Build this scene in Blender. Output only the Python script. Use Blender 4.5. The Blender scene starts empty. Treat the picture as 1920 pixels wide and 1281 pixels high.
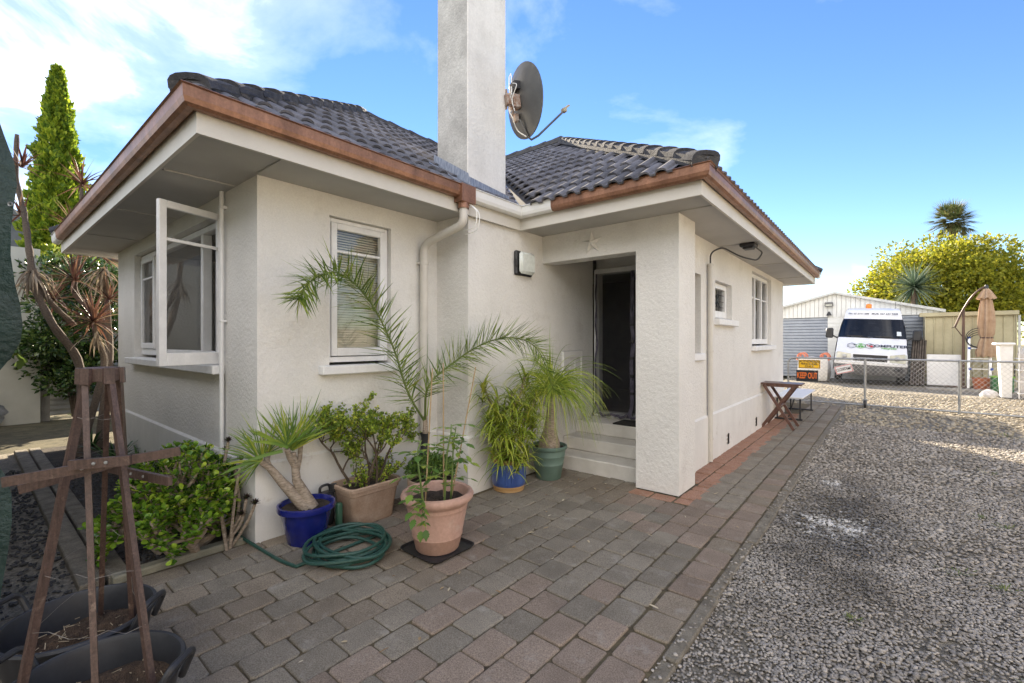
import bpy, bmesh, math, random
import numpy as np
from mathutils import Vector, Matrix, Euler
random.seed(7); np.random.seed(7)
R = math.radians
scene = bpy.context.scene
col = scene.collection

# ---------------------------------------------------------------- camera
YAW = math.atan2(705, 853)
cam = bpy.data.cameras.new('camera'); cam_o = bpy.data.objects.new('camera', cam); col.objects.link(cam_o)
cam.sensor_width = 36; cam.lens = 853 / 1920 * 36; cam.clip_start = .05; cam.clip_end = 2000
cam_o.location = (0, 0, 1.5); cam_o.rotation_euler = (R(90), 0, YAW)
scene.camera = cam_o
FW = (-math.sin(YAW), math.cos(YAW)); RT = (math.cos(YAW), math.sin(YAW))
def proj(x, y, z):
    d = x*FW[0]+y*FW[1]; r = x*RT[0]+y*RT[1]
    return 960+853*r/d, 640-853*(z-1.5)/d, d

# ---------------------------------------------------------------- sky and sun
SUN_EL, SUN_AZ = R(27), R(-47)          # azimuth from +Y towards +X
CLOUD_SEED = 0.3
world = bpy.data.worlds.new('World'); scene.world = world; world.use_nodes = True
nt = world.node_tree; nt.nodes.clear()
def N(t, typ, **kw):
    n = t.nodes.new(typ)
    for k, v in kw.items():
        if k == 'inp':
            for a, b in v.items(): n.inputs[a].default_value = b
        else: setattr(n, k, v)
    return n
L = nt.links.new
sky = N(nt, 'ShaderNodeTexSky', sky_type='NISHITA', sun_disc=False, sun_elevation=SUN_EL, sun_rotation=SUN_AZ,
        air_density=1.0, dust_density=0, ozone_density=2.2)
hs = N(nt, 'ShaderNodeHueSaturation', inp={'Hue': .512, 'Saturation': 1.2, 'Value': .42})
L(sky.outputs[0], hs.inputs['Color'])
tc = N(nt, 'ShaderNodeTexCoord')
sp = N(nt, 'ShaderNodeSeparateXYZ'); L(tc.outputs['Generated'], sp.inputs[0])
zz = N(nt, 'ShaderNodeMath', operation='ADD', inp={1: .22}); L(sp.outputs['Z'], zz.inputs[0])
zm = N(nt, 'ShaderNodeMath', operation='MAXIMUM', inp={1: .05}); L(zz.outputs[0], zm.inputs[0])
dx = N(nt, 'ShaderNodeMath', operation='DIVIDE'); L(sp.outputs['X'], dx.inputs[0]); L(zm.outputs[0], dx.inputs[1])
dy = N(nt, 'ShaderNodeMath', operation='DIVIDE'); L(sp.outputs['Y'], dy.inputs[0]); L(zm.outputs[0], dy.inputs[1])
cb = N(nt, 'ShaderNodeCombineXYZ'); L(dx.outputs[0], cb.inputs[0]); L(dy.outputs[0], cb.inputs[1])
cb.inputs[2].default_value = CLOUD_SEED
n1 = N(nt, 'ShaderNodeTexNoise', inp={'Scale': 1.7, 'Detail': 10, 'Roughness': .58, 'Distortion': .35}); L(cb.outputs[0], n1.inputs['Vector'])
# cloud thickens steadily away from +Y: clear at the right of the view, heavier to the left and behind
gx = N(nt, 'ShaderNodeMath', operation='MULTIPLY_ADD', inp={1: -.235, 2: .095}); L(sp.outputs['Y'], gx.inputs[0])
ga = N(nt, 'ShaderNodeMath', operation='ADD'); L(n1.outputs['Fac'], ga.inputs[0]); L(gx.outputs[0], ga.inputs[1])
cr = N(nt, 'ShaderNodeValToRGB'); L(ga.outputs[0], cr.inputs[0])
cr.color_ramp.elements[0].position = .47; cr.color_ramp.elements[0].color = (0, 0, 0, 1)
cr.color_ramp.elements[1].position = .92; cr.color_ramp.elements[1].color = (1, 1, 1, 1)
cr.color_ramp.elements.new(.62).color = (.10, .10, .10, 1); cr.color_ramp.elements.new(.74).color = (.38, .38, .38, 1)
mx = N(nt, 'ShaderNodeMixRGB', inp={'Color2': (7.4, 7.1, 6.75, 1)}); L(cr.outputs[0], mx.inputs['Fac']); L(hs.outputs[0], mx.inputs['Color1'])
bg = N(nt, 'ShaderNodeBackground', inp={'Strength': .14}); L(mx.outputs[0], bg.inputs[0])
wo = N(nt, 'ShaderNodeOutputWorld'); L(bg.outputs[0], wo.inputs[0])

sd = bpy.data.lights.new('sun', 'SUN'); sd.energy = 4.3; sd.angle = R(.6); sd.color = (1, .86, .66)
so = bpy.data.objects.new('sun', sd); col.objects.link(so); so.location = (-20, 20, 30)
sdir = Vector((math.sin(SUN_AZ)*math.cos(SUN_EL), math.cos(SUN_AZ)*math.cos(SUN_EL), math.sin(SUN_EL)))
so.rotation_euler = sdir.to_track_quat('Z', 'Y').to_euler()
vs = scene.view_settings
vs.view_transform = 'Standard'; vs.look = 'None'; vs.gamma = 1; vs.use_curve_mapping = False; vs.exposure = 2.1

# ---------------------------------------------------------------- helpers
def wloc(o):
    v = Vector((0, 0, 0))
    while o: v += o.location; o = o.parent
    return v
def link(o, parent=None):
    col.objects.link(o)
    if parent: o.parent = parent
    return o
def tag(o, label=None, cat=None, group=None, kind=None):
    if label: o['label'] = label
    if cat: o['category'] = cat
    if group: o['group'] = group
    if kind: o['kind'] = kind
    return o
def thing(name, loc, label, cat, group=None):
    o = bpy.data.objects.new(name, None); o.empty_display_size = .1; col.objects.link(o); o.location = loc
    return tag(o, label, cat, group)
def struct(o): o['kind'] = 'structure'; return o

class MB:
    def __init__(s): s.v = []; s.f = []; s.uv = None
    def add(s, vs, fs, M=None):
        b = len(s.v)
        if M is not None: vs = [M @ Vector(v) for v in vs]
        s.v += [tuple(v) for v in vs]; s.f += [tuple(i+b for i in f) for f in fs]; return s
    def box(s, x0, x1, y0, y1, z0, z1, M=None):
        v = [(x0,y0,z0),(x1,y0,z0),(x1,y1,z0),(x0,y1,z0),(x0,y0,z1),(x1,y0,z1),(x1,y1,z1),(x0,y1,z1)]
        f = [(0,3,2,1),(4,5,6,7),(0,1,5,4),(1,2,6,5),(2,3,7,6),(3,0,4,7)]
        return s.add(v, f, M)
    def bbox(s, x0, x1, y0, y1, z0, z1, b=.004, M=None):
        """box with chamfered edges"""
        v = []; idx = {}
        X = (x0, x1); Y = (y0, y1); Z = (z0, z1)
        for i in (0,1):
            for j in (0,1):
                for k in (0,1):
                    sx, sy, sz = (1,-1)[i], (1,-1)[j], (1,-1)[k]
                    for ax in range(3):
                        p = [X[i]+sx*b, Y[j]+sy*b, Z[k]+sz*b]; p[ax] = (X[i], Y[j], Z[k])[ax]
                        idx[i,j,k,ax] = len(v); v.append(tuple(p))
        f = []
        for ax in range(3):
            for e in (0,1):
                c = [(0,0),(1,0),(1,1),(0,1)]
                if (ax == 1) == (e == 1): c = c[::-1] if ax != 1 else c[::-1]
                q = []
                for a, b2 in c:
                    t = [a, b2]; t.insert(ax, e); q.append(idx[t[0],t[1],t[2],ax])
                f.append(tuple(q))
        for ax in range(3):
            o = [a for a in range(3) if a != ax]
            for a in (0,1):
                for b2 in (0,1):
                    q = []
                    for e, w in ((0,o[0]),(1,o[0]),(1,o[1]),(0,o[1])):
                        t = [0,0,0]; t[ax] = e; t[o[0]] = a; t[o[1]] = b2; q.append(idx[t[0],t[1],t[2],w])
                    f.append(tuple(q))
        for i in (0,1):
            for j in (0,1):
                for k in (0,1): f.append((idx[i,j,k,0], idx[i,j,k,1], idx[i,j,k,2]))
        s.fix = True
        return s.add(v, f, M)
    def tube(s, pts, r, n=8, caps=True, M=None):
        pts = [Vector(p) for p in pts]; m = len(pts)
        rs = r if isinstance(r, (list, tuple)) else [r]*m
        v = []; f = []; prev = None
        for i, p in enumerate(pts):
            t = (pts[min(i+1, m-1)]-pts[max(i-1, 0)])
            if t.length < 1e-9: t = Vector((0, 0, 1))
            t.normalize()
            if prev is None:
                a = t.cross(Vector((0, 0, 1)))
                if a.length < .05: a = t.cross(Vector((1, 0, 0)))
            else: a = prev - t*prev.dot(t)
            a.normalize(); prev = a; b = t.cross(a)
            for k in range(n):
                q = 2*math.pi*k/n; v.append(p+(a*math.cos(q)+b*math.sin(q))*rs[i])
        for i in range(m-1):
            for k in range(n): f.append((i*n+k, i*n+(k+1) % n, (i+1)*n+(k+1) % n, (i+1)*n+k))
        if caps: f.append(tuple(range(n))[::-1]); f.append(tuple((m-1)*n+k for k in range(n)))
        return s.add(v, f, M)
    def bar(s, a, b, w, h, up=(0, 0, 1), M=None):
        a, b = Vector(a), Vector(b); t = (b-a).normalized(); up = Vector(up)
        sd = t.cross(up)
        if sd.length < 1e-4: sd = t.cross(Vector((1, 0, 0)))
        sd.normalize(); u = sd.cross(t)
        v = []
        for p in (a, b):
            for i, j in ((-1,-1),(1,-1),(1,1),(-1,1)): v.append(p+sd*(w/2*i)+u*(h/2*j))
        return s.add(v, [(0,3,2,1),(4,5,6,7),(0,1,5,4),(1,2,6,5),(2,3,7,6),(3,0,4,7)][:6], M)
    def lathe(s, prof, n=32, M=None, sx=1, sy=1, closed=False):
        v = []; f = []; m = len(prof)
        for r, z in prof:
            for k in range(n):
                q = 2*math.pi*k/n; v.append((r*math.cos(q)*sx, r*math.sin(q)*sy, z))
        for i in range(m-1):
            for k in range(n): f.append((i*n+k, i*n+(k+1) % n, (i+1)*n+(k+1) % n, (i+1)*n+k))
        return s.add(v, f, M)
    def prism(s, poly, z0, z1, M=None):
        n = len(poly)
        v = [(p[0], p[1], z0) for p in poly]+[(p[0], p[1], z1) for p in poly]
        f = [tuple(range(n))[::-1], tuple(range(n, 2*n))]+[(i, (i+1) % n, n+(i+1) % n, n+i) for i in range(n)]
        return s.add(v, f, M)
    def leaf(s, base, dirv, length, width, droop=.0, seg=4, up=(0, 0, 1), fold=.0, prof=None, twist=0):
        """a curved blade: base, direction, drooping towards -z"""
        p = Vector(base); d = Vector(dirv).normalized(); st = length/seg
        v = []; f = []
        for i in range(seg+1):
            t = i/seg
            w = width*(prof(t) if prof else math.sin(math.pi*min(1, .12+.88*t))**.8)
            sd = d.cross(Vector(up))
            if sd.length < 1e-3: sd = d.cross(Vector((1, .3, 0)))
            sd.normalize(); nn = sd.cross(d)
            if twist: sd = sd*math.cos(twist*t)+nn*math.sin(twist*t)
            if fold:
                v += [p-sd*w/2+nn*w*fold, p.copy(), p+sd*w/2+nn*w*fold]
            else: v += [p-sd*w/2, p+sd*w/2]
            p = p+d*st; d = (d+Vector((0, 0, -droop/seg))).normalized()
        k = 3 if fold else 2
        for i in range(seg):
            for j in range(k-1): f.append((i*k+j, i*k+j+1, (i+1)*k+j+1, (i+1)*k+j))
        return s.add(v, f)
    def mesh(s, name, shift=(0, 0, 0)):
        me = bpy.data.meshes.new(name)
        v = np.array(s.v, dtype=float).reshape(-1, 3)-np.array(shift)
        me.from_pydata(v.tolist(), [], s.f)
        if getattr(s, 'fix', False):
            bm = bmesh.new(); bm.from_mesh(me); bmesh.ops.recalc_face_normals(bm, faces=bm.faces); bm.to_mesh(me); bm.free()
        return me
    def build(s, name, m, parent=None, smooth=False, loc=None):
        sh = wloc(parent) if parent else Vector((0, 0, 0))
        if loc is not None and parent is None: sh = Vector(loc)
        me = s.mesh(name, sh); me.materials.append(m)
        o = bpy.data.objects.new(name, me); link(o, parent)
        if loc is not None and parent is None: o.location = loc
        if smooth:
            me.polygons.foreach_set('use_smooth', [True]*len(me.polygons))
            if smooth != 'all':
                try: me.set_sharp_from_angle(angle=R(38))
                except Exception: pass
        return o
def part(name, m, parent, fn, smooth=False):
    b = MB(); fn(b); return b.build(name, m, parent, smooth)
def empty_part(name, parent):
    o = bpy.data.objects.new(name, None); o.empty_display_size = .05; return link(o, parent)
def clone(o, parent=None):
    c = o.copy(); link(c, parent)
    for ch in o.children: clone(ch, c)
    return c

def mat(name, c1, c2=None, scale=4, rough=.7, bump=0, bscale=60, metal=0, spec=.5, detail=5, c3=None, rand=0, bdist=.01,
        lo=.35, hi=.65, fine=0, fscale=200, stretch=None, trans=0, sheen=0, coat=0, bdetail=4, streak=0, blotch=None):
    m = bpy.data.materials.new(name); m.use_nodes = True; t = m.node_tree; lk = t.links.new
    b = t.nodes['Principled BSDF']
    b.inputs['Roughness'].default_value = rough; b.inputs['Metallic'].default_value = metal
    b.inputs['Specular IOR Level'].default_value = spec; b.inputs['Coat Weight'].default_value = coat
    g = N(t, 'ShaderNodeNewGeometry'); pos = g.outputs['Position']
    if stretch:
        mp = N(t, 'ShaderNodeVectorMath', operation='MULTIPLY'); mp.inputs[1].default_value = stretch; lk(pos, mp.inputs[0]); pos2 = mp.outputs[0]
    else: pos2 = pos
    c1 = (*c1, 1); c2 = (*(c2 or c1[:3]), 1)
    nz = N(t, 'ShaderNodeTexNoise', inp={'Scale': scale, 'Detail': detail, 'Roughness': .6}); lk(pos2, nz.inputs['Vector'])
    rp = N(t, 'ShaderNodeValToRGB'); lk(nz.outputs['Fac'], rp.inputs[0])
    rp.color_ramp.elements[0].position = lo; rp.color_ramp.elements[0].color = c1
    rp.color_ramp.elements[1].position = hi; rp.color_ramp.elements[1].color = c2
    if c3:
        e = rp.color_ramp.elements.new(min(.95, hi+.12)); e.color = (*c3, 1)
    out = rp.outputs[0]
    if fine:
        fz = N(t, 'ShaderNodeTexNoise', inp={'Scale': fscale, 'Detail': 3, 'Roughness': .7}); lk(pos, fz.inputs['Vector'])
        mr = N(t, 'ShaderNodeMapRange', inp={1: .3, 2: .7, 3: 1-fine, 4: 1+fine}); lk(fz.outputs['Fac'], mr.inputs[0])
        mu = N(t, 'ShaderNodeVectorMath', operation='SCALE'); lk(out, mu.inputs[0]); lk(mr.outputs[0], mu.inputs['Scale']); out = mu.outputs[0]
    if streak:
        sm_ = N(t, 'ShaderNodeVectorMath', operation='MULTIPLY'); sm_.inputs[1].default_value = (7, 7, .7); lk(pos, sm_.inputs[0])
        fz = N(t, 'ShaderNodeTexNoise', inp={'Scale': 1.0, 'Detail': 6, 'Roughness': .65}); lk(sm_.outputs[0], fz.inputs['Vector'])
        mr = N(t, 'ShaderNodeMapRange', inp={1: .35, 2: .62, 3: 1-streak, 4: 1}); lk(fz.outputs['Fac'], mr.inputs[0])
        mu = N(t, 'ShaderNodeVectorMath', operation='SCALE'); lk(out, mu.inputs[0]); lk(mr.outputs[0], mu.inputs['Scale']); out = mu.outputs[0]
    if blotch:
        bc, bs_, b0, b1, bf = blotch
        fz = N(t, 'ShaderNodeTexNoise', inp={'Scale': bs_, 'Detail': 7, 'Roughness': .7}); lk(pos, fz.inputs['Vector'])
        mr = N(t, 'ShaderNodeMapRange', inp={1: b0, 2: b1, 3: 0, 4: bf}); lk(fz.outputs['Fac'], mr.inputs[0])
        mb_ = N(t, 'ShaderNodeMixRGB', inp={'Color2': (*bc, 1)}); lk(mr.outputs[0], mb_.inputs[0]); lk(out, mb_.inputs[1]); out = mb_.outputs[0]
    if rand:
        oi = N(t, 'ShaderNodeObjectInfo')
        mr = N(t, 'ShaderNodeMapRange', inp={3: 1-rand, 4: 1+rand}); lk(oi.outputs['Random'], mr.inputs[0])
        mu = N(t, 'ShaderNodeVectorMath', operation='SCALE'); lk(out, mu.inputs[0]); lk(mr.outputs[0], mu.inputs['Scale']); out = mu.outputs[0]
    lk(out, b.inputs['Base Color'])
    if bump:
        bz = N(t, 'ShaderNodeTexNoise', inp={'Scale': bscale, 'Detail': bdetail, 'Roughness': .6}); lk(pos, bz.inputs['Vector'])
        bp = N(t, 'ShaderNodeBump', inp={'Strength': bump, 'Distance': bdist}); lk(bz.outputs['Fac'], bp.inputs['Height']); lk(bp.outputs[0], b.inputs['Normal'])
    if trans:
        tl = N(t, 'ShaderNodeBsdfTranslucent'); lk(out, tl.inputs[0]); ms = N(t, 'ShaderNodeMixShader', inp={0: trans})
        lk(b.outputs[0], ms.inputs[1]); lk(tl.outputs[0], ms.inputs[2]); lk(ms.outputs[0], t.nodes['Material Output'].inputs[0])
    return m
def glass(name, tint=(1, 1, 1), refl=.6):
    m = bpy.data.materials.new(name); m.use_nodes = True; t = m.node_tree; t.nodes.remove(t.nodes['Principled BSDF'])
    tr = N(t, 'ShaderNodeBsdfTransparent', inp={0: (*tint, 1)}); gl = N(t, 'ShaderNodeBsdfGlossy', inp={'Roughness': .01})
    fr = N(t, 'ShaderNodeFresnel', inp={'IOR': 1.7}); mr = N(t, 'ShaderNodeMath', operation='MULTIPLY_ADD', inp={1: refl, 2: .06})
    ms = N(t, 'ShaderNodeMixShader'); t.links.new(fr.outputs[0], mr.inputs[0]); t.links.new(mr.outputs[0], ms.inputs[0])
    t.links.new(tr.outputs[0], ms.inputs[1]); t.links.new(gl.outputs[0], ms.inputs[2])
    t.links.new(ms.outputs[0], t.nodes['Material Output'].inputs[0]); return m

M = {}
M['stucco'] = mat('stucco', (.70,.685,.655), (.76,.745,.715), scale=1.6, rough=.92, bump=.5, bscale=32, bdist=.024, fine=.06, fscale=90, spec=.2, bdetail=7, blotch=((.44,.40,.35), 2.7, .56, .80, .42))
M['plinth'] = mat('plinth_paint', (.70,.688,.662), (.76,.748,.722), scale=2.5, rough=.8, bump=.12, bscale=30, fine=.05, spec=.3, streak=.04, blotch=((.42,.36,.29), 6, .60, .74, .6))
M['chimney'] = mat('chimney_render', (.64,.625,.60), (.74,.725,.70), scale=2.2, rough=.93, bump=.35, bscale=38, bdist=.02, fine=.06, fscale=45, spec=.2, streak=.06, blotch=((.30,.29,.27), 9, .60, .8, .45), lo=.3, hi=.55)
M['lichen_shade'] = mat('shaded_lichen_render', (.40,.39,.37), (.56,.55,.52), scale=3.5, rough=.95, bump=.4, bscale=38, bdist=.02, fine=.12, fscale=60, spec=.15, blotch=((.16,.16,.15), 12, .58, .78, .5))
M['fascia'] = mat('fascia_paint', (.60,.575,.52), (.66,.635,.58), scale=3, rough=.55, fine=.03)
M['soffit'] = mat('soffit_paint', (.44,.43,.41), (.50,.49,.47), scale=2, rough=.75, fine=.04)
M['white'] = mat('white_paint', (.74,.74,.74), (.82,.82,.82), scale=9, rough=.5, fine=.03, fscale=60, bump=.1, bscale=80, bdist=.003)
M['copper'] = mat('copper_gutter', (.25,.125,.078), (.40,.205,.125), scale=5, rough=.42, metal=.35, fine=.18, fscale=50, stretch=(1, 1, .25), streak=.3, blotch=((.62,.58,.5), 26, .70, .74, .7))
M['plastic_white'] = mat('white_plastic', (.74,.74,.72), (.8,.8,.78), scale=6, rough=.35)
M['pipe'] = mat('downpipe_paint', (.56,.53,.48), (.62,.59,.54), scale=6, rough=.45, fine=.04)
M['tile'] = mat('roof_tile', (.102,.103,.118), (.155,.154,.172), scale=7, rough=.85, spec=.12, bump=.25, bscale=120, bdist=.004, rand=.22, fine=.15, fscale=70, c3=(.13,.12,.10))
M['cap'] = mat('ridge_cap', (.048,.050,.060), (.075,.077,.088), scale=9, rough=.9, spec=.15, bump=.4, bscale=90, bdist=.005, rand=.15, fine=.2, fscale=50, c3=(.09,.09,.095))
M['mortar'] = mat('mortar', (.05,.05,.056), (.085,.085,.09), scale=12, rough=.95, bump=.6, bscale=60)
M['lead'] = mat('lead_flashing', (.16,.19,.26), (.36,.40,.48), scale=14, rough=.5, metal=.3, stretch=(6, 6, 1))
M['underlay'] = mat('roof_underlay', (.03,.03,.033), rough=.9)
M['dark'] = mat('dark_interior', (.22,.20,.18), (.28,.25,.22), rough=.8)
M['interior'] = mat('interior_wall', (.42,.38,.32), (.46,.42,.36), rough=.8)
M['glass'] = glass('window_glass')
M['black'] = mat('black_plastic', (.018,.018,.02), (.03,.03,.033), rough=.45)
M['steel'] = mat('galvanised_steel', (.28,.29,.30), (.40,.41,.42), scale=20, rough=.45, metal=.6)
M['concrete'] = mat('concrete', (.26,.245,.22), (.36,.34,.31), scale=4, rough=.9, bump=.3, bscale=70, fine=.12, fscale=120)
M['step'] = mat('step_concrete', (.56,.53,.48), (.68,.65,.60), scale=3.5, rough=.85, bump=.2, bscale=40, fine=.06, c3=(.52,.40,.29))
# ================================================================ THE GROUND
M['soil'] = mat('garden_soil', (.035,.028,.022), (.075,.06,.045), scale=9, rough=.95, bump=.9, bscale=70, bdist=.02, fine=.35, fscale=160)
M['grass_ground'] = mat('dry_lawn', (.075,.066,.038), (.15,.13,.075), scale=6, rough=.95, bump=.8, bscale=90, bdist=.02, fine=.4, fscale=150)
M['gravel_far'] = mat('gravel_bed', (.17,.15,.12), (.31,.275,.215), scale=2.0, rough=.95, bump=1.0, bscale=60, bdist=.03, fine=.55, fscale=42, detail=8)
M['bed_sand'] = mat('joint_sand', (.06,.046,.028), (.14,.11,.06), scale=14, rough=.97, bump=.6, bscale=120, fine=.3, c3=(.06,.075,.025))
def sheet(name, x0, x1, y0, y1, z, m):
    b = MB(); b.add([(x0,y0,z),(x1,y0,z),(x1,y1,z),(x0,y1,z)], [(0,1,2,3)]); return struct(b.build(name, m))
sheet('ground', -300, 300, -300, 300, -.085, M['grass_ground'])
sheet('driveway', -.80, 9, -6, 26, -.034, M['gravel_far'])
b = MB(); b.add([(-3.2,13.05,-.034),(-.8,13.05,-.034),(-.8,26,-.034),(-3.2,26,-.034)], [(0,1,2,3)]); struct(b.build('driveway', M['gravel_far']))
sheet('garden_bed', -9.3, -3.72, .70, 1.43, -.03, M['soil'])
sheet('gravel_strip', -9.3, -3.72, -1.6, .46, -.04, M['gravel_far'])
paving = sheet('paving', -3.70, -.80, -2.5, 13.05, -.010, M['bed_sand'])

# pavers: courses run along Y, half bond; a soldier course and a concrete kerb along the drive
def pv(n, c1, c2): return mat(n, c1, c2, scale=5, rough=.9, bump=.5, bscale=170, bdist=.004, rand=.15, fine=.45, fscale=170, spec=.15, lo=.3, hi=.7, blotch=((.38,.36,.32), 6, .56, .74, .6), streak=.0)
PV = [pv('paver_grey', (0.193,0.169,0.135), (0.255,0.225,0.180)), pv('paver_plum', (0.211,0.166,0.130), (0.271,0.216,0.171)),
      pv('paver_brown', (0.207,0.171,0.130), (0.269,0.226,0.174)), pv('paver_brick_red', (0.263,0.147,0.099), (0.347,0.205,0.146))]
def paver_mesh(w, l, m, i):
    b = MB(); bw = .006
    rnd = random.Random(i)
    def ring(ins, z): return [(-w/2+ins, -l/2+ins, z), (w/2-ins, -l/2+ins, z), (w/2-ins, l/2-ins, z), (-w/2+ins, l/2-ins, z)]
    v = [];
    for ins, z in ((0, -.03), (0, -.007), (.003, -.002), (.010, 0)):
        q = ring(ins, z)
        for k in range(4):        # clipped, worn corners
            p = Vector(q[k]); a = Vector(q[k-1]); c = Vector(q[(k+1) % 4]); cut = .010
            if ins == 0 and z < -.02: jit = [(rnd.uniform(-.003, .003), rnd.uniform(-.003, .003), rnd.uniform(.6, 2.0)) for _ in range(4)] if k == 0 else jit
            p = p+Vector((jit[k][0], jit[k][1], 0)); cut *= jit[k][2]
            v.append(p+(a-p).normalized()*cut); v.append(p+(c-p).normalized()*cut)
    f = []
    for r in range(3):
        for k in range(8): f.append((r*8+k, r*8+(k+1) % 8, (r+1)*8+(k+1) % 8, (r+1)*8+k))
    f.append(tuple(24+k for k in range(8)))
    b.add(v, f); me = b.mesh('paver'); me.materials.append(m); return me
items = []     # x, y, w, l, kind, distance
def noise2(x, y): return math.sin(x*2.1+1.3*math.sin(y*1.7))+math.sin(y*2.9+x*1.1+.5)
def put(x, y, w, l, k):
    px, py, d = proj(x, y, 0)
    items.append((d if d > .3 else 99+abs(d), x, y, w, l, k))
pw, pl = .1875, .236
r = 0; x = -1.045
while x > -3.66:
    xc = x-pw/2; y = -1.3+(pl/2 if r % 2 else 0)+random.uniform(-.015, .015)
    ymax = 13.0 if xc > -1.36 else (4.225 if xc > -2.02 else (4.56 if xc > -3.12 else 3.14))
    while y < ymax-.05:
        l = min(pl, ymax-y); yc = y+l/2
        nv = noise2(xc*.9, yc)+random.uniform(-1.3, 1.3)
        k = 0 if nv > -.35 else 1
        if xc < -2.25 and yc < 2.1: k = 2 if nv < .9 else 0
        if xc < -2.0 and yc > 3.9: k = 2 if random.random() < .75 else 0
        if ymax > 12 and yc > 4.4: k = 0 if random.random() < .8 else 2
        put(xc, yc, pw, l, k); y += pl
    x -= pw; r += 1
y = -1.2
while y < 13.0:                                       # soldier course along the kerb
    k = 1 if random.random() < .8 else 2
    put(-.938, y+.122, .196, .243, k if y < 6 else (2 if random.random() < .6 else 0)); y += .245
for cx_r, off in ((-1.632, 0), (-1.455, -.07)):      # brick red courses against the right hand wall
    y = 4.96+off
    while y < 10.9: put(cx_r, y+.1, .172, .2, 3); y += .206
for i in range(2): put(-1.90+i*.225, 4.315, .22, .17, 3)
for i in range(4): put(-1.46, 4.33+i*.16, .19, .154, 3)
items.sort()
pm = {}
rest = {}
for n, (d, x, y, w, l, k) in enumerate(items):
    key = (round(w, 3), round(l, 3), k)
    dz = random.uniform(-.004, .003); tx, ty, rz = random.gauss(0, .011), random.gauss(0, .011), random.gauss(0, .012)
    if n < 300:
        key = key+(n % 5,)
        if key not in pm: pm[key] = paver_mesh(w-.009, l-.009, PV[k], n)
        o = bpy.data.objects.new('paver', pm[key]); link(o, paving); o.location = (x, y, dz); o.rotation_euler = (tx, ty, rz)
    else:
        b = rest.setdefault(k, MB()); me = paver_mesh(w-.009, l-.009, PV[k], n)
        b.add([v.co for v in me.vertices], [tuple(p.vertices) for p in me.polygons], Matrix.Translation((x, y, dz)) @ Euler((tx, ty, rz)).to_matrix().to_4x4())
        bpy.data.meshes.remove(me)
for k, b in rest.items(): tag(b.build('far_pavers', PV[k], paving), kind='stuff')

# concrete kerb strip: broken lengths
M['kerb'] = mat('old_kerb', (.13,.112,.085), (.23,.205,.16), scale=9, rough=.95, bump=.6, bscale=50, fine=.3, fscale=120)
kb = thing('kerb_edging', (-.8, 3, 0), 'broken grey concrete kerb strip between pavers and gravel', 'kerb')
y = -2.0
while y < 13:
    l = random.uniform(.35, .95); b = MB(); w0 = random.uniform(.062, .085)
    b.bbox(-.833, -.833+w0, y+.006, y+l-.006, -.05, -.004+random.uniform(-.006, .003), .008); b.build('kerb_piece', M['kerb'], kb); y += l
# concrete strips on the left
e1 = thing('concrete_edging', (-6, .55, 0), 'pair of long grey concrete strips edging the garden bed', 'edging')
for y0, y1 in ((.455, .575), (.592, .70)):
    x = -9.2
    while x < -3.8:
        l = 1.82; b = MB(); b.bbox(x, min(x+l, -3.78)-.008, y0, y1, -.06, .012, .006); b.build('strip', M['kerb'], e1); x += l
b = MB(); b.bbox(-3.79, -3.70, .60, 1.36, -.05, .035, .01)
tag(b.build('garden_kerb', mat('mossy_concrete', (.17,.165,.12), (.28,.26,.20), scale=8, rough=.95, bump=.4, bscale=60, fine=.2, c3=(.16,.17,.07))), 'low mossy concrete kerb in front of the jade bush', 'kerb')

# ---- gravel stones (real geometry, one mass)
def stones(name, pts, rad, m, flat=.62):
    n = len(pts)
    t = (1+5**.5)/2
    ico = np.array([(-1,t,0),(1,t,0),(-1,-t,0),(1,-t,0),(0,-1,t),(0,1,t),(0,-1,-t),(0,1,-t),(t,0,-1),(t,0,1),(-t,0,-1),(-t,0,1)])/math.sqrt(1+t*t)
    fc = np.array([(0,11,5),(0,5,1),(0,1,7),(0,7,10),(0,10,11),(1,5,9),(5,11,4),(11,10,2),(10,7,6),(7,1,8),(3,9,4),(3,4,2),(3,2,6),(3,6,8),(3,8,9),(4,9,5),(2,4,11),(6,2,10),(8,6,7),(9,8,1)])
    V = ico[None]*(1+np.random.uniform(-.28, .28, (n, 12, 1)))*np.stack([np.random.uniform(.8, 1.35, n), np.random.uniform(.65, 1.0, n), np.random.uniform(flat*.8, flat*1.2, n)], 1)[:, None, :]
    a = np.random.uniform(0, 6.28, n); e = np.random.normal(0, .35, n)
    ca, sa, ce, se = np.cos(a), np.sin(a), np.cos(e), np.sin(e); z0 = np.zeros(n); o1 = np.ones(n)
    Rz = np.stack([np.stack([ca, -sa, z0], 1), np.stack([sa, ca, z0], 1), np.stack([z0, z0, o1], 1)], 1)
    Rx = np.stack([np.stack([o1, z0, z0], 1), np.stack([z0, ce, -se], 1), np.stack([z0, se, ce], 1)], 1)
    V = np.einsum('nij,nkj->nki', Rz @ Rx, V)*rad[:, None, None]+pts[:, None, :]
    F = (fc[None]+(np.arange(n)*12)[:, None, None]).reshape(-1, 3)
    me = bpy.data.meshes.new(name); me.vertices.add(n*12); me.vertices.foreach_set('co', V.reshape(-1))
    me.loops.add(len(F)*3); me.loops.foreach_set('vertex_index', F.reshape(-1).astype(np.int32))
    me.polygons.add(len(F)); me.polygons.foreach_set('loop_start', np.arange(0, len(F)*3, 3, dtype=np.int32)); me.polygons.foreach_set('loop_total', np.full(len(F), 3, dtype=np.int32))
    at = me.attributes.new('tint', 'FLOAT', 'POINT'); at.data.foreach_set('value', np.repeat(np.random.uniform(0, 1, n), 12).astype(np.float32))
    me.update(); me.validate(); me.materials.append(m); o = bpy.data.objects.new(name, me); link(o); return o
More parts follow.
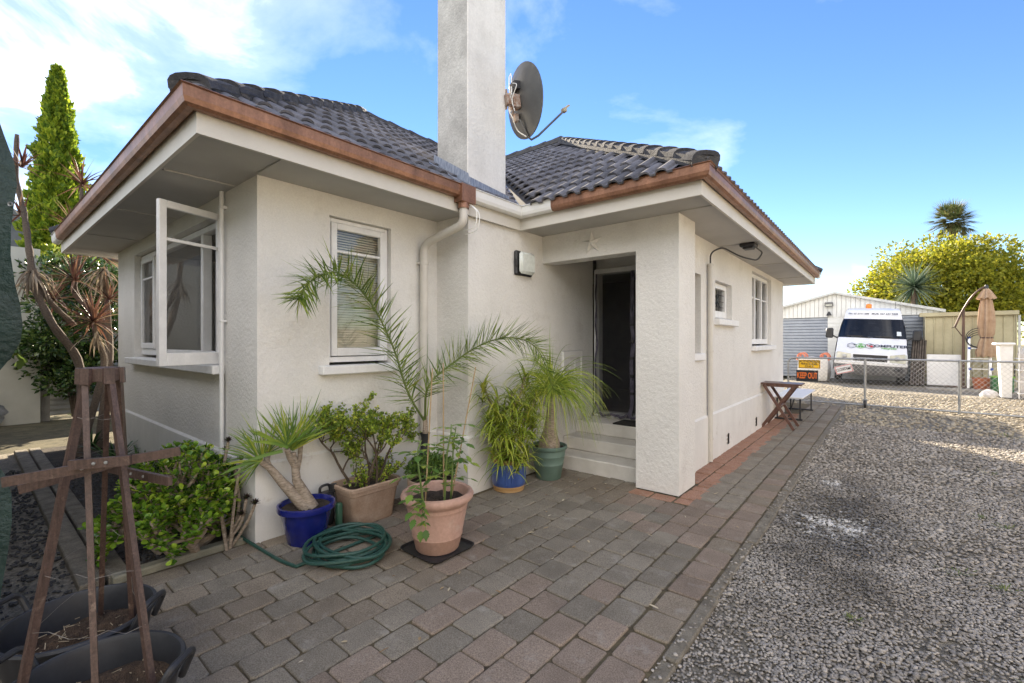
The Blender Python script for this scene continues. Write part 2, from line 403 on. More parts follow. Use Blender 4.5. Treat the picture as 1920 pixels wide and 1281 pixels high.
def stone_mat():
    m = bpy.data.materials.new('gravel_stone'); m.use_nodes = True; t = m.node_tree; bs = t.nodes['Principled BSDF']; bs.inputs['Roughness'].default_value = .85
    bs.inputs['Specular IOR Level'].default_value = .3
    at = N(t, 'ShaderNodeAttribute', attribute_name='tint'); rp = N(t, 'ShaderNodeValToRGB'); t.links.new(at.outputs['Fac'], rp.inputs[0])
    cs = [(0, (0.234,0.220,0.199)), (.3, (0.307,0.287,0.264)), (.6, (0.370,0.347,0.319)), (.85, (0.433,0.403,0.365)), (.97, (0.505,0.467,0.417))]
    rp.color_ramp.elements[0].color = (*cs[0][1], 1); rp.color_ramp.elements[1].position = 1; rp.color_ramp.elements[1].color = (*cs[-1][1], 1)
    for p, c in cs[1:-1]: rp.color_ramp.elements.new(p).color = (*c, 1)
    # a wet, oily patch with an outline of its own darkens the stones
    g = N(t, 'ShaderNodeNewGeometry'); vm = N(t, 'ShaderNodeVectorMath', operation='SUBTRACT'); vm.inputs[1].default_value = (-.34, 4.75, 0); t.links.new(g.outputs['Position'], vm.inputs[0])
    vs_ = N(t, 'ShaderNodeVectorMath', operation='MULTIPLY'); vs_.inputs[1].default_value = (1.75, .62, 0); t.links.new(vm.outputs[0], vs_.inputs[0])
    ln = N(t, 'ShaderNodeVectorMath', operation='LENGTH'); t.links.new(vs_.outputs[0], ln.inputs[0])
    nz = N(t, 'ShaderNodeTexNoise', inp={'Scale': 2.4, 'Detail': 7, 'Roughness': .65}); t.links.new(g.outputs['Position'], nz.inputs['Vector'])
    ad = N(t, 'ShaderNodeMath', operation='MULTIPLY_ADD', inp={1: 2.4, 2: -1.2}); t.links.new(nz.outputs['Fac'], ad.inputs[0])
    sm = N(t, 'ShaderNodeMath', operation='ADD'); t.links.new(ln.outputs['Value'], sm.inputs[0]); t.links.new(ad.outputs[0], sm.inputs[1])
    mr = N(t, 'ShaderNodeMapRange', inp={1: .35, 2: 1.05, 3: .40, 4: 1}); t.links.new(sm.outputs[0], mr.inputs[0])
    nd = N(t, 'ShaderNodeTexNoise', inp={'Scale': 1.6, 'Detail': 6, 'Roughness': .65}); t.links.new(g.outputs['Position'], nd.inputs['Vector']); rd_ = N(t, 'ShaderNodeValToRGB'); t.links.new(nd.outputs['Fac'], rd_.inputs[0]); rd_.color_ramp.elements[0].position = .36; rd_.color_ramp.elements[0].color = (.78,.75,.71,1); rd_.color_ramp.elements[1].position = .62; rd_.color_ramp.elements[1].color = (1.04,1.03,1.02,1)
    mm_ = N(t, 'ShaderNodeMixRGB', blend_type='MULTIPLY', inp={0: 1}); t.links.new(rp.outputs[0], mm_.inputs[1]); t.links.new(rd_.outputs[0], mm_.inputs[2])
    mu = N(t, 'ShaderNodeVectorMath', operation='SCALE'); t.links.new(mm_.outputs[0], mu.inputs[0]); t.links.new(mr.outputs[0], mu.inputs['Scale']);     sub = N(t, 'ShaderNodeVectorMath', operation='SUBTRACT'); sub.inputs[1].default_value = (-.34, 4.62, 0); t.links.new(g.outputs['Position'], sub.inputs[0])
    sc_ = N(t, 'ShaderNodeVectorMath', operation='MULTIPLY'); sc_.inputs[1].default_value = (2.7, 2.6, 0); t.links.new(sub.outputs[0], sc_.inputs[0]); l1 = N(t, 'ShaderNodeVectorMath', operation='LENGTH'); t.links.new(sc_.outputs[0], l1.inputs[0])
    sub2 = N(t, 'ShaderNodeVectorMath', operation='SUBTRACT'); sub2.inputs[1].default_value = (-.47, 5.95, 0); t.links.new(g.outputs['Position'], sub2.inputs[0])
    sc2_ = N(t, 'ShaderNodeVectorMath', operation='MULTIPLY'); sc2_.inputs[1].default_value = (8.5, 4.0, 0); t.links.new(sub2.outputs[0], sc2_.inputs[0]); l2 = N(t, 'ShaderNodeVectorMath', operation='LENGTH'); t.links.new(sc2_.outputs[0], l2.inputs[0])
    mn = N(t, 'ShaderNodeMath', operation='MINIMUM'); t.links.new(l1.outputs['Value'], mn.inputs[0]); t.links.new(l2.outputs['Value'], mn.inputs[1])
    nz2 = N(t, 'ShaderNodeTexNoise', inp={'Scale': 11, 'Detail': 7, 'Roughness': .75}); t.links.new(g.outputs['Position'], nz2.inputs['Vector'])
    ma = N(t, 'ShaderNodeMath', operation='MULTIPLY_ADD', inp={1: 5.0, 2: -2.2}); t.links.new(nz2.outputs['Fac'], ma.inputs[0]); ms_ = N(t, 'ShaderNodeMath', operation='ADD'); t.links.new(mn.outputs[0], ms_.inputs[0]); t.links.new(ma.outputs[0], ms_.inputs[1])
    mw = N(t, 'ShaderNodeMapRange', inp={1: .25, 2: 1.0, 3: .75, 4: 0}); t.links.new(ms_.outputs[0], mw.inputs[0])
    mxw = N(t, 'ShaderNodeMixRGB', inp={'Color2': (.78, .77, .75, 1)}); t.links.new(mw.outputs[0], mxw.inputs[0]); t.links.new(mu.outputs[0], mxw.inputs[1]); t.links.new(mxw.outputs[0], bs.inputs['Base Color'])  # white patches painted on the stones in place of sky reflected in puddles
    rr = N(t, 'ShaderNodeMapRange', inp={1: .45, 2: .95, 3: .35, 4: .85}); t.links.new(sm.outputs[0], rr.inputs[0]); t.links.new(rr.outputs[0], bs.inputs['Roughness'])
    return m
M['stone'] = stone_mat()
P_, Rr = [], []
def scatter(y0, y1, sp, r0, r1, extra, cover=1.0):
    nx = 0
    y = y0
    while y < y1:
        xm = .155*y+extra; x = -.775
        while x < xm:
            gn = math.sin(x*5.3+2*math.sin(y*2.1))+math.sin(y*4.1+1.5*math.sin(x*3.3+1))+1.4*(math.exp(-((x+.70)/.12)**2))
            if random.random() < (cover if gn < 1.25 else cover-.38):
                P_.append((x+random.uniform(-.5, .5)*sp, y+random.uniform(-.5, .5)*sp, -.030+random.uniform(0, .012))); Rr.append(random.uniform(r0, r1) if random.random() < .96 else r1*random.uniform(1.1, 1.5))
            x += sp
        y += sp
scatter(.9, 2.6, .0142, .0065, .0115, .5, .98); scatter(2.6, 4.2, .0165, .0075, .0130, .55, .98); scatter(4.2, 6.5, .023, .010, .017, .6, .97)
scatter(6.5, 10.5, .038, .014, .024, .8, .95)
for _ in range(260):      # stones kicked onto the kerb
    y = random.uniform(1.2, 8); P_.append((-.80+random.uniform(-.03, .03), y, .0)); Rr.append(random.uniform(.006, .011))
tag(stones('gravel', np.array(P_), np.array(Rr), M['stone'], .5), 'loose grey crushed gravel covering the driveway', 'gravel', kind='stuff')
P_, Rr = [], []
scatter(10.5, 17.5, .085, .022, .042, 1.0, .8)
for _ in range(500): P_.append((random.uniform(-2.6, -.9), random.uniform(13.2, 19), -.03)); Rr.append(random.uniform(.02, .04))
M['stone_far'] = mat('sunlit_gravel_stone', (.28,.245,.19), (.46,.405,.31), scale=8, rough=.95)  # stones beyond the gate carry warm sunlight in their base colour
tag(stones('gravel', np.array(P_), np.array(Rr), M['stone_far'], .45), 'gravel coloured pale and warm for sunlight on the drive beyond the gate', 'gravel', kind='stuff')
P_, Rr = [], []
for _ in range(5200):
    x = random.uniform(-8, -3.72); y = random.choice((random.uniform(-.7, .45), random.uniform(.7, 1.1)))
    P_.append((x, y, -.035+random.uniform(0, .01))); Rr.append(random.uniform(.009, .018))
tag(stones('gravel', np.array(P_), np.array(Rr), mat('dark_scoria', (.035,.035,.038), (.10,.098,.095), scale=30, rough=.9)), 'dark stones beside the concrete edging strips', 'gravel', kind='stuff')
# ================================================================ THE HOUSE
X0, Y0, X1, YC, YP, X2, X3, XL = -3.64, 1.41, -3.18, 3.17, 4.42, -1.56, -1.73, -8.38
ZS = 2.75
house = thing('house', (-5, 5, 0), 'cream roughcast bungalow with dark tiled hip roof and tall chimney', 'house')
def wallX(name, x, xin, y0, y1, z0, z1, ops, m, parent=house):
    """wall in a plane x = const from y0 to y1; ops (ya, yb, za, zb)"""
    b = MB(); ys = sorted({y0, y1, *[o[0] for o in ops], *[o[1] for o in ops]}); zs = sorted({z0, z1, *[o[2] for o in ops], *[o[3] for o in ops]})
    for i in range(len(ys)-1):
        for j in range(len(zs)-1):
            yc, zc = (ys[i]+ys[i+1])/2, (zs[j]+zs[j+1])/2
            if any(o[0] < yc < o[1] and o[2] < zc < o[3] for o in ops): continue
            for xx, s in ((x, 1), (xin, -1)):
                q = [(xx, ys[i], zs[j]), (xx, ys[i+1], zs[j]), (xx, ys[i+1], zs[j+1]), (xx, ys[i], zs[j+1])]
                b.add(q if (s > 0) == (x > xin) else q[::-1], [(0,1,2,3)])
    for rr, flip in [((y0, y1, z0, z1), False)]+[(o, True) for o in ops]:
        ya, yb, za, zb = rr
        for q in ([(x,ya,za),(xin,ya,za),(xin,ya,zb),(x,ya,zb)], [(x,yb,za),(x,yb,zb),(xin,yb,zb),(xin,yb,za)], [(x,ya,za),(x,yb,za),(xin,yb,za),(xin,ya,za)], [(x,ya,zb),(xin,ya,zb),(xin,yb,zb),(x,yb,zb)]):
            b.add(q[::-1] if flip else q, [(0,1,2,3)])
    return b.build(name, m, parent)
def wallY(name, y, yin, x0, x1, z0, z1, ops, m, parent=house):
    o = wallX(name, y, yin, x0, x1, z0, z1, ops, m, None)
    me = o.data; sh = wloc(parent)
    for v in me.vertices: c = v.co.copy(); v.co = Vector((c.y, c.x, c.z))-sh
    me.flip_normals(); o.parent = parent; return o
W1 = (-7.44, -4.36, 1.29, 2.60); W2 = (1.98, 2.60, 1.29, 2.57)
wallY('front_wall', Y0, Y0+.2, XL, X0-.2, 0, ZS, [W1], M['stucco'])
wallX('side_wall', X0, X0-.2, Y0, YC+.3, 0, ZS, [W2], M['stucco'])
wallX('chimney_breast', X1, X1-.6, YC, 3.757, 0, ZS+.05, [], M['stucco'])
wallX('side_wall', X1, X1-.2, 3.757, 5.62, 0, ZS, [(4.83, 5.34, .64, 1.38)], M['stucco'])
b = MB(); b.box(X2-.44, X2, YP, 4.90, 0, ZS); b.box(X1, X2-.44, YP, YP+.2, 2.43, ZS)
b.build('porch_wall', M['stucco'], house)
OP = [(5.15, 5.65, 1.36, 2.30), (6.24, 7.05, 1.79, 2.30), (8.31, 9.91, 1.42, 2.67)]
wallX('side_wall', X3, X3-.2, 4.90, 11.2, 0, ZS, OP, M['stucco'])
wallY('rear_wall', 11.2, 11.0, -12.4, X3-.2, 0, ZS, [], M['stucco'])
wallX('side_wall', XL, XL+.2, Y0+.2, 4.4, 0, ZS, [], M['stucco'])
wallY('front_wall', 4.4, 4.6, -12.4, XL, 0, ZS, [], M['stucco'])
wallX('side_wall', -12.4, -12.2, 4.4, 11.2, 0, ZS, [], M['stucco'])
# inner walls and floor
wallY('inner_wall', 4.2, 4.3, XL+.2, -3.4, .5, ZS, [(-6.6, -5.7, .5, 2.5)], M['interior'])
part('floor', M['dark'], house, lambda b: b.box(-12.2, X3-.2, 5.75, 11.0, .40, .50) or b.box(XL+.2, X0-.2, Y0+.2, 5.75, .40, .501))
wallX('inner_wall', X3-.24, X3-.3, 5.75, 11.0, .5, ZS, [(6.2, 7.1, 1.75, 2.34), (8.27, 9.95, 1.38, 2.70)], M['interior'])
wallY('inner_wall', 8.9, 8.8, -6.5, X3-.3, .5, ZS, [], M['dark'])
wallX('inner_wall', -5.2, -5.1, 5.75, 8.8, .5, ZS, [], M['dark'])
# plinths, slightly proud, bevelled top
def plX(x, s, y0, y1, h, ops=()):
    for a, c, z0, z1 in ops or [(y0, y1, 0, h)]: pass
    b = MB(); t = .022*s
    segs = [y0]+[v for o in ops for v in (o[0], o[1])]+[y1]
    for i in range(0, len(segs), 2):
        b.add([(x,segs[i],-.05),(x+t,segs[i],-.05),(x+t,segs[i],h-.02),(x,segs[i],h),(x,segs[i+1],-.05),(x+t,segs[i+1],-.05),(x+t,segs[i+1],h-.02),(x,segs[i+1],h)], [(0,1,2,3),(7,6,5,4),(1,5,6,2),(2,6,7,3)])
    for o in ops:
        b.add([(x+t,o[0],-.05),(x+t,o[1],-.05),(x+t,o[1],o[2]),(x+t,o[0],o[2])], [(0,1,2,3)])
        b.add([(x,o[0],h),(x+t,o[0],h-.02),(x+t,o[1],h-.02),(x,o[1],h)], [(0,1,2,3)])
        b.add([(x+t,o[0],o[3]),(x+t,o[1],o[3]),(x+t,o[1],h-.02),(x+t,o[0],h-.02)], [(0,1,2,3)])
        for yy in (o[0], o[1]): b.add([(x+.001,yy,o[2]),(x+t,yy,o[2]),(x+t,yy,o[3]),(x+.001,yy,o[3])], [(0,1,2,3)])
    return b.build('plinth', M['plinth'], house)
def plinth_run(pts, h):
    """pts: (x, y, ox, oy) wall point and outward offset"""
    b = MB(); v = []
    for x, y, ox, oy in pts: v += [(x+ox, y+oy, -.05), (x+ox, y+oy, h-.02), (x, y, h)]
    b.add(v, [q for i in range(len(pts)-1) for q in ((3*i, 3*i+3, 3*i+4, 3*i+1), (3*i+1, 3*i+4, 3*i+5, 3*i+2))]); return b.build('plinth', M['plinth'], house)
o_ = .022
plinth_run([(XL,Y0,0,-o_),(X0,Y0,o_,-o_),(X0,YC,o_,-o_)], .59); plinth_run([(X0,YC,o_,-o_),(X1,YC,o_,-o_),(X1,4.74,o_,0),(X1,4.74,0,0)], .57)
plX(X3, 1, 4.902, 11.22, .59, [(6.70, 6.83, .075, .225), (8.44, 8.58, .075, .225)])
for y in (6.70, 8.44):
    part('vent', M['concrete'], house, lambda b: [b.box(X3+.002, X3+.006, y, y+.13, .075+i*.05, .10+i*.05) for i in range(3)])
# soffit and fascia
EV = [(-8.8,.9),(-3.15,.9),(-3.15,3.95),(-1.22,3.95),(-1.22,11.6),(-12.9,11.6),(-12.9,3.95),(-8.8,3.95)]
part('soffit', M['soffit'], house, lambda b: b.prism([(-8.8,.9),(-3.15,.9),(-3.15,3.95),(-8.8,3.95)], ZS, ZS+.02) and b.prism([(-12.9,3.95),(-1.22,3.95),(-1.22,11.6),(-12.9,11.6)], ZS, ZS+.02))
def edge_run(b, x0, y0, x1, y1, nx, ny, prof, e0=0, e1=0):
    """extrude a profile (offset outward, z) along an eave with mitre lengths e0/e1 per offset"""
    d = Vector((x1-x0, y1-y0, 0)); d.normalize(); v = []; n = len(prof)
    for (px, py, e) in ((x0, y0, -e0), (x1, y1, e1)):
        for o, z in prof: v.append((px+nx*o+d.x*e*o, py+ny*o+d.y*e*o, z))
    f = [(i, i+1, n+i+1, n+i) for i in range(n-1)]
    b.add(v, f+[tuple(range(n)), tuple(range(2*n-1, n-1, -1))]); b.fix = True
FP = [(0, ZS-.025), (.022, ZS-.025), (.022, 2.88), (0, 2.88), (0, ZS-.025)]
EDG = [(0,1,0,-1,1,1),(1,2,1,0,1,-1),(2,3,0,-1,-1,1),(3,4,1,0,1,1),(4,5,0,1,1,1),(5,6,-1,0,1,1),(7,0,-1,0,-1,1)]
for a, c, nx, ny, e0, e1 in EDG:
    b = MB(); edge_run(b, *EV[a], *EV[c], nx, ny, FP, e0, e1); b.build('fascia', M['fascia'], house)
# soffit battens (cover strips over sheet joints)
bt = [(x-.016, x+.016, .93, 1.40) for x in (-4.05, -5.6, -7.15)]+[(-3.62, -3.155, 1.39, 1.425), (-1.55, -1.235, 4.37, 4.41)]+[(-1.71, -1.235, y-.012, y+.012) for y in (6.35, 8.3, 10.3)]
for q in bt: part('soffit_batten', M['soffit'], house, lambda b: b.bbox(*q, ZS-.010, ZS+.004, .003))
# gutters: ogee-less quarter round
GP = [(.024, 2.945), (.024, 2.862), (.045, 2.842), (.080, 2.842), (.102, 2.856), (.112, 2.885), (.116, 2.945), (.128, 2.952), (.122, 2.958), (.110, 2.950), (.106, 2.885), (.09, 2.856), (.04, 2.856), (.03, 2.945)]
def gutter(name, m, x0, y0, x1, y1, nx, ny, e0, e1):
    b = MB(); edge_run(b, x0, y0, x1, y1, nx, ny, GP, e0, e1); return b.build(name, m, house)
gutter('gutter', M['copper'], -8.45, .9, -3.15, .9, 0, -1, 0, 1); gutter('gutter', M['plastic_white'], -8.86, .9, -8.45, .9, 0, -1, 0, 0)
gutter('gutter', M['copper'], -3.15, .9, -3.15, 3.10, 1, 0, 1, 0); gutter('gutter', M['plastic_white'], -3.15, 3.10, -3.15, 3.95, 1, 0, 0, -1)
gutter('gutter', M['plastic_white'], -3.15, 3.95, -2.66, 3.95, 0, -1, -1, 0); gutter('gutter', M['copper'], -2.66, 3.95, -1.22, 3.95, 0, -1, 0, 1)
gutter('gutter', M['copper'], -1.22, 3.95, -1.22, 11.45, 1, 0, 1, 0); gutter('gutter', M['plastic_white'], -1.22, 11.45, -1.22, 11.66, 1, 0, 0, 0)
# rain head and downpipe at the chimney breast
b = MB(); b.prism([(-3.124,2.93),(-3.015,2.93),(-3.015,3.11),(-3.124,3.11)], 2.80, 2.962); b.lathe([(.052,2.745),(.052,2.80),(.045,2.80)], 16, Matrix.Translation((-3.07,3.0,0))); b.build('rain_head', M['copper'], house, True)
def smooth_path(pts, n=6, rad=.08):
    pts = [Vector(p) for p in pts]; out = [pts[0]]
    for i in range(1, len(pts)-1):
        a = (pts[i-1]-pts[i]); c = (pts[i+1]-pts[i]); r_ = min(rad, a.length*.45, c.length*.45); p0 = pts[i]+a.normalized()*r_; p1 = pts[i]+c.normalized()*r_
        for k in range(n+1): t = k/n; out.append(p0*(1-t)**2+pts[i]*2*t*(1-t)+p1*t*t)
    out.append(pts[-1]); return out
dp = part('downpipe', M['pipe'], house, lambda b: b.tube(smooth_path([(-3.07,3.0,2.76),(-3.07,3.0,2.60),(-3.575,2.945,2.47),(-3.575,2.945,.02)], 6, .09), .040, 14), True)
for z in (2.28, 1.2, .5): part('bracket', M['pipe'], dp, lambda b: b.lathe([(.040,z-.012),(.046,z-.012),(.046,z+.012),(.040,z+.012)], 16, Matrix.Translation((-3.575,2.945,0))) and b.box(-3.64, -3.58, 2.90, 2.99, z-.01, z+.01), True)
b = MB(); b.tube(smooth_path([(-3.06,3.06,2.80),(-2.99,3.10,2.74),(-3.0,3.10,2.58),(-3.14,3.06,2.56)], 6, .08), .006, 6); b.tube(smooth_path([(-3.05,3.07,2.80),(-2.97,3.12,2.72),(-2.99,3.12,2.55),(-3.14,3.09,2.53)], 6, .08), .006, 6)
b.build('white_cable', M['plastic_white'], house, True)
part('conduit', M['white'], house, lambda b: b.tube([(-4.262,1.375,2.745),(-4.262,1.375,.50)], .017, 10) and b.bbox(-4.29, -4.235, 1.36, 1.408, 2.60, 2.625, .003) and b.bbox(-4.285, -4.24, 1.36, 1.408, 1.66, 1.68, .003), True)
cd = part('conduit', M['pipe'], house, lambda b: b.tube([(-1.69,5.89,2.46),(-1.69,5.89,.02)], .030, 12) and [b.lathe([(.031,z-.012),(.037,z-.012),(.037,z+.012),(.031,z+.012)], 14, Matrix.Translation((-1.69,5.89,0))) for z in (2.44, 1.38, .30)], True)
part('cable', M['black'], house, lambda b: b.tube(smooth_path([(-1.69,5.89,2.44),(-1.69,5.89,2.60),(-1.58,6.0,2.67),(-1.45,6.35,2.58),(-1.33,6.70,2.57),(-1.28,6.78,2.68),(-1.33,6.45,2.735)], 6, .2), .010, 7), True)

# ---- roof
T = .66; ZE = 2.93
roof = part('roof', M['underlay'], house, lambda b: None or b.add(
    [(-3.1,.8,ZE),(-8.85,.8,ZE),(-5.975,3.675,ZE+T*2.875),(-5.975,6.72,ZE+T*2.875),(-3.1,3.84,ZE),(-8.85,3.84,ZE),
     (-1.1,3.84,ZE),(-5.2,7.94,ZE+T*4.1),(-9.0,7.94,ZE+T*4.1),(-13,3.84,ZE),(-1.1,11.72,ZE),(-13,11.72,ZE)],
    [(0,2,1),(0,4,3,2),(1,2,3,5),(6,7,3,4),(7,8,9,5,3),(6,10,7),(10,11,8,7),(9,8,11)]))
TW, TE = .30, .335
def tile_shape():
    prof = []
    for k in range(2):
        x = k*.15
        prof += [(x, 0), (x+.045, .001)]
        for j in range(1, 6):
            a = math.pi*j/6; prof.append((x+.0475+.051*(1-math.cos(a)), .036*math.sin(a)**.8))
    prof.append((.30, 0))
    v, f = [], []; n = len(prof)
    for yy, lift, dz in ((0, .030, 0), (TE+.03, .004, 0)):
        for x, z in prof: v.append((x, yy, z+lift))
    for x, z in prof: v.append((x, .001, z+.030-.019))
    for x, z in prof: v.append((x, .10, z+.030-.021))
    for i in range(n-1):
        f += [(i, i+1, n+i+1, n+i), (2*n+i, 2*n+i+1, i+1, i), (3*n+i, 3*n+i+1, 2*n+i+1, 2*n+i)]
    return v, f
tv, tf = tile_shape()
tb = MB(); tb.add(tv, tf); tile_me = tb.mesh('roof_tile'); tile_me.materials.append(M['tile'])
def tile_face(O, a, up2, poly, singles, offset=0, t0=-.02):
    """cover one roof plane: O eave origin, a along eave, up2 horizontal upslope direction, poly in (s,t) plan coordinates"""
    a = Vector((*a, 0)); h = Vector((*up2, 0)); sl = math.sqrt(1+T*T); u = (h+Vector((0, 0, T)))/sl; nrm = a.cross(u)
    if nrm.z < 0: nrm = -nrm
    O = Vector(O); joined = MB()
    smax = max(p[0] for p in poly); smin = min(p[0] for p in poly); tmax = max(p[1] for p in poly)*sl
    def inside(s, t):
        c = False; n = len(poly)
        for i in range(n):
            x1, y1 = poly[i]; x2, y2 = poly[i-1]
            if (y1 > t) != (y2 > t) and s < (x2-x1)*(t-y1)/(y2-y1)+x1: c = not c
        return c
    r_ = 0; t = t0
    while t < tmax:
        s = smin-TW+offset
        while s < smax+TW:
            cs = [inside(s+dx_, (t+dt)/sl) for dx_ in (.005, .15, .295) for dt in (.03, .17, .33)]
            if any(cs):
                Mx = Matrix(((a.x, u.x, nrm.x, 0), (a.y, u.y, nrm.y, 0), (a.z, u.z, nrm.z, 0), (0, 0, 0, 1)))
                p = O+a*s+u*t+nrm*.004
                full = all(cs)
                wM = Matrix.Translation(p) @ Mx @ Euler((random.gauss(0, .003), random.gauss(0, .003), 0)).to_matrix().to_4x4()
                if full and singles:
                    o = bpy.data.objects.new('tile', tile_me); link(o, roof); o.matrix_local = Matrix.Translation(-wloc(roof)) @ wM
                elif full: joined.add(tv, tf, wM)
                else:
                    bm = bmesh.new(); vs_ = [bm.verts.new(wM @ Vector(q)) for q in tv]
                    for ff in tf: bm.faces.new([vs_[i] for i in ff])
                    n = len(poly)
                    for i in range(n):
                        (s1, t1), (s2, t2) = poly[i], poly[(i+1) % n]
                        if abs(t1) < 1e-6 and abs(t2) < 1e-6: continue
                        e = (a*(s2-s1)+h*(t2-t1)); nn = Vector((e.y, -e.x, 0)).normalized()
                        cen = O+a*(sum(q[0] for q in poly)/n)+h*(sum(q[1] for q in poly)/n)
                        q0 = O+a*s1+h*t1
                        if nn.dot(cen-q0) > 0: nn = -nn
                        bmesh.ops.bisect_plane(bm, geom=bm.verts[:]+bm.edges[:]+bm.faces[:], plane_co=q0, plane_no=nn, clear_outer=True)
                    if len(bm.faces):
                        if singles:
                            me = bpy.data.meshes.new('tile'); bmesh.ops.translate(bm, verts=bm.verts, vec=-p); bm.to_mesh(me); me.materials.append(M['tile'])
                            o = bpy.data.objects.new('tile', me); link(o, roof); o.location = p
                        else:
                            bm.verts.index_update(); joined.add([q.co.copy() for q in bm.verts], [tuple(q.index for q in ff.verts) for ff in bm.faces])
                    bm.free()
            s += TW
        t += TE; r_ += 1
    if joined.f: tag(joined.build('far_tiles', M['tile'], roof), kind='stuff')
def fix_tile_loc():
    for o in roof.children:
        if o.name.startswith('tile') and o.data is not tile_me: o.location = o.location-wloc(roof)
tile_face((-3.1,.8,ZE), (0,1), (-1,0), [(0,0),(3.04,0),(5.92,2.875),(2.875,2.875)], True)          # wing, right slope
tile_face((-1.1,3.84,ZE), (-1,0), (0,1), [(0,0),(2.0,0),(4.875,2.88),(7.9,2.88),(7.9,4.1),(4.1,4.1)], True)     # main, front slope
tile_face((-3.1,.8,ZE), (-1,0), (0,1), [(0,0),(5.75,0),(2.875,2.875)], False, t0=.07)
tile_face((-8.85,.8,ZE), (0,1), (1,0), [(0,0),(3.04,0),(5.92,2.875),(2.875,2.875)], False, t0=.07)
tile_face((-1.1,3.84,ZE), (0,1), (-1,0), [(0,0),(7.88,0),(4.1,4.1)], False, t0=.07)
ntile = [o for o in roof.children if o.name.startswith('tile')]
print('TILES', len(ntile))
fix_tile_loc()
# ridge and hip caps
def cap_mesh(l=.42):
    b = MB(); v = []; f = []; n = 9
    for yy, s, z in ((0, 1.0, .018), (.03, 1.0, .018), (l, .86, 0)):
        for k in range(n):
            a = math.pi*(k/(n-1)); sx = math.copysign(abs(math.cos(a))**.75, math.cos(a)); v.append((-.122*s*sx, yy, .082*s*math.sin(a)**.7+z-.02))
    for k in range(n): a = math.pi*(k/(n-1)); v.append((-.106*math.cos(a), .002, .066*math.sin(a)**.7-.02))
    for r_ in range(2):
        for k in range(n-1): f.append((r_*n+k, r_*n+k+1, (r_+1)*n+k+1, (r_+1)*n+k))
    for k in range(n-1): f.append((3*n+k, 3*n+k+1, k+1, k))
    b.add(v, f); b.fix = True; me = b.mesh('ridge_cap'); me.materials.append(M['cap'])
    me.polygons.foreach_set('use_smooth', [True]*len(me.polygons)); me.set_sharp_from_angle(angle=R(40)); return me
cme = cap_mesh()
def caps(p0, p1, start=0, end=False):
    p0, p1 = Vector(p0), Vector(p1); d = (p1-p0); ln = d.length; d.normalize(); sd = d.cross(Vector((0, 0, 1))).normalized(); u = sd.cross(d); t = start
    while t < ln-.15:
        Mx = Matrix(((sd.x, d.x, u.x, 0), (sd.y, d.y, u.y, 0), (sd.z, d.z, u.z, 0), (0, 0, 0, 1)))
        o = bpy.data.objects.new('ridge_cap', cme); link(o, roof); o.matrix_local = Matrix.Translation(p0+d*t+u*.030-wloc(roof)) @ Mx @ Euler((0, random.gauss(0, .02), random.gauss(0, .012))).to_matrix().to_4x4(); t += .385
    b = MB(); b.bar(p0+u*.02, p1+u*.02, .23, .09, u); b.build('mortar_bed', M['mortar'], roof)
    if end:
        n = 12; q = [p0+d*.012+u*.030+sd*(.115*math.copysign(abs(math.cos(math.pi*k/n))**.75, math.cos(math.pi*k/n)))+u*(.074*math.sin(math.pi*k/n)**.7) for k in range(n+1)]
        q += [p0+d*.012-sd*.115-u*.06, p0+d*.012+sd*.115-u*.06]
        b = MB(); b.add(q+[x+d*.05 for x in q], [tuple(range(n+3))]+[(k, (k+1) % (n+3), n+3+(k+1) % (n+3), n+3+k) for k in range(n+3)]); b.fix = True; b.build('end_mortar', M['cap'], roof)
hp = ZE+T*2.875; mp_ = ZE+T*4.1
caps((-3.16,.86,ZE+.03), (-5.975,3.675,hp), 0, True); caps((-5.975,3.80,hp-.04), (-5.975,6.75,hp-.04)); caps((-8.8,.85,ZE+.03), (-6.35,3.30,hp-.23), 0, True)
caps((-1.16,3.90,ZE+.03), (-5.2,7.94,mp_), 0, True); caps((-5.2,7.94,mp_), (-9.0,7.94,mp_)); caps((-1.16,11.66,ZE+.03), (-5.2,7.94,mp_), 0, True)
# valley tray
b = MB(); b.bar((-3.1,3.84,ZE+.012), (-5.975,6.715,hp+.012), .22, .012, (0, 0, 1)); b.build('valley_tray', M['lead'], roof)
# chimney
b = MB(); n = 5
b.bbox(-3.64, -3.19, YC+.004, 3.757, 2.80, 6.1, .008); b.bbox(-3.69, -3.14, YC-.046, 3.807, 6.1, 6.22, .01)
ch = b.build('chimney', M['chimney'], house); ch.data.materials.append(M['lichen_shade'])       # lichen spots, over a base colour darkened for the shade on this face
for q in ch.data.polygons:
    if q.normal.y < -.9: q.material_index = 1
b = MB(); b.lathe([(.12, 6.22), (.10, 6.5), (.085, 6.5), (.09, 6.22)], 16, Matrix.Translation((-3.41,3.46,0))); b.build('chimney_pot', mat('clay_pot', (.3,.13,.07), (.36,.17,.1)), ch, True)
b = MB()
def rz(x): return ZE+T*(-3.1-x)+.055
b.add([(-3.68,YC-.10,rz(-3.68)),(-3.12,YC-.10,rz(-3.12)),(-3.12,YC-.006,rz(-3.12)+.004),(-3.68,YC-.006,rz(-3.68)+.004),(-3.68,YC-.006,rz(-3.68)+.10),(-3.17,YC-.006,rz(-3.17)+.12)], [(0,1,2,3),(3,2,5,4)])
b.add([(-3.182,YC-.006,2.95),(-3.182,3.80,2.95),(-3.182,3.80,3.08),(-3.182,YC-.006,3.13)], [(0,1,2,3)])
b.add([(-3.05,YC-.05,2.955),(-3.05,3.86,2.955),(-3.18,3.86,3.02),(-3.18,YC-.05,3.02)], [(0,1,2,3)])
b.build('flashing', M['lead'], ch)

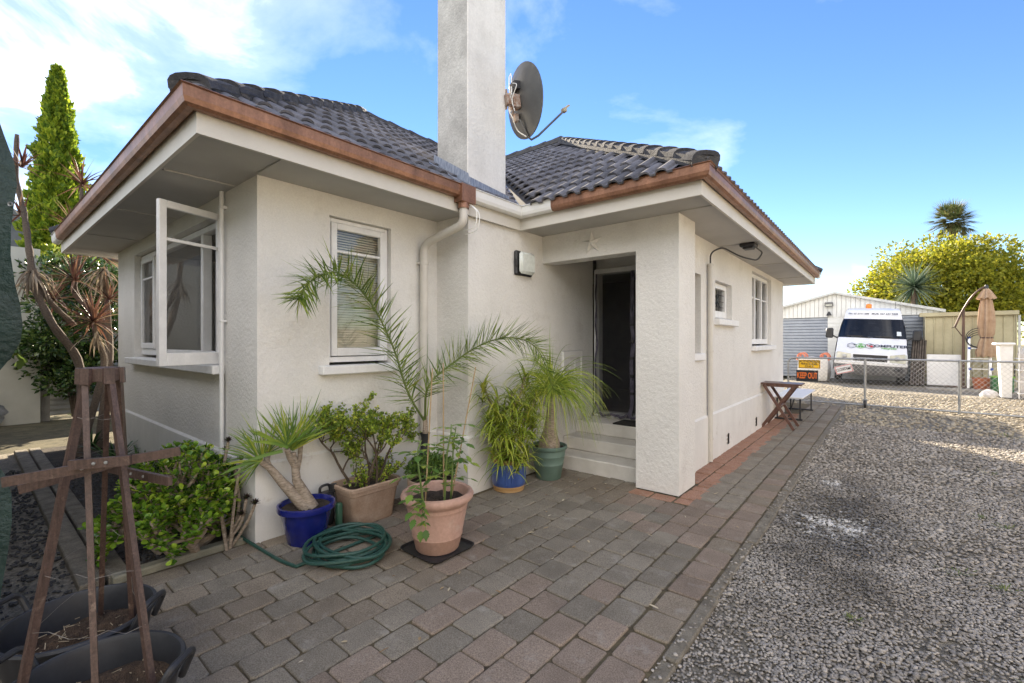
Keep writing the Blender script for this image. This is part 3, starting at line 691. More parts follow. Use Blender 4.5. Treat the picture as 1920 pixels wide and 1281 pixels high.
# ---- windows
def frame_rect(b, fx, a0, a1, z0, z1, w, d0, d1, bev=.004):
    """four members; fx(b, a0, a1, z0, z1, d0, d1) draws one"""
    fx(b, a0, a0+w, z0, z1, d0, d1); fx(b, a1-w, a1, z0, z1, d0, d1); fx(b, a0+w, a1-w, z1-w, z1, d0, d1); fx(b, a0+w, a1-w, z0, z0+w*1.35, d0, d1)
def FX(x):   # in wall x = const, depth inward (negative x)
    return lambda b, a0, a1, z0, z1, d0, d1: b.bbox(x-d1, x-d0, a0, a1, z0, z1, .004)
def FY(y):
    return lambda b, a0, a1, z0, z1, d0, d1: b.bbox(a0, a1, y+d0, y+d1, z0, z1, .004)
def pane(win, fx, a0, a1, z0, z1, d, m=None): return part('pane', m or M['glass'], win, lambda b: fx(b, a0, a1, z0, z1, d, d+.004) if False else pane_box(b, fx, a0, a1, z0, z1, d))
def pane_box(b, fx, a0, a1, z0, z1, d):
    t = MB(); fx(t, a0, a1, z0, z1, d, d+.010)
    xs = [v[0] for v in t.v]; ys = [v[1] for v in t.v]; zs = [v[2] for v in t.v]
    x0, x1, y0, y1 = min(xs), max(xs), min(ys), max(ys)
    if x1-x0 < y1-y0: xm = (x0+x1)/2; b.add([(xm,y0,z0),(xm,y1,z0),(xm,y1,z1),(xm,y0,z1)], [(0,1,2,3)])
    else: ym = (y0+y1)/2; b.add([(x0,ym,z0),(x1,ym,z0),(x1,ym,z1),(x0,ym,z1)], [(0,1,2,3)])
def window(base, fx):
    w = empty_part('window', house); w.location = Vector(base)-wloc(house); return w
# front window with three lights, the right one open
fx = FY(Y0); w = window((-5.9,Y0,1.29), fx)
def f(b):
    frame_rect(b, fx, W1[0]+.01, W1[1]-.005, W1[2]+.045, W1[3]-.01, .055, .07, .15)
    for x in (-6.72, -5.12): fx(b, x-.035, x+.035, W1[2]+.12, W1[3]-.065, .072, .148)
part('frame', M['white'], w, f)
def sash(b, a0, a1): frame_rect(b, fx, a0, a1, W1[2]+.125, W1[3]-.07, .05, .05, .09); fx(b, a0+.05, a1-.05, 2.27, 2.295, .06, .08)
part('sash', M['white'], w, lambda b: sash(b, W1[0]+.07, -6.76)); pane(w, fx, W1[0]+.11, -6.80, 1.46, 2.49, .07)
pane(w, fx, -6.69, -5.15, 1.41, 2.54, .10)
part('sill', M['white'], w, lambda b: b.bbox(-7.50, -4.30, Y0-.09, Y0+.12, 1.225, 1.30, .008))
# the open sash, hinged at the right jamb, swung out about 85 degrees
hx, hy = -4.42, Y0+.04
osx = empty_part('open_sash', w); osx.location = Vector((hx, hy, 1.33))-wloc(w)
sw, sz0, sz1 = .52, -.02, 1.26
part('sash_frame', M['white'], osx, lambda b: [b.bbox(hx-sw, hx-sw+.055, hy, hy+.04, 1.33+sz0, 1.33+sz1, .004), b.bbox(hx-.055, hx, hy, hy+.04, 1.33+sz0, 1.33+sz1, .004), b.bbox(hx-sw+.055, hx-.055, hy+.001, hy+.039, 1.33+sz1-.055, 1.33+sz1, .004), b.bbox(hx-sw+.055, hx-.055, hy+.001, hy+.039, 1.33+sz0, 1.33+sz0+.10, .004), b.bbox(hx-sw+.055, hx-.055, hy+.008, hy+.032, 1.33+.95, 1.33+.975, .003)])
part('pane', M['glass'], osx, lambda b: b.add([(hx-sw+.05,hy+.02,1.40),(hx-.05,hy+.02,1.40),(hx-.05,hy+.02,2.55),(hx-sw+.05,hy+.02,2.55)], [(0,1,2,3)]))
osx.rotation_euler = (0, 0, R(108))
# side window with the blind
fx = FX(X0); w = window((X0,2.29,1.29), fx)
part('frame', M['white'], w, lambda b: frame_rect(b, fx, W2[0]+.004, W2[1]-.004, W2[2]+.03, W2[3]-.004, .035, .05, .13))
def f(b): frame_rect(b, fx, W2[0]+.042, W2[1]-.042, W2[2]+.085, W2[3]-.044, .052, .035, .085); fx(b, W2[0]+.09, W2[1]-.09, 2.275, 2.297, .045, .075)
part('sash', M['white'], w, f); pane(w, fx, W2[0]+.08, W2[1]-.08, 1.42, 2.50, .06)
part('sill', M['white'], w, lambda b: b.bbox(X0-.1, X0+.085, 1.885, 2.665, 1.222, 1.297, .008))
M['blind'] = mat('blind_slat', (.80,.79,.66), (.85,.84,.72), scale=3, rough=.5, trans=.25)
bl = part('blind', M['blind'], w, lambda b: [b.add([(X0-.115,W2[0]+.05,z),(X0-.115,W2[1]-.05,z),(X0-.137,W2[1]-.05,z+.021),(X0-.137,W2[0]+.05,z+.021)], [(0,1,2,3)]) for z in [1.38+.0225*i for i in range(51)]])
tag(bl, kind='stuff')
part('blind_cord', M['plastic_white'], w, lambda b: [b.tube([(X0-.112,y,1.37),(X0-.112,y,2.53)], .0015, 4) for y in (2.10, 2.42)])
# right hand windows
fx = FX(X3); w = window((X3,6.6,1.79), fx)
part('frame', M['white'], w, lambda b: frame_rect(b, fx, 6.245, 7.045, 1.825, 2.295, .07, .07, .14)); pane(w, fx, 6.31, 6.98, 1.90, 2.23, .10)
def f(b):
    for i in range(1, 6): yy = 6.31+.67*i/6; fx(b, yy-.004, yy+.004, 1.91, 2.22, .094, .100)
    for z in (1.98, 2.06, 2.15): fx(b, 6.31, 6.98, z-.004, z+.004, .090, .096)
    for i in range(-1, 2): b.bar((X3-.09, 6.645+.12*i, 1.98), (X3-.09, 6.645-.1*i, 2.15), .008, .008)
part('lead_came', M['black'], w, f)
part('sill', M['white'], w, lambda b: b.bbox(X3-.08, X3+.075, 6.18, 7.16, 1.715, 1.797, .008))
w = window((X3,9.1,1.42), fx)
def f(b):
    frame_rect(b, fx, 8.315, 9.905, 1.455, 2.665, .065, .06, .14)
    for yy in (8.84, 9.37): fx(b, yy-.035, yy+.035, 1.54, 2.60, .062, .138)
    for a0, a1 in ((8.38,8.805),(8.875,9.335),(9.405,9.84)): fx(b, a0, a1, 2.25, 2.275, .08, .11)
part('frame', M['white'], w, f)
for a0, a1 in ((8.38,8.805),(8.875,9.335),(9.405,9.84)): pane(w, fx, a0, a1, 1.54, 2.60, .095)
part('sill', M['white'], w, lambda b: b.bbox(X3-.08, X3+.075, 8.25, 10.0, 1.345, 1.427, .008))
w = window((X3,5.4,1.36), fx)
part('pane', mat('obscure_glass', (.17,.15,.13), (.24,.22,.19), scale=40, rough=.35, bump=.8, bscale=90, bdist=.01), w, lambda b: b.box(X3-.12, X3-.11, 5.15, 5.65, 1.36, 2.30))
part('sill', M['white'], w, lambda b: b.bbox(X3-.08, X3+.04, 5.10, 5.72, 1.275, 1.357, .008))
# ---- porch: steps, door, fly screen
st = empty_part('steps', house); st.location = Vector((-2.6,4.8,0))-wloc(house)
for y0, z0, z1 in ((4.56,-.04,.155), (4.86,.157,.31), (5.16,.312,.465)):
    part('step', M['step'], st, lambda b: b.bbox(X1+.001, -1.94 if y0 > 4.88 else -2.001 if y0 < 4.7 else -1.995, y0, 5.74, z0, z1, .012))
wallY('door_wall', 5.72, 5.76, X1, X3-.2, 2.50, ZS, [], M['stucco'])
dr = empty_part('door', house); dr.location = Vector((-2.55,5.7,.5))-wloc(house)
fx = FY(5.62)
part('door_frame', M['white'], dr, lambda b: [fx(b, X1+.02, X1+.10, .47, 2.5, 0, .1), fx(b, -2.06, -1.94, .47, 2.5, 0, .1), fx(b, X1+.10, -2.06, 2.42, 2.5, 0, .1), fx(b, X1+.10, -2.06, .465, .54, -.02, .1)])
M['screen'] = None
def screen_mat():
    m = bpy.data.materials.new('fly_screen'); m.use_nodes = True; t = m.node_tree; bs = t.nodes['Principled BSDF']; bs.inputs['Base Color'].default_value = (.02,.02,.025,1); bs.inputs['Roughness'].default_value = .8
    tr = N(t, 'ShaderNodeBsdfTransparent'); ms = N(t, 'ShaderNodeMixShader', inp={0: .5}); t.links.new(tr.outputs[0], ms.inputs[1]); t.links.new(bs.outputs[0], ms.inputs[2]); t.links.new(ms.outputs[0], t.nodes['Material Output'].inputs[0]); return m
M['screen'] = screen_mat()
sc = thing('fly_screen', (-2.6,5.6,.5), 'black mesh fly screen curtain hanging in the porch doorway', 'fly screen')
def curtain(b, x0, x1, y):
    n = 40; v = []
    for k in range(n+1):
        t = k/n; x = x0+(x1-x0)*t; v += [(x, y+.010*math.sin(t*9)+.02*math.sin(t*23)*.6, .50+.02*math.sin(t*14)), (x, y+.004*math.sin(t*9), 2.43)]
    b.add(v, [(2*k, 2*k+2, 2*k+3, 2*k+1) for k in range(n)])
part('mesh_panel', M['screen'], sc, lambda b: curtain(b, X1+.06, -2.56, 5.585), True); part('mesh_panel', M['screen'], sc, lambda b: curtain(b, -2.58, -1.98, 5.575), True)
M['screen_tape'] = mat('screen_tape', (.045,.04,.06), (.12,.11,.15), scale=10, rough=.7)
def tape(b, x, w):
    v = []
    for k in range(31):
        z = .49+1.94*k/30; xo = .02*math.sin(k*.5)*(1-k/30)+(.06*(1-k/8)**2 if k < 8 else 0)*-1
        v += [(x-w/2+xo, 5.572+.012*math.sin(k*.9), z), (x+w/2+xo, 5.566+.012*math.sin(k*.9+.6), z)]
    b.add(v, [(2*k, 2*k+1, 2*k+3, 2*k+2) for k in range(30)])
part('edge_tape', M['screen_tape'], sc, lambda b: tape(b, -2.57, .055), True); part('edge_tape', M['screen_tape'], sc, lambda b: tape(b, X1+.08, .03), True)
part('edge_tape', M['screen_tape'], sc, lambda b: b.tube([(X1+.1+i*.045, 5.55+.02*math.sin(i*1.3), .505+.012*math.sin(i*2.1)+(.03 if i%5==0 else 0)) for i in range(24)], .018, 6), True)
for z in (1.72, 1.5, 1.28, 1.05, .82): part('magnet', M['black'], sc, lambda b: b.bbox(-2.595, -2.54, 5.55, 5.562, z-.018, z+.018, .003))
# hallway behind the screen
part('hall_cabinet', mat('hall_wood', (.10,.05,.025), (.16,.08,.04), scale=6), house, lambda b: b.bbox(-3.1, -2.75, 7.2, 8.2, .5, 1.4, .01))
part('hall_door', M['interior'], house, lambda b: [b.bbox(-2.5, -2.0, 8.70, 8.78, .5, 2.3, .01), b.bbox(-2.42, -2.08, 8.68, 8.70, 1.5, 2.1, .008)])
# meter cupboard door in the side wall
mc = part('meter_door', M['plinth'], house, lambda b: [b.bbox(X1-.02, X1+.012, 4.835, 5.335, .645, 1.375, .004), b.bbox(X1+.012, X1+.028, 4.84, 4.90, .65, 1.37, .003), b.bbox(X1+.012, X1+.028, 5.27, 5.33, .65, 1.37, .003), b.bbox(X1+.012, X1+.0275, 4.90, 5.27, 1.29, 1.37, .003), b.bbox(X1+.012, X1+.0275, 4.90, 5.27, .65, .73, .003), b.bbox(X1+.012, X1+.022, 5.0, 5.006, .73, 1.29, .002), b.bbox(X1+.012, X1+.022, 5.12, 5.126, .73, 1.29, .002)])
# door mat
b = MB(); b.bbox(-2.66, -2.02, 5.19, 5.52, .466, .482, .005); 
tag(b.build('door_mat', mat('coir_mat', (.012,.012,.012), (.035,.033,.03), scale=60, rough=.98, bump=.8, bscale=200)), 'black door mat on the top porch step', 'door mat')
# star ornament on the beam
def star(b):
    cx, cz, y = -2.51, 2.585, YP; v = [(cx, y-.06, cz)]
    for k in range(10):
        a = math.pi/2+k*math.pi/5+.05; rr_ = .14 if k % 2 == 0 else .05; v.append((cx+rr_*math.cos(a), y-.004, cz+rr_*math.sin(a)))
    b.add(v, [(0, 1+k, 1+(k+1) % 10) for k in range(10)]); b.fix = True
b = MB(); star(b); tag(b.build('wall_star', M['stucco']), 'cream five pointed star on the beam above the porch', 'ornament')
# bulkhead light on the wall
lt = thing('bulkhead_light', (X1,4.02,2.37), 'square bulkhead light with frosted lens on the porch wall', 'wall light')
part('base', M['black'], lt, lambda b: b.bbox(X1, X1+.045, 3.87, 4.17, 2.235, 2.505, .015))
part('lens', mat('frosted_lens', (.62,.66,.63), (.72,.76,.73), scale=25, rough=.22, bump=.4, bscale=220, bdist=.003, coat=.5), lt, lambda b: b.bbox(X1+.046, X1+.105, 3.885, 4.155, 2.248, 2.492, .03), True)
part('hinge', M['black'], lt, lambda b: b.bbox(X1+.02, X1+.06, 3.862, 3.875, 2.33, 2.41, .004))
# junction box under the eave
jb = part('sensor_box', M['black'], house, lambda b: b.bbox(-1.46, -1.28, 6.30, 6.50, 2.70, 2.748, .012) and b.bbox(-1.43, -1.31, 6.33, 6.47, 2.675, 2.70, .008))
# ================================================================ POTS AND PLANTS
def ray(px, py): a = (px-960)/853; return Vector((FW[0]+a*RT[0], FW[1]+a*RT[1], -(py-640)/853))
EYE = Vector((0, 0, 1.5))
def wp(px, py, d): return EYE+ray(px, py)*d
def gp(px, py, z=0): r_ = ray(px, py); return EYE+r_*((z-1.5)/r_.z)
def atx(px, py, X): r_ = ray(px, py); return EYE+r_*(X/r_.x)
def aty(px, py, Y): r_ = ray(px, py); return EYE+r_*(Y/r_.y)
def leafmat(name, cols, rough=.45, trans=.3, spec=.4):
    m = bpy.data.materials.new(name); m.use_nodes = True; t = m.node_tree; bs = t.nodes['Principled BSDF']
    bs.inputs['Roughness'].default_value = rough; bs.inputs['Specular IOR Level'].default_value = spec
    at = N(t, 'ShaderNodeAttribute', attribute_name='tint'); rp = N(t, 'ShaderNodeValToRGB'); t.links.new(at.outputs['Fac'], rp.inputs[0])
    rp.color_ramp.elements[0].color = (*cols[0], 1); rp.color_ramp.elements[1].color = (*cols[-1], 1)
    for i, c in enumerate(cols[1:-1]): rp.color_ramp.elements.new((i+1)/(len(cols)-1)).color = (*c, 1)
    t.links.new(rp.outputs[0], bs.inputs['Base Color'])
    tl = N(t, 'ShaderNodeBsdfTranslucent'); t.links.new(rp.outputs[0], tl.inputs[0]); ms = N(t, 'ShaderNodeMixShader', inp={0: trans})
    t.links.new(bs.outputs[0], ms.inputs[1]); t.links.new(tl.outputs[0], ms.inputs[2]); t.links.new(ms.outputs[0], t.nodes['Material Output'].inputs[0]); return m
def tint_obj(o, per, seed=0):
    """random tint per run of `per` vertices"""
    n = len(o.data.vertices); k = (n+per-1)//per; rs = np.random.RandomState(seed+n)
    a = np.repeat(rs.uniform(0, 1, k), per)[:n].astype(np.float32); at = o.data.attributes.new('tint', 'FLOAT', 'POINT'); at.data.foreach_set('value', a); return o
def leafcloud(name, P, D, size, width, m, parent=None, curl=.15, tints=None):
    """leaves as folded diamonds of 2 quads; P base points, D directions"""
    P = np.asarray(P, float); D = np.asarray(D, float); n = len(P)
    D = D/np.linalg.norm(D, axis=1, keepdims=True)
    A = np.random.normal(0, 1, (n, 3)); S = np.cross(D, A); S /= np.linalg.norm(S, axis=1, keepdims=True)+1e-9; U = np.cross(S, D)
    sz = np.asarray(size).reshape(-1, 1)*np.random.uniform(.7, 1.25, (n, 1)); wd = sz*width
    mid = P+D*sz*.5+U*sz*curl*.3
    tip = P+D*sz-U*sz*curl*.4
    V = np.stack([P, mid-S*wd*.5+U*wd*.2, tip, mid+S*wd*.5+U*wd*.2, mid], 1)
    sh = np.array(wloc(parent)) if parent else 0
    V = (V-sh).reshape(-1, 3)
    f = np.array([(0,4,1),(1,4,2),(0,3,4),(4,3,2)]); F = (f[None]+(np.arange(n)*5)[:, None, None]).reshape(-1, 3)
    me = bpy.data.meshes.new(name); me.vertices.add(len(V)); me.vertices.foreach_set('co', V.reshape(-1)); me.loops.add(F.size); me.loops.foreach_set('vertex_index', F.reshape(-1).astype(np.int32))
    me.polygons.add(len(F)); me.polygons.foreach_set('loop_start', np.arange(0, F.size, 3, dtype=np.int32)); me.polygons.foreach_set('loop_total', np.full(len(F), 3, dtype=np.int32))
    tt = np.random.uniform(0, 1, n) if tints is None else np.clip(tints, 0, 1)
    at = me.attributes.new('tint', 'FLOAT', 'POINT'); at.data.foreach_set('value', np.repeat(tt, 5).astype(np.float32))
    me.update(); me.validate(); me.materials.append(m); o = bpy.data.objects.new(name, me); link(o, parent); return o
def rv(): 
    v = Vector((random.gauss(0, 1), random.gauss(0, 1), random.gauss(0, 1))); return v.normalized()
def Tr(x, y, z=0): return Matrix.Translation((x, y, z))
M['potsoil'] = mat('potting_soil', (.03,.022,.016), (.075,.055,.04), scale=30, rough=.97, bump=1, bscale=120, bdist=.02, fine=.4, fscale=220)
M['terracotta'] = mat('terracotta_plastic', (.43,.265,.205), (.51,.325,.26), scale=5, rough=.65, fine=.08, fscale=40, c3=(.38,.26,.20), blotch=((.55,.46,.39), 8, .58, .75, .5))
M['terra_old'] = mat('weathered_terracotta', (.35,.24,.17), (.46,.34,.255), scale=7, rough=.85, fine=.12, fscale=60, bump=.15, bscale=60, c3=(.5,.42,.34))
M['cobalt'] = mat('cobalt_glaze', (.006,.010,.115), (.012,.020,.20), scale=5, rough=.22, bump=.12, bscale=25, coat=.5)
M['blueglaze'] = mat('blue_glaze', (.035,.075,.26), (.06,.12,.36), scale=9, rough=.28, bump=.15, bscale=50, coat=.5, stretch=(1,1,.3))
M['ochre'] = mat('ochre_rim', (.40,.24,.10), (.50,.32,.15), scale=8, rough=.5, stretch=(1,1,8))
M['sage'] = mat('sage_plastic', (.11,.175,.145), (.14,.215,.18), scale=6, rough=.5, fine=.05)
M['bark'] = mat('pale_bark', (.20,.155,.11), (.40,.33,.26), scale=30, rough=.9, bump=.7, bscale=90, bdist=.008, stretch=(1,1,3))
M['bark_dark'] = mat('dark_bark', (.07,.05,.035), (.14,.105,.075), scale=30, rough=.95, bump=.8, bscale=80, bdist=.01)
def pot(name, loc, prof, label, m, soil_r, soil_z, n=40, group=None, smooth=True, sm=None):
    t = thing(name, loc, label, 'pot', group); part('body', m, t, lambda b: b.lathe(prof, n, Tr(*loc)), smooth)
    def f(b):
        rings = 7; v = [(loc[0], loc[1], loc[2]+soil_z+.012)]; 
        for i in range(1, rings+1):
            for k in range(28): a = 2*math.pi*k/28; rr_ = soil_r*i/rings; v.append((loc[0]+rr_*math.cos(a), loc[1]+rr_*math.sin(a), loc[2]+soil_z+random.uniform(-.006, .012)))
        ff = [(0, 1+k, 1+(k+1) % 28) for k in range(28)]
        for i in range(rings-1):
            for k in range(28): ff.append((1+i*28+k, 1+(i+1)*28+k, 1+(i+1)*28+(k+1) % 28, 1+i*28+(k+1) % 28))
        b.add(v, ff)
    part('soil', sm or M['potsoil'], t, f, True); return t
# cobalt pot with the fan aloe
C1 = (-3.385, 1.66, 0)
pot('blue_pot', C1, [(.0,.0),(.128,.0),(.132,.01),(.168,.18),(.180,.235),(.186,.243),(.203,.246),(.206,.262),(.203,.285),(.190,.288),(.182,.275),(.176,.22)], 'cobalt blue glazed pot holding the forked trunk succulent', M['cobalt'], .178, .245)
# rectangular planter
pl_ = thing('rectangular_planter', (-3.425, 2.2, 0), 'weathered rectangular terracotta planter holding the small leaved bush', 'planter')
def rrect(cx, cy, hx_, hy_, rad, z, n=5):
    v = []
    for sx, sy, a0 in ((1,1,0),(-1,1,90),(-1,-1,180),(1,-1,270)):
        for k in range(n+1): a = R(a0+90*k/n); v.append((cx+sx*(hx_-rad)+rad*math.cos(a), cy+sy*(hy_-rad)+rad*math.sin(a), z))
    return v
def rr_body(b, cx, cy, rows):
    n = None; v = []
    for hx_, hy_, rad, z in rows: q = rrect(cx, cy, hx_, hy_, rad, z); n = len(q); v += q
    f_ = [(i*n+k, i*n+(k+1) % n, (i+1)*n+(k+1) % n, (i+1)*n+k) for i in range(len(rows)-1) for k in range(n)]
    b.add(v, f_)
part('body', M['terra_old'], pl_, lambda b: rr_body(b, -3.425, 2.2, [(.125,.185,.05,.0),(.128,.188,.05,.008),(.150,.225,.05,.245),(.152,.227,.05,.25),(.158,.233,.05,.255),(.162,.238,.05,.285),(.172,.250,.055,.29),(.175,.253,.055,.315),(.165,.243,.05,.325),(.150,.225,.045,.318),(.145,.22,.04,.25)]), True)
part('soil', M['potsoil'], pl_, lambda b: rr_body(b, -3.425, 2.2, [(.146,.222,.04,.275),(.08,.12,.03,.285),(.001,.001,.0005,.29)]))
# terracotta pot behind
C3 = (-3.08, 2.62, 0)
pot('terracotta_pot', C3, [(0,0),(.14,0),(.145,.01),(.185,.25),(.19,.255),(.205,.26),(.208,.31),(.195,.315),(.188,.30),(.18,.24)], 'older terracotta pot half hidden behind the big pot', M['terra_old'], .183, .28)
# large terracotta pot in front with saucer tray
C4 = (-2.52, 2.20, 0)
big = pot('large_terracotta_pot', (C4[0], C4[1], .012), [(0,0),(.148,0),(.155,.008),(.178,.10),(.182,.105),(.180,.112),(.212,.28),(.216,.30),(.218,.302),(.219,.325),(.222,.33),(.240,.345),(.258,.365),(.262,.385),(.252,.405),(.236,.412),(.222,.405),(.216,.38),(.206,.32)], 'large pale terracotta pot holding the tomato plant', M['terracotta'], .205, .34, 48)
tr_ = thing('drip_tray', (C4[0], C4[1], 0), 'square black drip tray under the large terracotta pot', 'tray')
part('tray_rim', M['black'], tr_, lambda b: rr_body(b, C4[0], C4[1], [(.19,.19,.05,.004),(.20,.20,.055,.02),(.206,.206,.06,.022),(.198,.198,.055,.024),(.188,.188,.05,.009),(.01,.01,.005,.009)]), True)
# blue glazed cylinder pot with ochre bands
C5 = (-2.985, 3.56, 0)
p5 = pot('glazed_pot', C5, [(.165,.055),(.170,.06),(.175,.10),(.177,.17),(.175,.24),(.168,.272),(.163,.278)], 'blue glazed pot with ochre bands beside the steps', M['blueglaze'], .155, .285)
part('base_band', M['ochre'], p5, lambda b: b.lathe([(0,.0),(.150,.0),(.157,.006),(.157,.014),(.152,.018),(.159,.022),(.161,.034),(.156,.037),(.163,.042),(.165,.055)], 40, Tr(*C5)), True)
part('rim_band', M['ochre'], p5, lambda b: b.lathe([(.163,.278),(.168,.282),(.168,.292),(.163,.296),(.172,.30),(.177,.308),(.177,.318),(.170,.325),(.160,.322),(.155,.29)], 40, Tr(*C5)), True)
def emb(b):
    ang = math.atan2(-C5[1], -C5[0]); a0 = math.atan2(0-C5[1], 0-C5[0])
    for s in (-1, 1):
        pts = []
        for k in range(13): q = 2*math.pi*k/12; aa = a0+(s*.028+.024*math.cos(q))/.177; pts.append((C5[0]+.178*math.cos(aa), C5[1]+.178*math.sin(aa), .235+.022*math.sin(q)))
        b.tube(pts, .004, 5, False)
    for s in (-1, 1): b.tube([(C5[0]+.178*math.cos(a0+s*q), C5[1]+.178*math.sin(a0+s*q), z) for q, z in ((.1,.205),(.16,.17),(.18,.12),(.15,.08))], .004, 5)
part('relief', M['blueglaze'], p5, emb, True)
# sage plastic pot
C6 = (-2.89, 4.13, 0)
pot('green_plastic_pot', C6, [(0,0),(.13,0),(.136,.006),(.162,.16),(.166,.165),(.164,.17),(.178,.25),(.182,.255),(.18,.262),(.188,.318),(.200,.325),(.206,.335),(.206,.358),(.196,.364),(.186,.355),(.180,.30)], 'sage green plastic pot at the foot of the steps', M['sage'], .182, .325)

# --- fan aloe (forked trunk succulent)
L_FAN = leafmat('fan_leaf', [(0.096,0.180,0.042), (0.148,0.258,0.048), (0.260,0.359,0.055), (0.522,0.530,0.072)], .42, .22)
fa = thing('fan_succulent', (C1[0], C1[1], .25), 'forked trunk succulent with fans of strap leaves in cobalt pot', 'plant')
d0 = 3.43
base = Vector((C1[0], C1[1], .24))
def tk(pts): return [wp(px, py, d) for px, py, d in pts]
tl_ = [base+Vector((.02,0,0))]+tk([(530,905,3.40),(505,876,3.36),(489,866,3.33)]); tr2 = [base+Vector((.03,.03,0))]+tk([(556,900,3.43),(553,872,3.44),(549,848,3.44)])
part('trunk', M['bark'], fa, lambda b: [b.tube(tl_, [.052,.034,.025,.021], 10), b.tube(tr2, [.05,.032,.026,.022], 10), b.tube(tk([(505,876,3.36),(500,862,3.40),(503,850,3.45)]), [.024,.02,.02], 8), b.tube(tk([(554,875,3.44),(543,858,3.40),(538,842,3.37)]), [.026,.022,.02], 8), b.tube(tk([(556,880,3.45),(562,858,3.50),(564,835,3.55)]), [.026,.02,.018], 8)], True)
def fan(b, c, axis, n, ln, spread, planar, w=.020, droop=.25):
    c = Vector(c); ax = Vector(axis).normalized(); sd = Vector(planar).normalized(); nn = ax.cross(sd)
    for i in range(n):
        a = spread*(i/(n-1)-.5)*2; d = ax*math.cos(a)+sd*math.sin(a)+nn*random.uniform(-.28, .28)
        b.leaf(c+rv()*.012, d, ln*random.uniform(.7, 1.08)*(1-.15*abs(a)), w*random.uniform(.85, 1.2), droop*random.uniform(-.2, 1.3), 5, up=nn, fold=.18, prof=lambda t: (1-.1*t) if t < .6 else max(.08, 1-(t-.6)/.42))
toC = Vector((-FW[0], -FW[1], 0)); rtv = Vector((*RT, 0)); upv = Vector((0, 0, 1))
b = MB()
fan(b, wp(489,864,3.33), -rtv*.75+upv*.5+toC*.25, 34, .34, 1.4, rtv*.5+upv, .009, .6)
fan(b, wp(503,848,3.45), upv*.8-rtv*.45, 24, .38, 1.1, rtv, .009, .45)
fan(b, wp(538,838,3.37), upv, 32, .38, 1.2, rtv, .009, .12)
fan(b, wp(549,842,3.44), upv*.9+rtv*.25, 32, .43, 1.0, rtv, .009, .12)
fan(b, wp(564,832,3.55), upv*.8+rtv*.4, 24, .43, 1.0, rtv, .009, .2)
for (x, y), (x2, y2), dd in (((530,838),(470,820),.5),((530,845),(500,878),.15),((487,862),(420,905),.35),((540,838),(455,835),.55)):
    b.leaf(wp(x, y, 3.33), wp(x2, y2, 3.25)-wp(x, y, 3.33)+upv*.10, .27, .026, dd, 6, up=toC, fold=.12, prof=lambda t: (1-.1*t) if t < .6 else max(.08, 1-(t-.6)/.42))
tint_obj(b.build('leaves', L_FAN, fa, True), 18, 1)

# --- elephant bush
EB = thing('elephant_bush', (-3.42, 2.2, .28), 'bushy succulent with tiny round leaves in the rectangular planter', 'plant')
twigs = MB(); LP, LD = [], []
def grow(p, d, ln, r_, depth):
    n = 4; pts = [p.copy()]; q = p.copy(); dd = d.copy()
    for i in range(n):
        dd = (dd+rv()*.22+upv*.07).normalized()
        q = q+dd*ln/n
        if q.x < -3.60: q.x = -3.60+random.uniform(0, .03); dd.x = abs(dd.x)
        pts.append(q.copy())
        if depth <= 2:
            for s in range(6 if depth < 2 else 3):
                o = rv(); o = (o-dd*o.dot(dd)).normalized(); LP.append(q+dd*random.uniform(-.02, .0)+o*r_); LD.append(o+dd*.4+rv()*.3)
    twigs.tube(pts, [r_*(1-.3*i/n) for i in range(n+1)], 5 if depth < 2 else 7)
    if depth > 0:
        for k in range(random.choice((2, 3)) if depth > 2 else random.choice((2, 3, 3))):
            i = random.choice((2, 3, 4)); side = (dd+rv()*.85+upv*.15).normalized(); grow(pts[i], side, ln*random.uniform(.6, .85), r_*.62, depth-1)
for (bx, by) in ((-.06,-.12),(.04,-.05),(-.02,.12),(.06,.05),(.0,.0)):
    tgt = rv(); grow(Vector((-3.41+bx, 2.2+by, .27)), Vector((random.uniform(-.15,.2), by*2.2+random.uniform(-.15,.1), 1)).normalized(), random.uniform(.27, .35), .0125, 4)
for k in range(9):       # low side shoots
    a = random.uniform(0, 6.28); grow(Vector((-3.41+.05*math.cos(a), 2.2+.1*math.sin(a), .28)), Vector((math.cos(a)*.5, math.sin(a)*.8, .55)).normalized(), random.uniform(.15, .22), .007, 1)
twigs.build('branches', M['bark_dark'], EB, True)
L_EB = leafmat('small_leaf', [(0.096,0.156,0.026), (0.192,0.296,0.036), (0.330,0.452,0.055), (0.550,0.550,0.072)], .35, .25)
leafcloud('leaves', [tuple(p) for p in LP], [tuple(d) for d in LD], .024, .85, L_EB, EB)
print('EB', len(LP))
# herb mound in the older terracotta pot
LP, LD = [], []
for _ in range(1500):
    a = random.uniform(0, 6.28); r_ = .22*math.sqrt(random.random()); z = .33+.17*math.sqrt(max(0, 1-(r_/.23)**2))*random.uniform(.3, 1.1)
    LP.append((C3[0]+r_*math.cos(a), C3[1]+r_*math.sin(a), z)); LD.append(tuple(rv()+upv*.7+Vector((math.cos(a), math.sin(a), 0))*.5))
hb = thing('herb_plant', (C3[0], C3[1], .3), 'low green herb mound in the older terracotta pot', 'plant')
part('stems', M['bark_dark'], hb, lambda b: [b.tube([(C3[0]+.02*math.cos(i), C3[1]+.02*math.sin(i), .28), (C3[0]+.14*math.cos(i*1.7), C3[1]+.14*math.sin(i*1.7), .44)], .004, 4) for i in range(14)])
leafcloud('leaves', LP, LD, .035, .5, leafmat('herb_leaf', [(0.043,0.098,0.023), (0.102,0.182,0.034), (0.174,0.273,0.046)], .5, .25), hb)

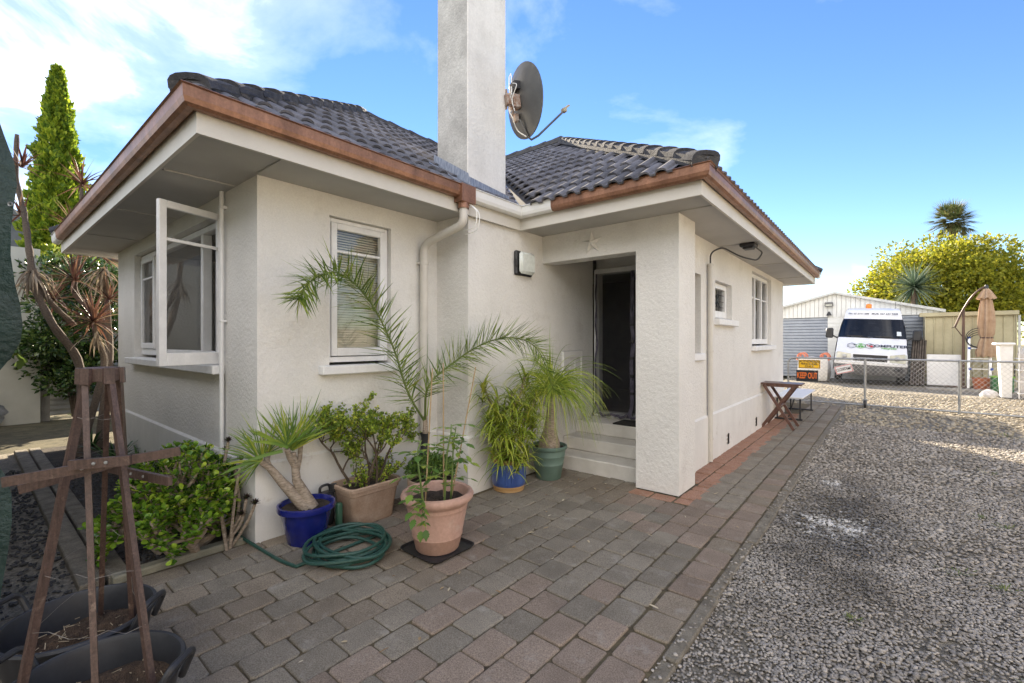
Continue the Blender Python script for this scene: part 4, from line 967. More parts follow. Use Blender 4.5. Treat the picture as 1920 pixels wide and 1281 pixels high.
# --- palm with three fronds in a black nursery bag
PB = Vector((-3.36, 2.78, 0))
nb = thing('nursery_bag', tuple(PB), 'black plastic nursery bag holding the palm by the downpipe', 'pot')
part('bag', M['black'], nb, lambda b: b.lathe([(0,0),(.12,0),(.125,.05),(.13,.2),(.122,.33),(.128,.40),(.118,.41),(.11,.36)], 18, Tr(*PB)), True); part('soil', M['potsoil'], nb, lambda b: b.lathe([(.115,.37),(.001,.38)], 18, Tr(*PB)))
part('crown_sleeve', M['black'], nb, lambda b: b.lathe([(.05,.38),(.042,.50),(.036,.60),(.05,.64)], 14, Tr(*PB)), True)
pm_ = thing('palm', (PB.x, PB.y, .38), 'young date palm with two long arching fronds against the wall', 'palm')
pc = Vector((PB.x, PB.y, .62))
part('trunk', M['bark'], pm_, lambda b: b.tube([(PB.x,PB.y,.37),(PB.x,PB.y,.55),(PB.x+.005,PB.y,.80)], [.035,.03,.02], 9), True)
L_PALM = leafmat('palm_leaf', [(0.360,0.408,0.084), (0.086,0.156,0.024), (0.148,0.242,0.034), (0.227,0.328,0.042), (0.348,0.437,0.060)], .4, .3)
def catm(pts, n):
    pts = [pts[0]*2-pts[1]]+pts+[pts[-1]*2-pts[-2]]; out = []
    for i in range(1, len(pts)-2):
        for k in range(n):
            t = k/n; a, b_, c, d = pts[i-1], pts[i], pts[i+1], pts[i+2]
            out.append(.5*((2*b_)+(c-a)*t+(2*a-5*b_+4*c-d)*t*t+(3*b_-a-3*c+d)*t**3))
    out.append(pts[-2]); return out
def frond(ctrl, llen, seed, start=.1):
    random.seed(seed); path = catm([Vector(c) for c in ctrl], 16); n = len(path)
    part('frond_stem', mat('frond_stem', (.10,.15,.03), (.16,.21,.05), rough=.5) if 'fs' not in M else M['fs'], pm_, lambda b: b.tube(path, [.010*(1-.85*i/(n-1))+.001 for i in range(n)], 6), True)
    b = MB()
    for i in range(int(n*start), n):
        t = i/(n-1); tan = (path[min(i+1, n-1)]-path[max(i-1, 0)]).normalized(); sdv = tan.cross(upv).normalized(); nv = sdv.cross(tan)
        ll = llen*(.55+.45*math.sin(math.pi*min(1, t*.9+.12)))
        for s in (-1, 1):
            for j in range(2 if t < .97 else 4):
                ph_ = random.uniform(-1.35, 1.45); dv = tan*random.uniform(.4, .8)+(sdv*s*math.cos(ph_)+nv*math.sin(ph_))*random.uniform(.7, 1.0)
                q = path[i]
                dv = dv.normalized()
                if (q+dv*ll).x < -3.60 and q.y < 3.17: dv.x = abs(dv.x)*.3+.02
                b.leaf(q, dv, ll*random.uniform(.75, 1.1), random.uniform(.010, .0135), random.uniform(.0, .3), 4, up=nv, fold=.25, prof=lambda u: .7+.6*u if u < .4 else max(.05, .94*(1-(u-.4)/.6)))
    tint_obj(b.build('leaflets', L_PALM, pm_, True), 15, seed)
M['fs'] = mat('frond_stem', (.10,.15,.03), (.16,.21,.05), rough=.5)
frond([(PB.x,PB.y,.74), atx(765,735,-3.32), atx(735,645,-3.32), atx(690,560,-3.31), atx(635,512,-3.27), atx(585,525,-3.20), atx(560,560,-3.14)], .32, 11, .12)
frond([(PB.x,PB.y,.74), atx(803,725,-3.20), wp(850,680,4.28), wp(905,645,4.25), wp(960,633,4.22), wp(1008,655,4.2), wp(1038,730,4.18)], .32, 12, .12)
random.seed(21)
b = MB(); b.leaf(pc, Vector((.02,.02,1)), .95, .016, .0, 6, up=toC, fold=.3, prof=lambda t: 1-.9*t); b.leaf(pc, Vector((.06,.09,1)), .7, .014, .0, 6, up=toC, fold=.3, prof=lambda t: 1-.9*t); tint_obj(b.build('spear', L_PALM, pm_, True), 21)

# --- tomato plant and canes
tp = thing('tomato_plant', (C4[0], C4[1], .35), 'young leggy tomato plant growing in the large terracotta pot', 'plant')
M['stem'] = mat('green_stem', (.12,.19,.05), (.19,.27,.08), rough=.6)
L_TOM = leafmat('tomato_leaf', [(0.072,0.150,0.034), (0.116,0.221,0.040), (0.203,0.325,0.057), (0.435,0.494,0.069)], .5, .35)
def lobed(b, base, d, ln, up):
    base = Vector(base); d = Vector(d).normalized(); sd = d.cross(Vector(up)).normalized(); nn = sd.cross(d)
    out = [(0,0),(.10,.16),(.22,.30),(.27,.22),(.40,.36),(.52,.26),(.60,.30),(.72,.16),(.85,.10),(1,0)]
    v = [base+d*(ln*x)-nn*(ln*.16*x*x) for x, _ in out]; n = len(out)
    L_ = [base+d*(ln*x)+sd*(ln*y)-nn*(ln*.16*x*x-.06*ln*y) for x, y in out]; R_ = [base+d*(ln*x)-sd*(ln*y)-nn*(ln*.16*x*x-.06*ln*y) for x, y in out]
    f_ = [(i, i+1, n+i+1, n+i) for i in range(n-1)]+[(i+1, i, 2*n+i, 2*n+i+1) for i in range(n-1)]
    b.add(v+L_+R_, f_)
def compound(bs, bl_, p, d, ln):
    d = Vector(d).normalized(); pts = [p+d*(ln*i/4)+Vector((0,0,-.35*ln*(i/4)**2)) for i in range(5)]; bs.tube(pts, [.0035,.003,.0025,.002,.0015], 5)
    sd = d.cross(upv).normalized()
    lobed(bl_, pts[-1], (pts[-1]-pts[-2]), ln*.5, upv)
    for i in (1, 2, 3):
        for s in (-1, 1):
            if random.random() < .85: lobed(bl_, pts[i]+d*random.uniform(-.01, .01), d*.5+sd*s+Vector((0,0,-.15)), ln*random.uniform(.28, .42), upv)
random.seed(5); bs, bl_ = MB(), MB()
stems = [[gp(833,945,.35), wp(838,855,3.05), wp(845,815,3.06), wp(846,795,3.07)], [gp(795,955,.35), wp(788,900,2.98), wp(783,850,2.98), wp(790,825,3.0)], [gp(845,940,.35), wp(848,890,3.12), wp(850,840,3.12), wp(855,800,3.1)]]
for si, s_ in enumerate(stems):
    pth = catm([Vector(q) for q in s_], 6); bs.tube(pth, [.008*(1-.6*i/len(pth)) for i in range(len(pth))], 7)
    for i in range(3, len(pth), 2 if si != 1 else 2):
        a = random.uniform(0, 6.28); compound(bs, bl_, pth[i], (math.cos(a), math.sin(a), random.uniform(.1, .6)), random.uniform(.09, .17))
for px, py, d_ in ((790,960,2.9),(770,930,2.85),(760,905,2.9),(800,985,2.83),(775,945,2.83)): compound(bs, bl_, wp(795,940,2.98), wp(px, py, d_)-wp(795,925,2.98), .14)
for px, py in ((872,842),(880,870),(866,800),(820,800)): compound(bs, bl_, wp(846,830,3.06), wp(px, py, 3.0)-wp(846,832,3.06), .13)
bs.build('stems', M['stem'], tp, True); tint_obj(bl_.build('leaves', L_TOM, tp, True), 30)
M['bamboo'] = mat('bamboo_cane', (.36,.25,.13), (.46,.34,.19), scale=20, rough=.6)
for (a, b_, lb) in ((gp(797,950,.34), wp(811,690,3.2), 'thin bamboo cane leaning slightly left in the large pot'), (gp(832,935,.34), wp(831,680,3.2), 'upright bamboo cane in the middle of the large pot'), (gp(846,935,.34), wp(892,688,3.25), 'bamboo cane leaning towards the porch in the large pot')):
    m_ = MB(); q = [a.lerp(b_, t) for t in (0,.2,.205,.21,.45,.455,.46,.7,.705,.71,1)]; m_.tube(q, [.0055,.005,.0065,.005,.005,.006,.0048,.0046,.0056,.0045,.004], 7)
    tag(m_.build('bamboo_cane', M['bamboo'], None, True, loc=tuple(a)), lb, 'cane', 'bamboo canes in the large pot')
m_ = MB(); m_.lathe([(.03,0),(.028,.006),(0,.008)], 16); q = m_.build('plant_tag', M['plastic_white'], None, True); q.location = gp(836,948,.36); tag(q, 'small white disc lying on the soil of the large pot', 'plant tag')

# --- spidery aloe in the glazed pot
sa_ = thing('spidery_aloe', (C5[0], C5[1], .3), 'spidery aloe with narrow arching leaves in the blue glazed pot', 'plant')
random.seed(9); L_SA = leafmat('aloe_leaf', [(0.157,0.234,0.036), (0.244,0.328,0.042), (0.383,0.468,0.060), (0.550,0.550,0.097)], .4, .25)
bs, bl_ = MB(), MB()
heads = [(wp(905,720,4.5), 1), (wp(985,702,4.55), 1), (wp(930,745,4.4), 1), (wp(960,735,4.5), 1), (wp(990,760,4.5), 1), (wp(915,775,4.5), 1), (wp(945,790,4.4), 1), (wp(975,800,4.4), 1), (wp(1000,790,4.6), 1), (wp(925,820,4.42), 1), (wp(960,825,4.4), 1), (wp(985,835,4.5), 1), (wp(945,765,4.6), 1), (wp(1005,740,4.7), 1), (wp(965,770,4.62), 1), (wp(940,840,4.45), 1), (wp(970,850,4.45), 1), (wp(920,795,4.4), 1), (wp(950,810,4.36), 1), (wp(985,780,4.4), 1), (wp(935,770,4.4), 1), (wp(968,750,4.4), 1)]
for h_, _ in heads:
    h_ = Vector(h_)
    if h_.x < -3.12: h_.x = -3.10
    root = Vector((C5[0]+random.uniform(-.08, .08), C5[1]+random.uniform(-.08, .08), .29)); mid = root.lerp(h_, .5)+rv()*.03
    bs.tube(catm([root, mid, h_], 5), .011, 6)
    for i in range(38):
        a = i*2.4; el = random.uniform(-.1, 1.2); d = Vector((math.cos(a)*math.cos(el), math.sin(a)*math.cos(el), math.sin(el)))
        st = h_-upv*.20*(i/38)+rv()*.02; ln = random.uniform(.18, .33)
        if st.x+d.x*ln < -3.15: d.x = abs(d.x)*.4
        bl_.leaf(st, d, ln, .019, random.uniform(.9, 2.1), 6, fold=.22, prof=lambda t: max(.06, 1-.95*t**1.3))
bs.build('stems', M['bark'], sa_, True); tint_obj(bl_.build('leaves', L_SA, sa_, True), 21)
# --- ponytail palm in the sage pot
pp = thing('ponytail_palm', (C6[0], C6[1], .33), 'ponytail palm with swollen trunk and drooping leaves in green pot', 'palm'); random.seed(10)
hd = Vector((C6[0]+.03, C6[1]+.02, .93))
part('trunk', M['bark'], pp, lambda b: b.tube([(C6[0]+.01,C6[1],.32),(C6[0]+.01,C6[1],.40),(C6[0]+.015,C6[1],.50),(C6[0]+.02,C6[1],.64),(C6[0]+.025,C6[1]+.01,.80),tuple(hd)], [.125,.115,.08,.052,.042,.035], 16), True)
b = MB()
for i in range(330):
    a = random.uniform(0, 6.28); el = random.uniform(.15, 1.35); d = Vector((math.cos(a)*math.cos(el), math.sin(a)*math.cos(el), math.sin(el))); ln = random.uniform(.5, .9)
    if d.x < -.2: d.x *= .25
    b.leaf(hd+rv()*.03, d, ln, .0115, random.uniform(2.0, 3.8), 10, prof=lambda t: max(.1, 1-.9*t), up=toC)
for v in b.v: pass
b.v = [(max(v[0], -3.145), v[1], v[2]) for v in b.v]
tint_obj(b.build('leaves', leafmat('ponytail_leaf', [(0.131,0.203,0.030), (0.227,0.312,0.042), (0.348,0.437,0.060), (0.522,0.546,0.097)], .45, .3), pp, True), 20)

# --- jade bush
jd = thing('jade_bush', (-3.98, 1.05, 0), 'rounded jade bush with glossy leaves at the house corner', 'bush'); random.seed(12)
bs = MB(); LP, LD, LT = [], [], []
jc = Vector((-4.02, 1.03, .36))
def jade(p, d, ln, r_, depth):
    q = p.copy(); dd = d.copy(); pts = [p.copy()]
    for i in range(4):
        dd = (dd+rv()*.28+upv*.03).normalized(); q = q+dd*ln/4; pts.append(q.copy())
    bs.tube(pts, [r_*(1-.28*i/4) for i in range(5)], 7)
    if depth == 0:
        for L2 in range(4):
            c = q-dd*L2*.022; s = .75+.25*L2/3
            u = rv(); u = (u-dd*u.dot(dd)).normalized(); w_ = dd.cross(u)
            for k in range(3):
                a = L2*1.05+k*2.094; o = u*math.cos(a)+w_*math.sin(a); LP.append(tuple(c)); LD.append(tuple(o+dd*(1.1-.28*L2))); LT.append(random.uniform(.15, .85))
    else:
        for k in range(3 if depth < 3 else 4): jade(pts[random.choice((3, 4))], (dd+rv()*.9+upv*.12).normalized(), ln*random.uniform(.62, .85), r_*.66, depth-1)
for k in range(6):
    a = k*1.05+.3; jade(Vector((-3.98+.22*math.cos(a), 1.02+.10*math.sin(a), -.02)), Vector((math.cos(a)*.7, math.sin(a)*.45, .8)).normalized(), random.uniform(.16, .21), .036, 3)
# outer shell of rosettes
for _ in range(360):
    v = rv(); v.z = abs(v.z)*random.choice((1, 1, .6, -.25)); v.normalize(); c = jc+Vector((v.x*.43, v.y*.34, v.z*.36))*random.uniform(.8, 1.05)
    if c.y > 1.37: c.y = 1.37
    if c.x > -3.62: c.x = -3.62-random.uniform(0, .05)
    dd = (v+upv*.5+rv()*.4).normalized(); bs.tube([c-dd*.12, c], [.009, .006], 5)
    for L2 in range(3):
        u = rv(); u = (u-dd*u.dot(dd)).normalized(); w_ = dd.cross(u)
        for k in range(3): a = L2*1.05+k*2.094; o = u*math.cos(a)+w_*math.sin(a); LP.append(tuple(c-dd*.02*L2)); LD.append(tuple(o+dd*(1.0-.35*L2))); LT.append(random.uniform(0, 1))
bs.build('branches', M['bark'], jd, True)
def ovate(name, P, D, size, m, parent, tints):
    b = MB(); out = [(0,.05),(.25,.20),(.5,.33),(.75,.36),(.92,.22),(1,.0)]
    for p, d in zip(P, D):
        p = Vector(p); d = Vector(d).normalized(); sd = d.cross(upv+rv()*.3).normalized(); nn = sd.cross(d); s = size*random.uniform(.75, 1.25)
        v = []
        for x, y in out: c = p+d*(s*x)+nn*(s*.18*x*x); v += [c+sd*(s*y)+nn*s*.06, c, c-sd*(s*y)+nn*s*.06]
        f_ = []
        for i in range(5): f_ += [(3*i, 3*i+1, 3*i+4, 3*i+3), (3*i+1, 3*i+2, 3*i+5, 3*i+4)]
        b.add(v, f_)
    o = b.build(name, m, parent, True); at = o.data.attributes.new('tint', 'FLOAT', 'POINT'); at.data.foreach_set('value', np.repeat(tints, 18).astype(np.float32)); return o
L_JADE = leafmat('jade_leaf', [(0.036,0.072,0.016), (0.078,0.172,0.022), (0.148,0.281,0.030), (0.260,0.421,0.042), (0.470,0.550,0.072)], .22, .18, .6)
print('JADE', len(LP)); ovate('leaves', LP, LD, .045, L_JADE, jd, LT)
# --- dark aeonium stems beside the corner
ae = thing('dark_aeonium', (-3.66, 1.25, 0), 'bare stemmed aeonium with dark rosettes by the wall corner', 'plant'); random.seed(14)
bs = MB(); L_AE = leafmat('aeonium_leaf', [(.035,.02,.02), (.06,.035,.03), (.05,.06,.03)], .4, .1)
tips = [wp(428,828,3.5), wp(452,862,3.47), wp(478,945,3.32), wp(453,965,3.35), wp(440,880,3.5), wp(462,935,3.38), wp(424,845,3.52)]
for i, tp2 in enumerate(tips):
    tp2 = Vector(tp2); rt = Vector((-3.70+random.uniform(-.05, .05), 1.22+random.uniform(-.06, .06), -.02)); bs.tube(catm([rt, rt.lerp(tp2, .5)+rv()*.05, tp2], 5), .011, 7)
    bl_ = MB()
    for k in range(18): a = k*2.4; rr_ = .25+.75*k/18; bl_.leaf(tp2, Vector((math.cos(a)*rr_, math.sin(a)*rr_, 1.15-rr_)), .045, .02, .2, 3, fold=.1)
    tint_obj(bl_.build('rosette', L_AE, ae, True), 12)
bs.build('stems', M['bark'], ae, True)
# --- strappy agapanthus clumps along the wall
L_AG = leafmat('strap_leaf', [(.03,.075,.022), (.055,.12,.03), (.09,.16,.04)], .4, .25)
for i, (px, py, n_, s_, lb) in enumerate(((262,905,46,.55,'strappy green clump behind the wooden obelisk'), (215,870,34,.5,'strappy green clump near the far wall end'), (330,872,26,.42,'curling strap leaved clump against the front wall'), (172,838,26,.45,'small strappy clump beyond the obelisk legs'))):
    g_ = gp(px, py); g_.y = min(g_.y, 1.3); ag = thing('agapanthus', (g_.x, g_.y, -.03), lb, 'plant', 'strap leaved clumps along the front wall'); random.seed(30+i); b = MB()
    part('root_crown', M['bark_dark'], ag, lambda q: q.lathe([(.05,-.03),(.045,.02),(.02,.05),(0,.055)], 10, Tr(g_.x, g_.y)), True)
    for k in range(n_):
        a = random.uniform(0, 6.28); d = Vector((math.cos(a)*.6, math.sin(a)*.6, random.uniform(.5, 1.3)))
        b.leaf(Vector((g_.x, g_.y, 0))+Vector((d.x, d.y, 0))*.05, d, s_*random.uniform(.6, 1.1), .028, random.uniform(.6, 2.0), 7, fold=.15, prof=lambda t: (.8+.2*t) if t < .6 else max(.08, 1-(t-.6)/.42))
    tint_obj(b.build('leaves', L_AG, ag, True), 24)

# --- garden hose
hs_ = thing('garden_hose', (-2.93, 1.78, 0), 'coiled green garden hose lying on the pavers', 'hose'); random.seed(3)
hc = Vector((-2.95, 1.76, 0)); pts = []
turns = 9; n = turns*36
for i in range(n):
    t = i/36; k = int(t); a = 2*math.pi*t+.4
    rx = .27+.05*math.sin(t*1.9+1)+.02*math.sin(t*5.1); ry = .235+.045*math.cos(t*2.3)+.02*math.sin(t*3.7)
    ox = .045*math.sin(t*1.3); oy = .04*math.cos(t*1.7)
    z = .016+.013*min(5, t*.62)+.012*math.sin(a*1.5+t)**2
    pts.append(hc+Vector((ox+rx*math.cos(a), oy+ry*math.sin(a), z)))
tail = [gp(425,985,.05), gp(450,1005,.03), gp(490,1030,.014), gp(525,1050,.014), gp(555,1062,.014)]
M['hose'] = mat('green_hose', (.016,.062,.05), (.035,.10,.08), scale=90, rough=.4, fine=.25, fscale=300, bump=.3, bscale=250)
part('coil', M['hose'], hs_, lambda b: b.tube(catm([Vector(q) for q in tail], 6)+pts[8:], .0115, 7), True)
# --- watering can and bottle behind the blue pot
wc = thing('plastic_jerrycan', (-3.52, 1.90, 0), 'black plastic can tucked behind the cobalt pot', 'can')
part('body', M['black'], wc, lambda b: b.bbox(-3.60, -3.50, 1.84, 1.96, 0, .27, .02), True); part('handle', M['black'], wc, lambda b: b.tube(smooth_path([(-3.55,1.85,.26),(-3.55,1.85,.32),(-3.55,1.93,.33),(-3.55,1.94,.26)], 5, .03), .011, 8), True); part('spout', M['black'], wc, lambda b: b.lathe([(.022,.26),(.022,.30),(.026,.30),(.026,.325),(0,.327)], 12, Tr(-3.53,1.955)), True)
gb = MB(); gb.bbox(-3.44, -3.39, 1.915, 1.965, 0, .20, .012); tag(gb.build('green_bottle', mat('green_plastic', (.05,.13,.085), (.07,.17,.11), rough=.35), None, True), 'small teal plastic container beside the cobalt pot', 'container')
# ================================================================ LEFT SIDE
M['brownwood'] = mat('stained_wood', (.060,.037,.030), (.105,.066,.054), scale=12, rough=.5, fine=.3, fscale=120, stretch=(9,9,.8), bump=.25, bscale=60, blotch=((.30,.22,.17), 18, .60, .72, .6))
ob = thing('garden_obelisk', (-2.4, .36, .2), 'brown stained wooden obelisk trellis standing in black tubs', 'obelisk')
apex = wp(189, 704, 1.82)
feet = [gp(22,1345,.2), gp(182,1350,.2), gp(293,1315,.2), gp(252,1172,.2), gp(188,1150,.2)]
tops = [apex+Vector((-.045,-.035,0)), apex+Vector((.02,-.05,0)), apex+Vector((.05,.02,0)), apex+Vector((.0,.055,0)), apex+Vector((-.05,.03,0))]
for f_, t_ in zip(feet, tops): part('leg', M['brownwood'], ob, lambda b: b.bar(f_-Vector((0,0,.06)), t_, .019, .025, (apex-f_).cross(upv).cross(upv)))
part('top_block', M['brownwood'], ob, lambda b: b.lathe([(0,-.02),(.062,-.02),(.062,.03),(.052,.034),(0,.034)], 6, Matrix.Translation(apex)))
for k in range(6): a = k*math.pi/3+.2; part('top_slat', M['brownwood'], ob, lambda b: b.bar(apex+Vector((.068*math.cos(a), .068*math.sin(a), -.03)), apex+Vector((.066*math.cos(a), .066*math.sin(a), .032)), .034, .014, (math.cos(a), math.sin(a), 0)))
for a, b_ in ((wp(4,904,1.55), wp(338,845,1.80)), (wp(34,918,1.72), wp(238,862,1.98)), (wp(204,877,1.98), wp(319,902,1.74)), (wp(130,872,1.62), wp(245,862,1.66))):
    part('cross_bar', M['brownwood'], ob, lambda q: q.bar(a, b_, .016, .034))
    for t in (.42, .62): part('screw', M['steel'], ob, lambda q: q.lathe([(.006,-.012),(.006,.012),(0,.013)], 8, Matrix.Translation(a.lerp(b_, t)) @ Euler((R(90),0,.9)).to_matrix().to_4x4()))
random.seed(17)
def wires(b):
    for t in (.22, .38, .72, .86):
        ring = [f_.lerp(t_, t) for f_, t_ in zip(feet, tops)]
        for i in range(5):
            a, c = ring[i], ring[(i+1) % 5]; b.tube([a, a.lerp(c, .3)+rv()*.012, a.lerp(c, .6)+rv()*.015, c], .0007, 4)
tag(part('tie_wire', mat('tie_wire', (.22,.2,.18), (.3,.28,.25), rough=.4, metal=.5), ob, wires), kind='stuff')
M['tub'] = mat('black_rubber', (.020,.021,.025), (.034,.035,.04), scale=5, rough=.5, fine=.12, fscale=60, spec=.5)
def tub(cx, cy, label, hang):
    t = thing('rubber_tub', (cx, cy, 0), label, 'tub', 'black tubs under the obelisk')
    part('bucket', M['tub'], t, lambda b: b.lathe([(0,0),(.200,0),(.208,.015),(.250,.27),(.256,.285),(.266,.288),(.270,.297),(.264,.306),(.252,.306),(.243,.29),(.228,.15)], 56, Tr(cx, cy)), True)
    def soil(b):
        v = [(cx, cy, .19)]; 
        for i in range(1, 11):
            for k in range(36): a = 2*math.pi*k/36; r_ = .234*i/10; v.append((cx+r_*math.cos(a), cy+r_*math.sin(a), .185+random.uniform(-.008, .012)+.02*math.sin(a*2+i*.4)))
        f_ = [(0, 1+k, 1+(k+1) % 36) for k in range(36)]
        for i in range(9):
            for k in range(36): f_.append((1+i*36+k, 1+(i+1)*36+k, 1+(i+1)*36+(k+1) % 36, 1+i*36+(k+1) % 36))
        b.add(v, f_)
    part('soil', mat('dry_soil', (.05,.032,.02), (.12,.075,.045), scale=22, rough=.97, bump=1, bscale=110, bdist=.02, fine=.45, fscale=190) if 'ds' not in M else M['ds'], t, soil, True)
    for a0 in (hang, hang+math.pi):
        o = Vector((math.cos(a0), math.sin(a0), 0)); s = Vector((-o.y, o.x, 0)); c = Vector((cx, cy, .29))+o*.262
        path = smooth_path([c-s*.07+Vector((0,0,-.03)), c-s*.065+o*.055+Vector((0,0,.085)), c+s*.055+o*.055+Vector((0,0,.085)), c+s*.07+Vector((0,0,-.03))], 5, .035)
        part('handle', M['tub'], t, lambda b: b.tube(path, [.013]*len(path), 9), True)
M['ds'] = mat('dry_soil', (.05,.032,.02), (.12,.075,.045), scale=22, rough=.97, bump=1, bscale=110, bdist=.02, fine=.45, fscale=190)
random.seed(4)
tub(-2.72, .33, 'black rubber tub of soil holding the obelisk rear legs', .75); tub(-2.18, .30, 'nearest black rubber tub holding the obelisk front legs', .70)
# straw bits on the soil
b = MB()
for _ in range(120):
    c = random.choice(((-2.72,.33),(-2.18,.30))); a = random.uniform(0, 6.28); r_ = .21*math.sqrt(random.random()); p = Vector((c[0]+r_*math.cos(a), c[1]+r_*math.sin(a), .205)); d = rv(); d.z *= .2
    b.bar(p, p+d.normalized()*random.uniform(.01, .05), .0025, .002)
tag(b.build('straw', mat('straw', (.35,.27,.16), (.5,.4,.27), scale=30)), 'dry straw scraps on the soil in the tubs', 'straw', kind='stuff')

# green shade cloth hanging at the left edge
M['cloth'] = mat('shade_cloth', (.010,.028,.024), (.022,.05,.044), scale=3, rough=.6, bump=.6, bscale=14, bdist=.05, fine=.35, fscale=320, blotch=((.045,.065,.065), 7, .55, .75, .7))
sc2 = thing('shade_cloth', (-3.7, 0, 0), 'dark green shade cloth hanging at the left edge', 'shade cloth')
def cloth(b, prof, d, outw):
    v = []; n = 14
    for i, (px, py) in enumerate(prof):
        e = wp(px, py, d)
        for k in range(n+1):
            s = k/n; v.append(e-rtv*outw*s-Vector((*FW, 0))*(.9*s)+Vector((*FW, 0))*(.06*math.sin(s*17+i*.35)*min(1, 4*s)+.03*math.sin(s*41+i*.8))+rtv*.01*math.sin(i*.8))
    m_ = n+1; b.add(v, [(i*m_+k, i*m_+k+1, (i+1)*m_+k+1, (i+1)*m_+k) for i in range(len(prof)-1) for k in range(n)])
part('sheet', M['cloth'], sc2, lambda b: cloth(b, [(-14,190),(-3,250),(12,300),(22,345),(27,385),(32,430),(35,480),(37,530),(36,570),(31,610),(24,640),(12,670),(2,695),(-10,715)], 2.45, 1.7), True)
part('sheet', M['cloth'], sc2, lambda b: cloth(b, [(-14,860),(-3,890),(6,930),(12,980),(15,1040),(15,1100),(12,1160),(10,1230),(10,1300)], 2.35, 1.6), True)
def canopy(b):  # overhead sheet added out of view
    v = []; n = 12
    for i in range(n+1):
        for k in range(n+1): x = -9.6+6.0*i/n; y = -3.6+3.5*k/n; v.append((x, y, 2.78-.10*math.sin(math.pi*i/n)*math.sin(math.pi*k/n)))
    b.add(v, [(i*(n+1)+k, i*(n+1)+k+1, (i+1)*(n+1)+k+1, (i+1)*(n+1)+k) for i in range(n) for k in range(n)])
part('canopy', M['cloth'], sc2, canopy, True)  # overhead sheet added out of view to darken the front wall
for q in ((-9.5,-3.5),(-3.7,-3.5),(-9.5,-.2)): part('pole', M['steel'], sc2, lambda b: b.tube([(*q, 0), (*q, 2.80)], .02, 8))  # poles for the added overhead sheet
part('eyelet', M['steel'], sc2, lambda b: b.lathe([(.006,0),(.013,.002),(.013,-.004),(.006,-.002)], 14, Matrix.Translation(wp(19,382,2.43)) @ Euler((R(90), 0, YAW)).to_matrix().to_4x4()), True)
part('rope', M['steel'], sc2, lambda b: b.tube([wp(-20,150,2.5), wp(-8,205,2.46)], .004, 5))

# neighbour's cream wall, corrugated fence, house
nw = thing('boundary_wall', (-12.8, .6, 0), 'cream painted boundary wall at the far left', 'wall')
part('wall', mat('cream_render', (.50,.48,.40), (.58,.56,.48), scale=2, rough=.9), nw, lambda b: b.box(-13.0, -12.75, -3, .98, -.08, 3.3))
M['corrugated'] = mat('corrugated_iron', (.42,.44,.46), (.56,.58,.60), scale=5, rough=.45, metal=.4)
cf = thing('corrugated_fence', (-13.1, 2, 0), 'pale corrugated iron fence with a post at the far left', 'fence')
part('post', M['concrete'], cf, lambda b: b.box(-12.97, -12.84, .99, 1.12, -.08, 1.75))
def corr(b):
    v = []; n = 120
    for k in range(n+1): z = 1.7*k/n; v += [(-13.05+.012*math.sin(k*.84), 1.13, z), (-13.05+.012*math.sin(k*.84), 4.6, z)]
    b.add(v, [(2*k, 2*k+1, 2*k+3, 2*k+2) for k in range(n)])
part('sheet', M['corrugated'], cf, corr, True)
nh = thing('neighbour_house', (-22, 3, 0), 'neighbouring cream house with dark roof behind the cypress', 'house')
part('wall', mat('yellow_cream', (.55,.52,.36), (.6,.57,.42), scale=2, rough=.9), nh, lambda b: [b.box(-30, -20.2, -6, 3.6, 0, 4.25), [b.box(-20.2, -20.17, -6, 3.6, .3*i+.3, .3*i+.31) for i in range(12)]])
part('roof', mat('dark_roof', (.10,.11,.13), (.15,.16,.18), rough=.7), nh, lambda b: b.prism([(-6.5,4.2),(4.1,4.2),(4.1,4.45),(-1.2,6.0),(-6.5,4.45)], -30.5, -19.7, Matrix(((0,0,1,0),(1,0,0,0),(0,1,0,0),(0,0,0,1)))))
# silver tarp heap
tb_ = MB(); random.seed(8); n = 18
cx, cy = gp(-38, 792)[:2]
v = []
for i in range(9):
    for k in range(n): a = 2*math.pi*k/n; t = i/8; r_ = .38*(1-t**2.2)*(1+.14*math.sin(5*a+i*1.3)+.08*math.sin(11*a-i)); v.append((cx+r_*math.cos(a), cy+r_*math.sin(a), .75*t+.02*math.sin(7*a+i*2)))
tb_.add(v, [(i*n+k, i*n+(k+1) % n, (i+1)*n+(k+1) % n, (i+1)*n+k) for i in range(8) for k in range(n)])
tag(tb_.build('tarp_bundle', mat('silver_tarp', (.25,.26,.28), (.55,.57,.6), scale=9, rough=.35, metal=.5, bump=.5, bscale=20), None, True), 'crumpled silver tarpaulin bundle at the left edge', 'tarpaulin')

# cypress
def cypress():
    t = thing('cypress_tree', (-18.3, 1.75, 0), 'tall narrow golden green cypress at the far left', 'tree')
    part('trunk', M['bark_dark'], t, lambda b: b.tube([(-18.3,1.75,0),(-18.3,1.75,8.6)], [.16,.02], 8))
    n = 26000; h_ = np.random.beta(1.15, 1.25, n); z = .6+8.7*h_; prof = np.where(h_ < .2, .55+.5*(h_/.2), 1.05)*(1-h_)**.80*.86+.02
    prof = np.minimum(prof, .74)
    a = np.random.uniform(0, 6.283, n); lump = 1+.18*np.sin(a*5+z*3.1)+.16*np.sin(a*9-z*5.3)+.12*np.sin(z*9+a*2)+.1*np.sin(z*23+a*7)
    r_ = prof*lump*np.random.uniform(.5, 1.1, n)**.55
    P = np.stack([-18.3+r_*np.cos(a), 1.75+r_*np.sin(a), z], 1); D = np.stack([np.cos(a)*.55, np.sin(a)*.55, np.full(n, 1.0)], 1)+np.random.normal(0, .35, (n, 3))
    leafcloud('crown', P, D, .15, .55, leafmat('cypress_leaf', [(.07,.13,.014), (.15,.24,.02), (.28,.37,.028), (.42,.48,.04)], .6, .5), t)
cypress()
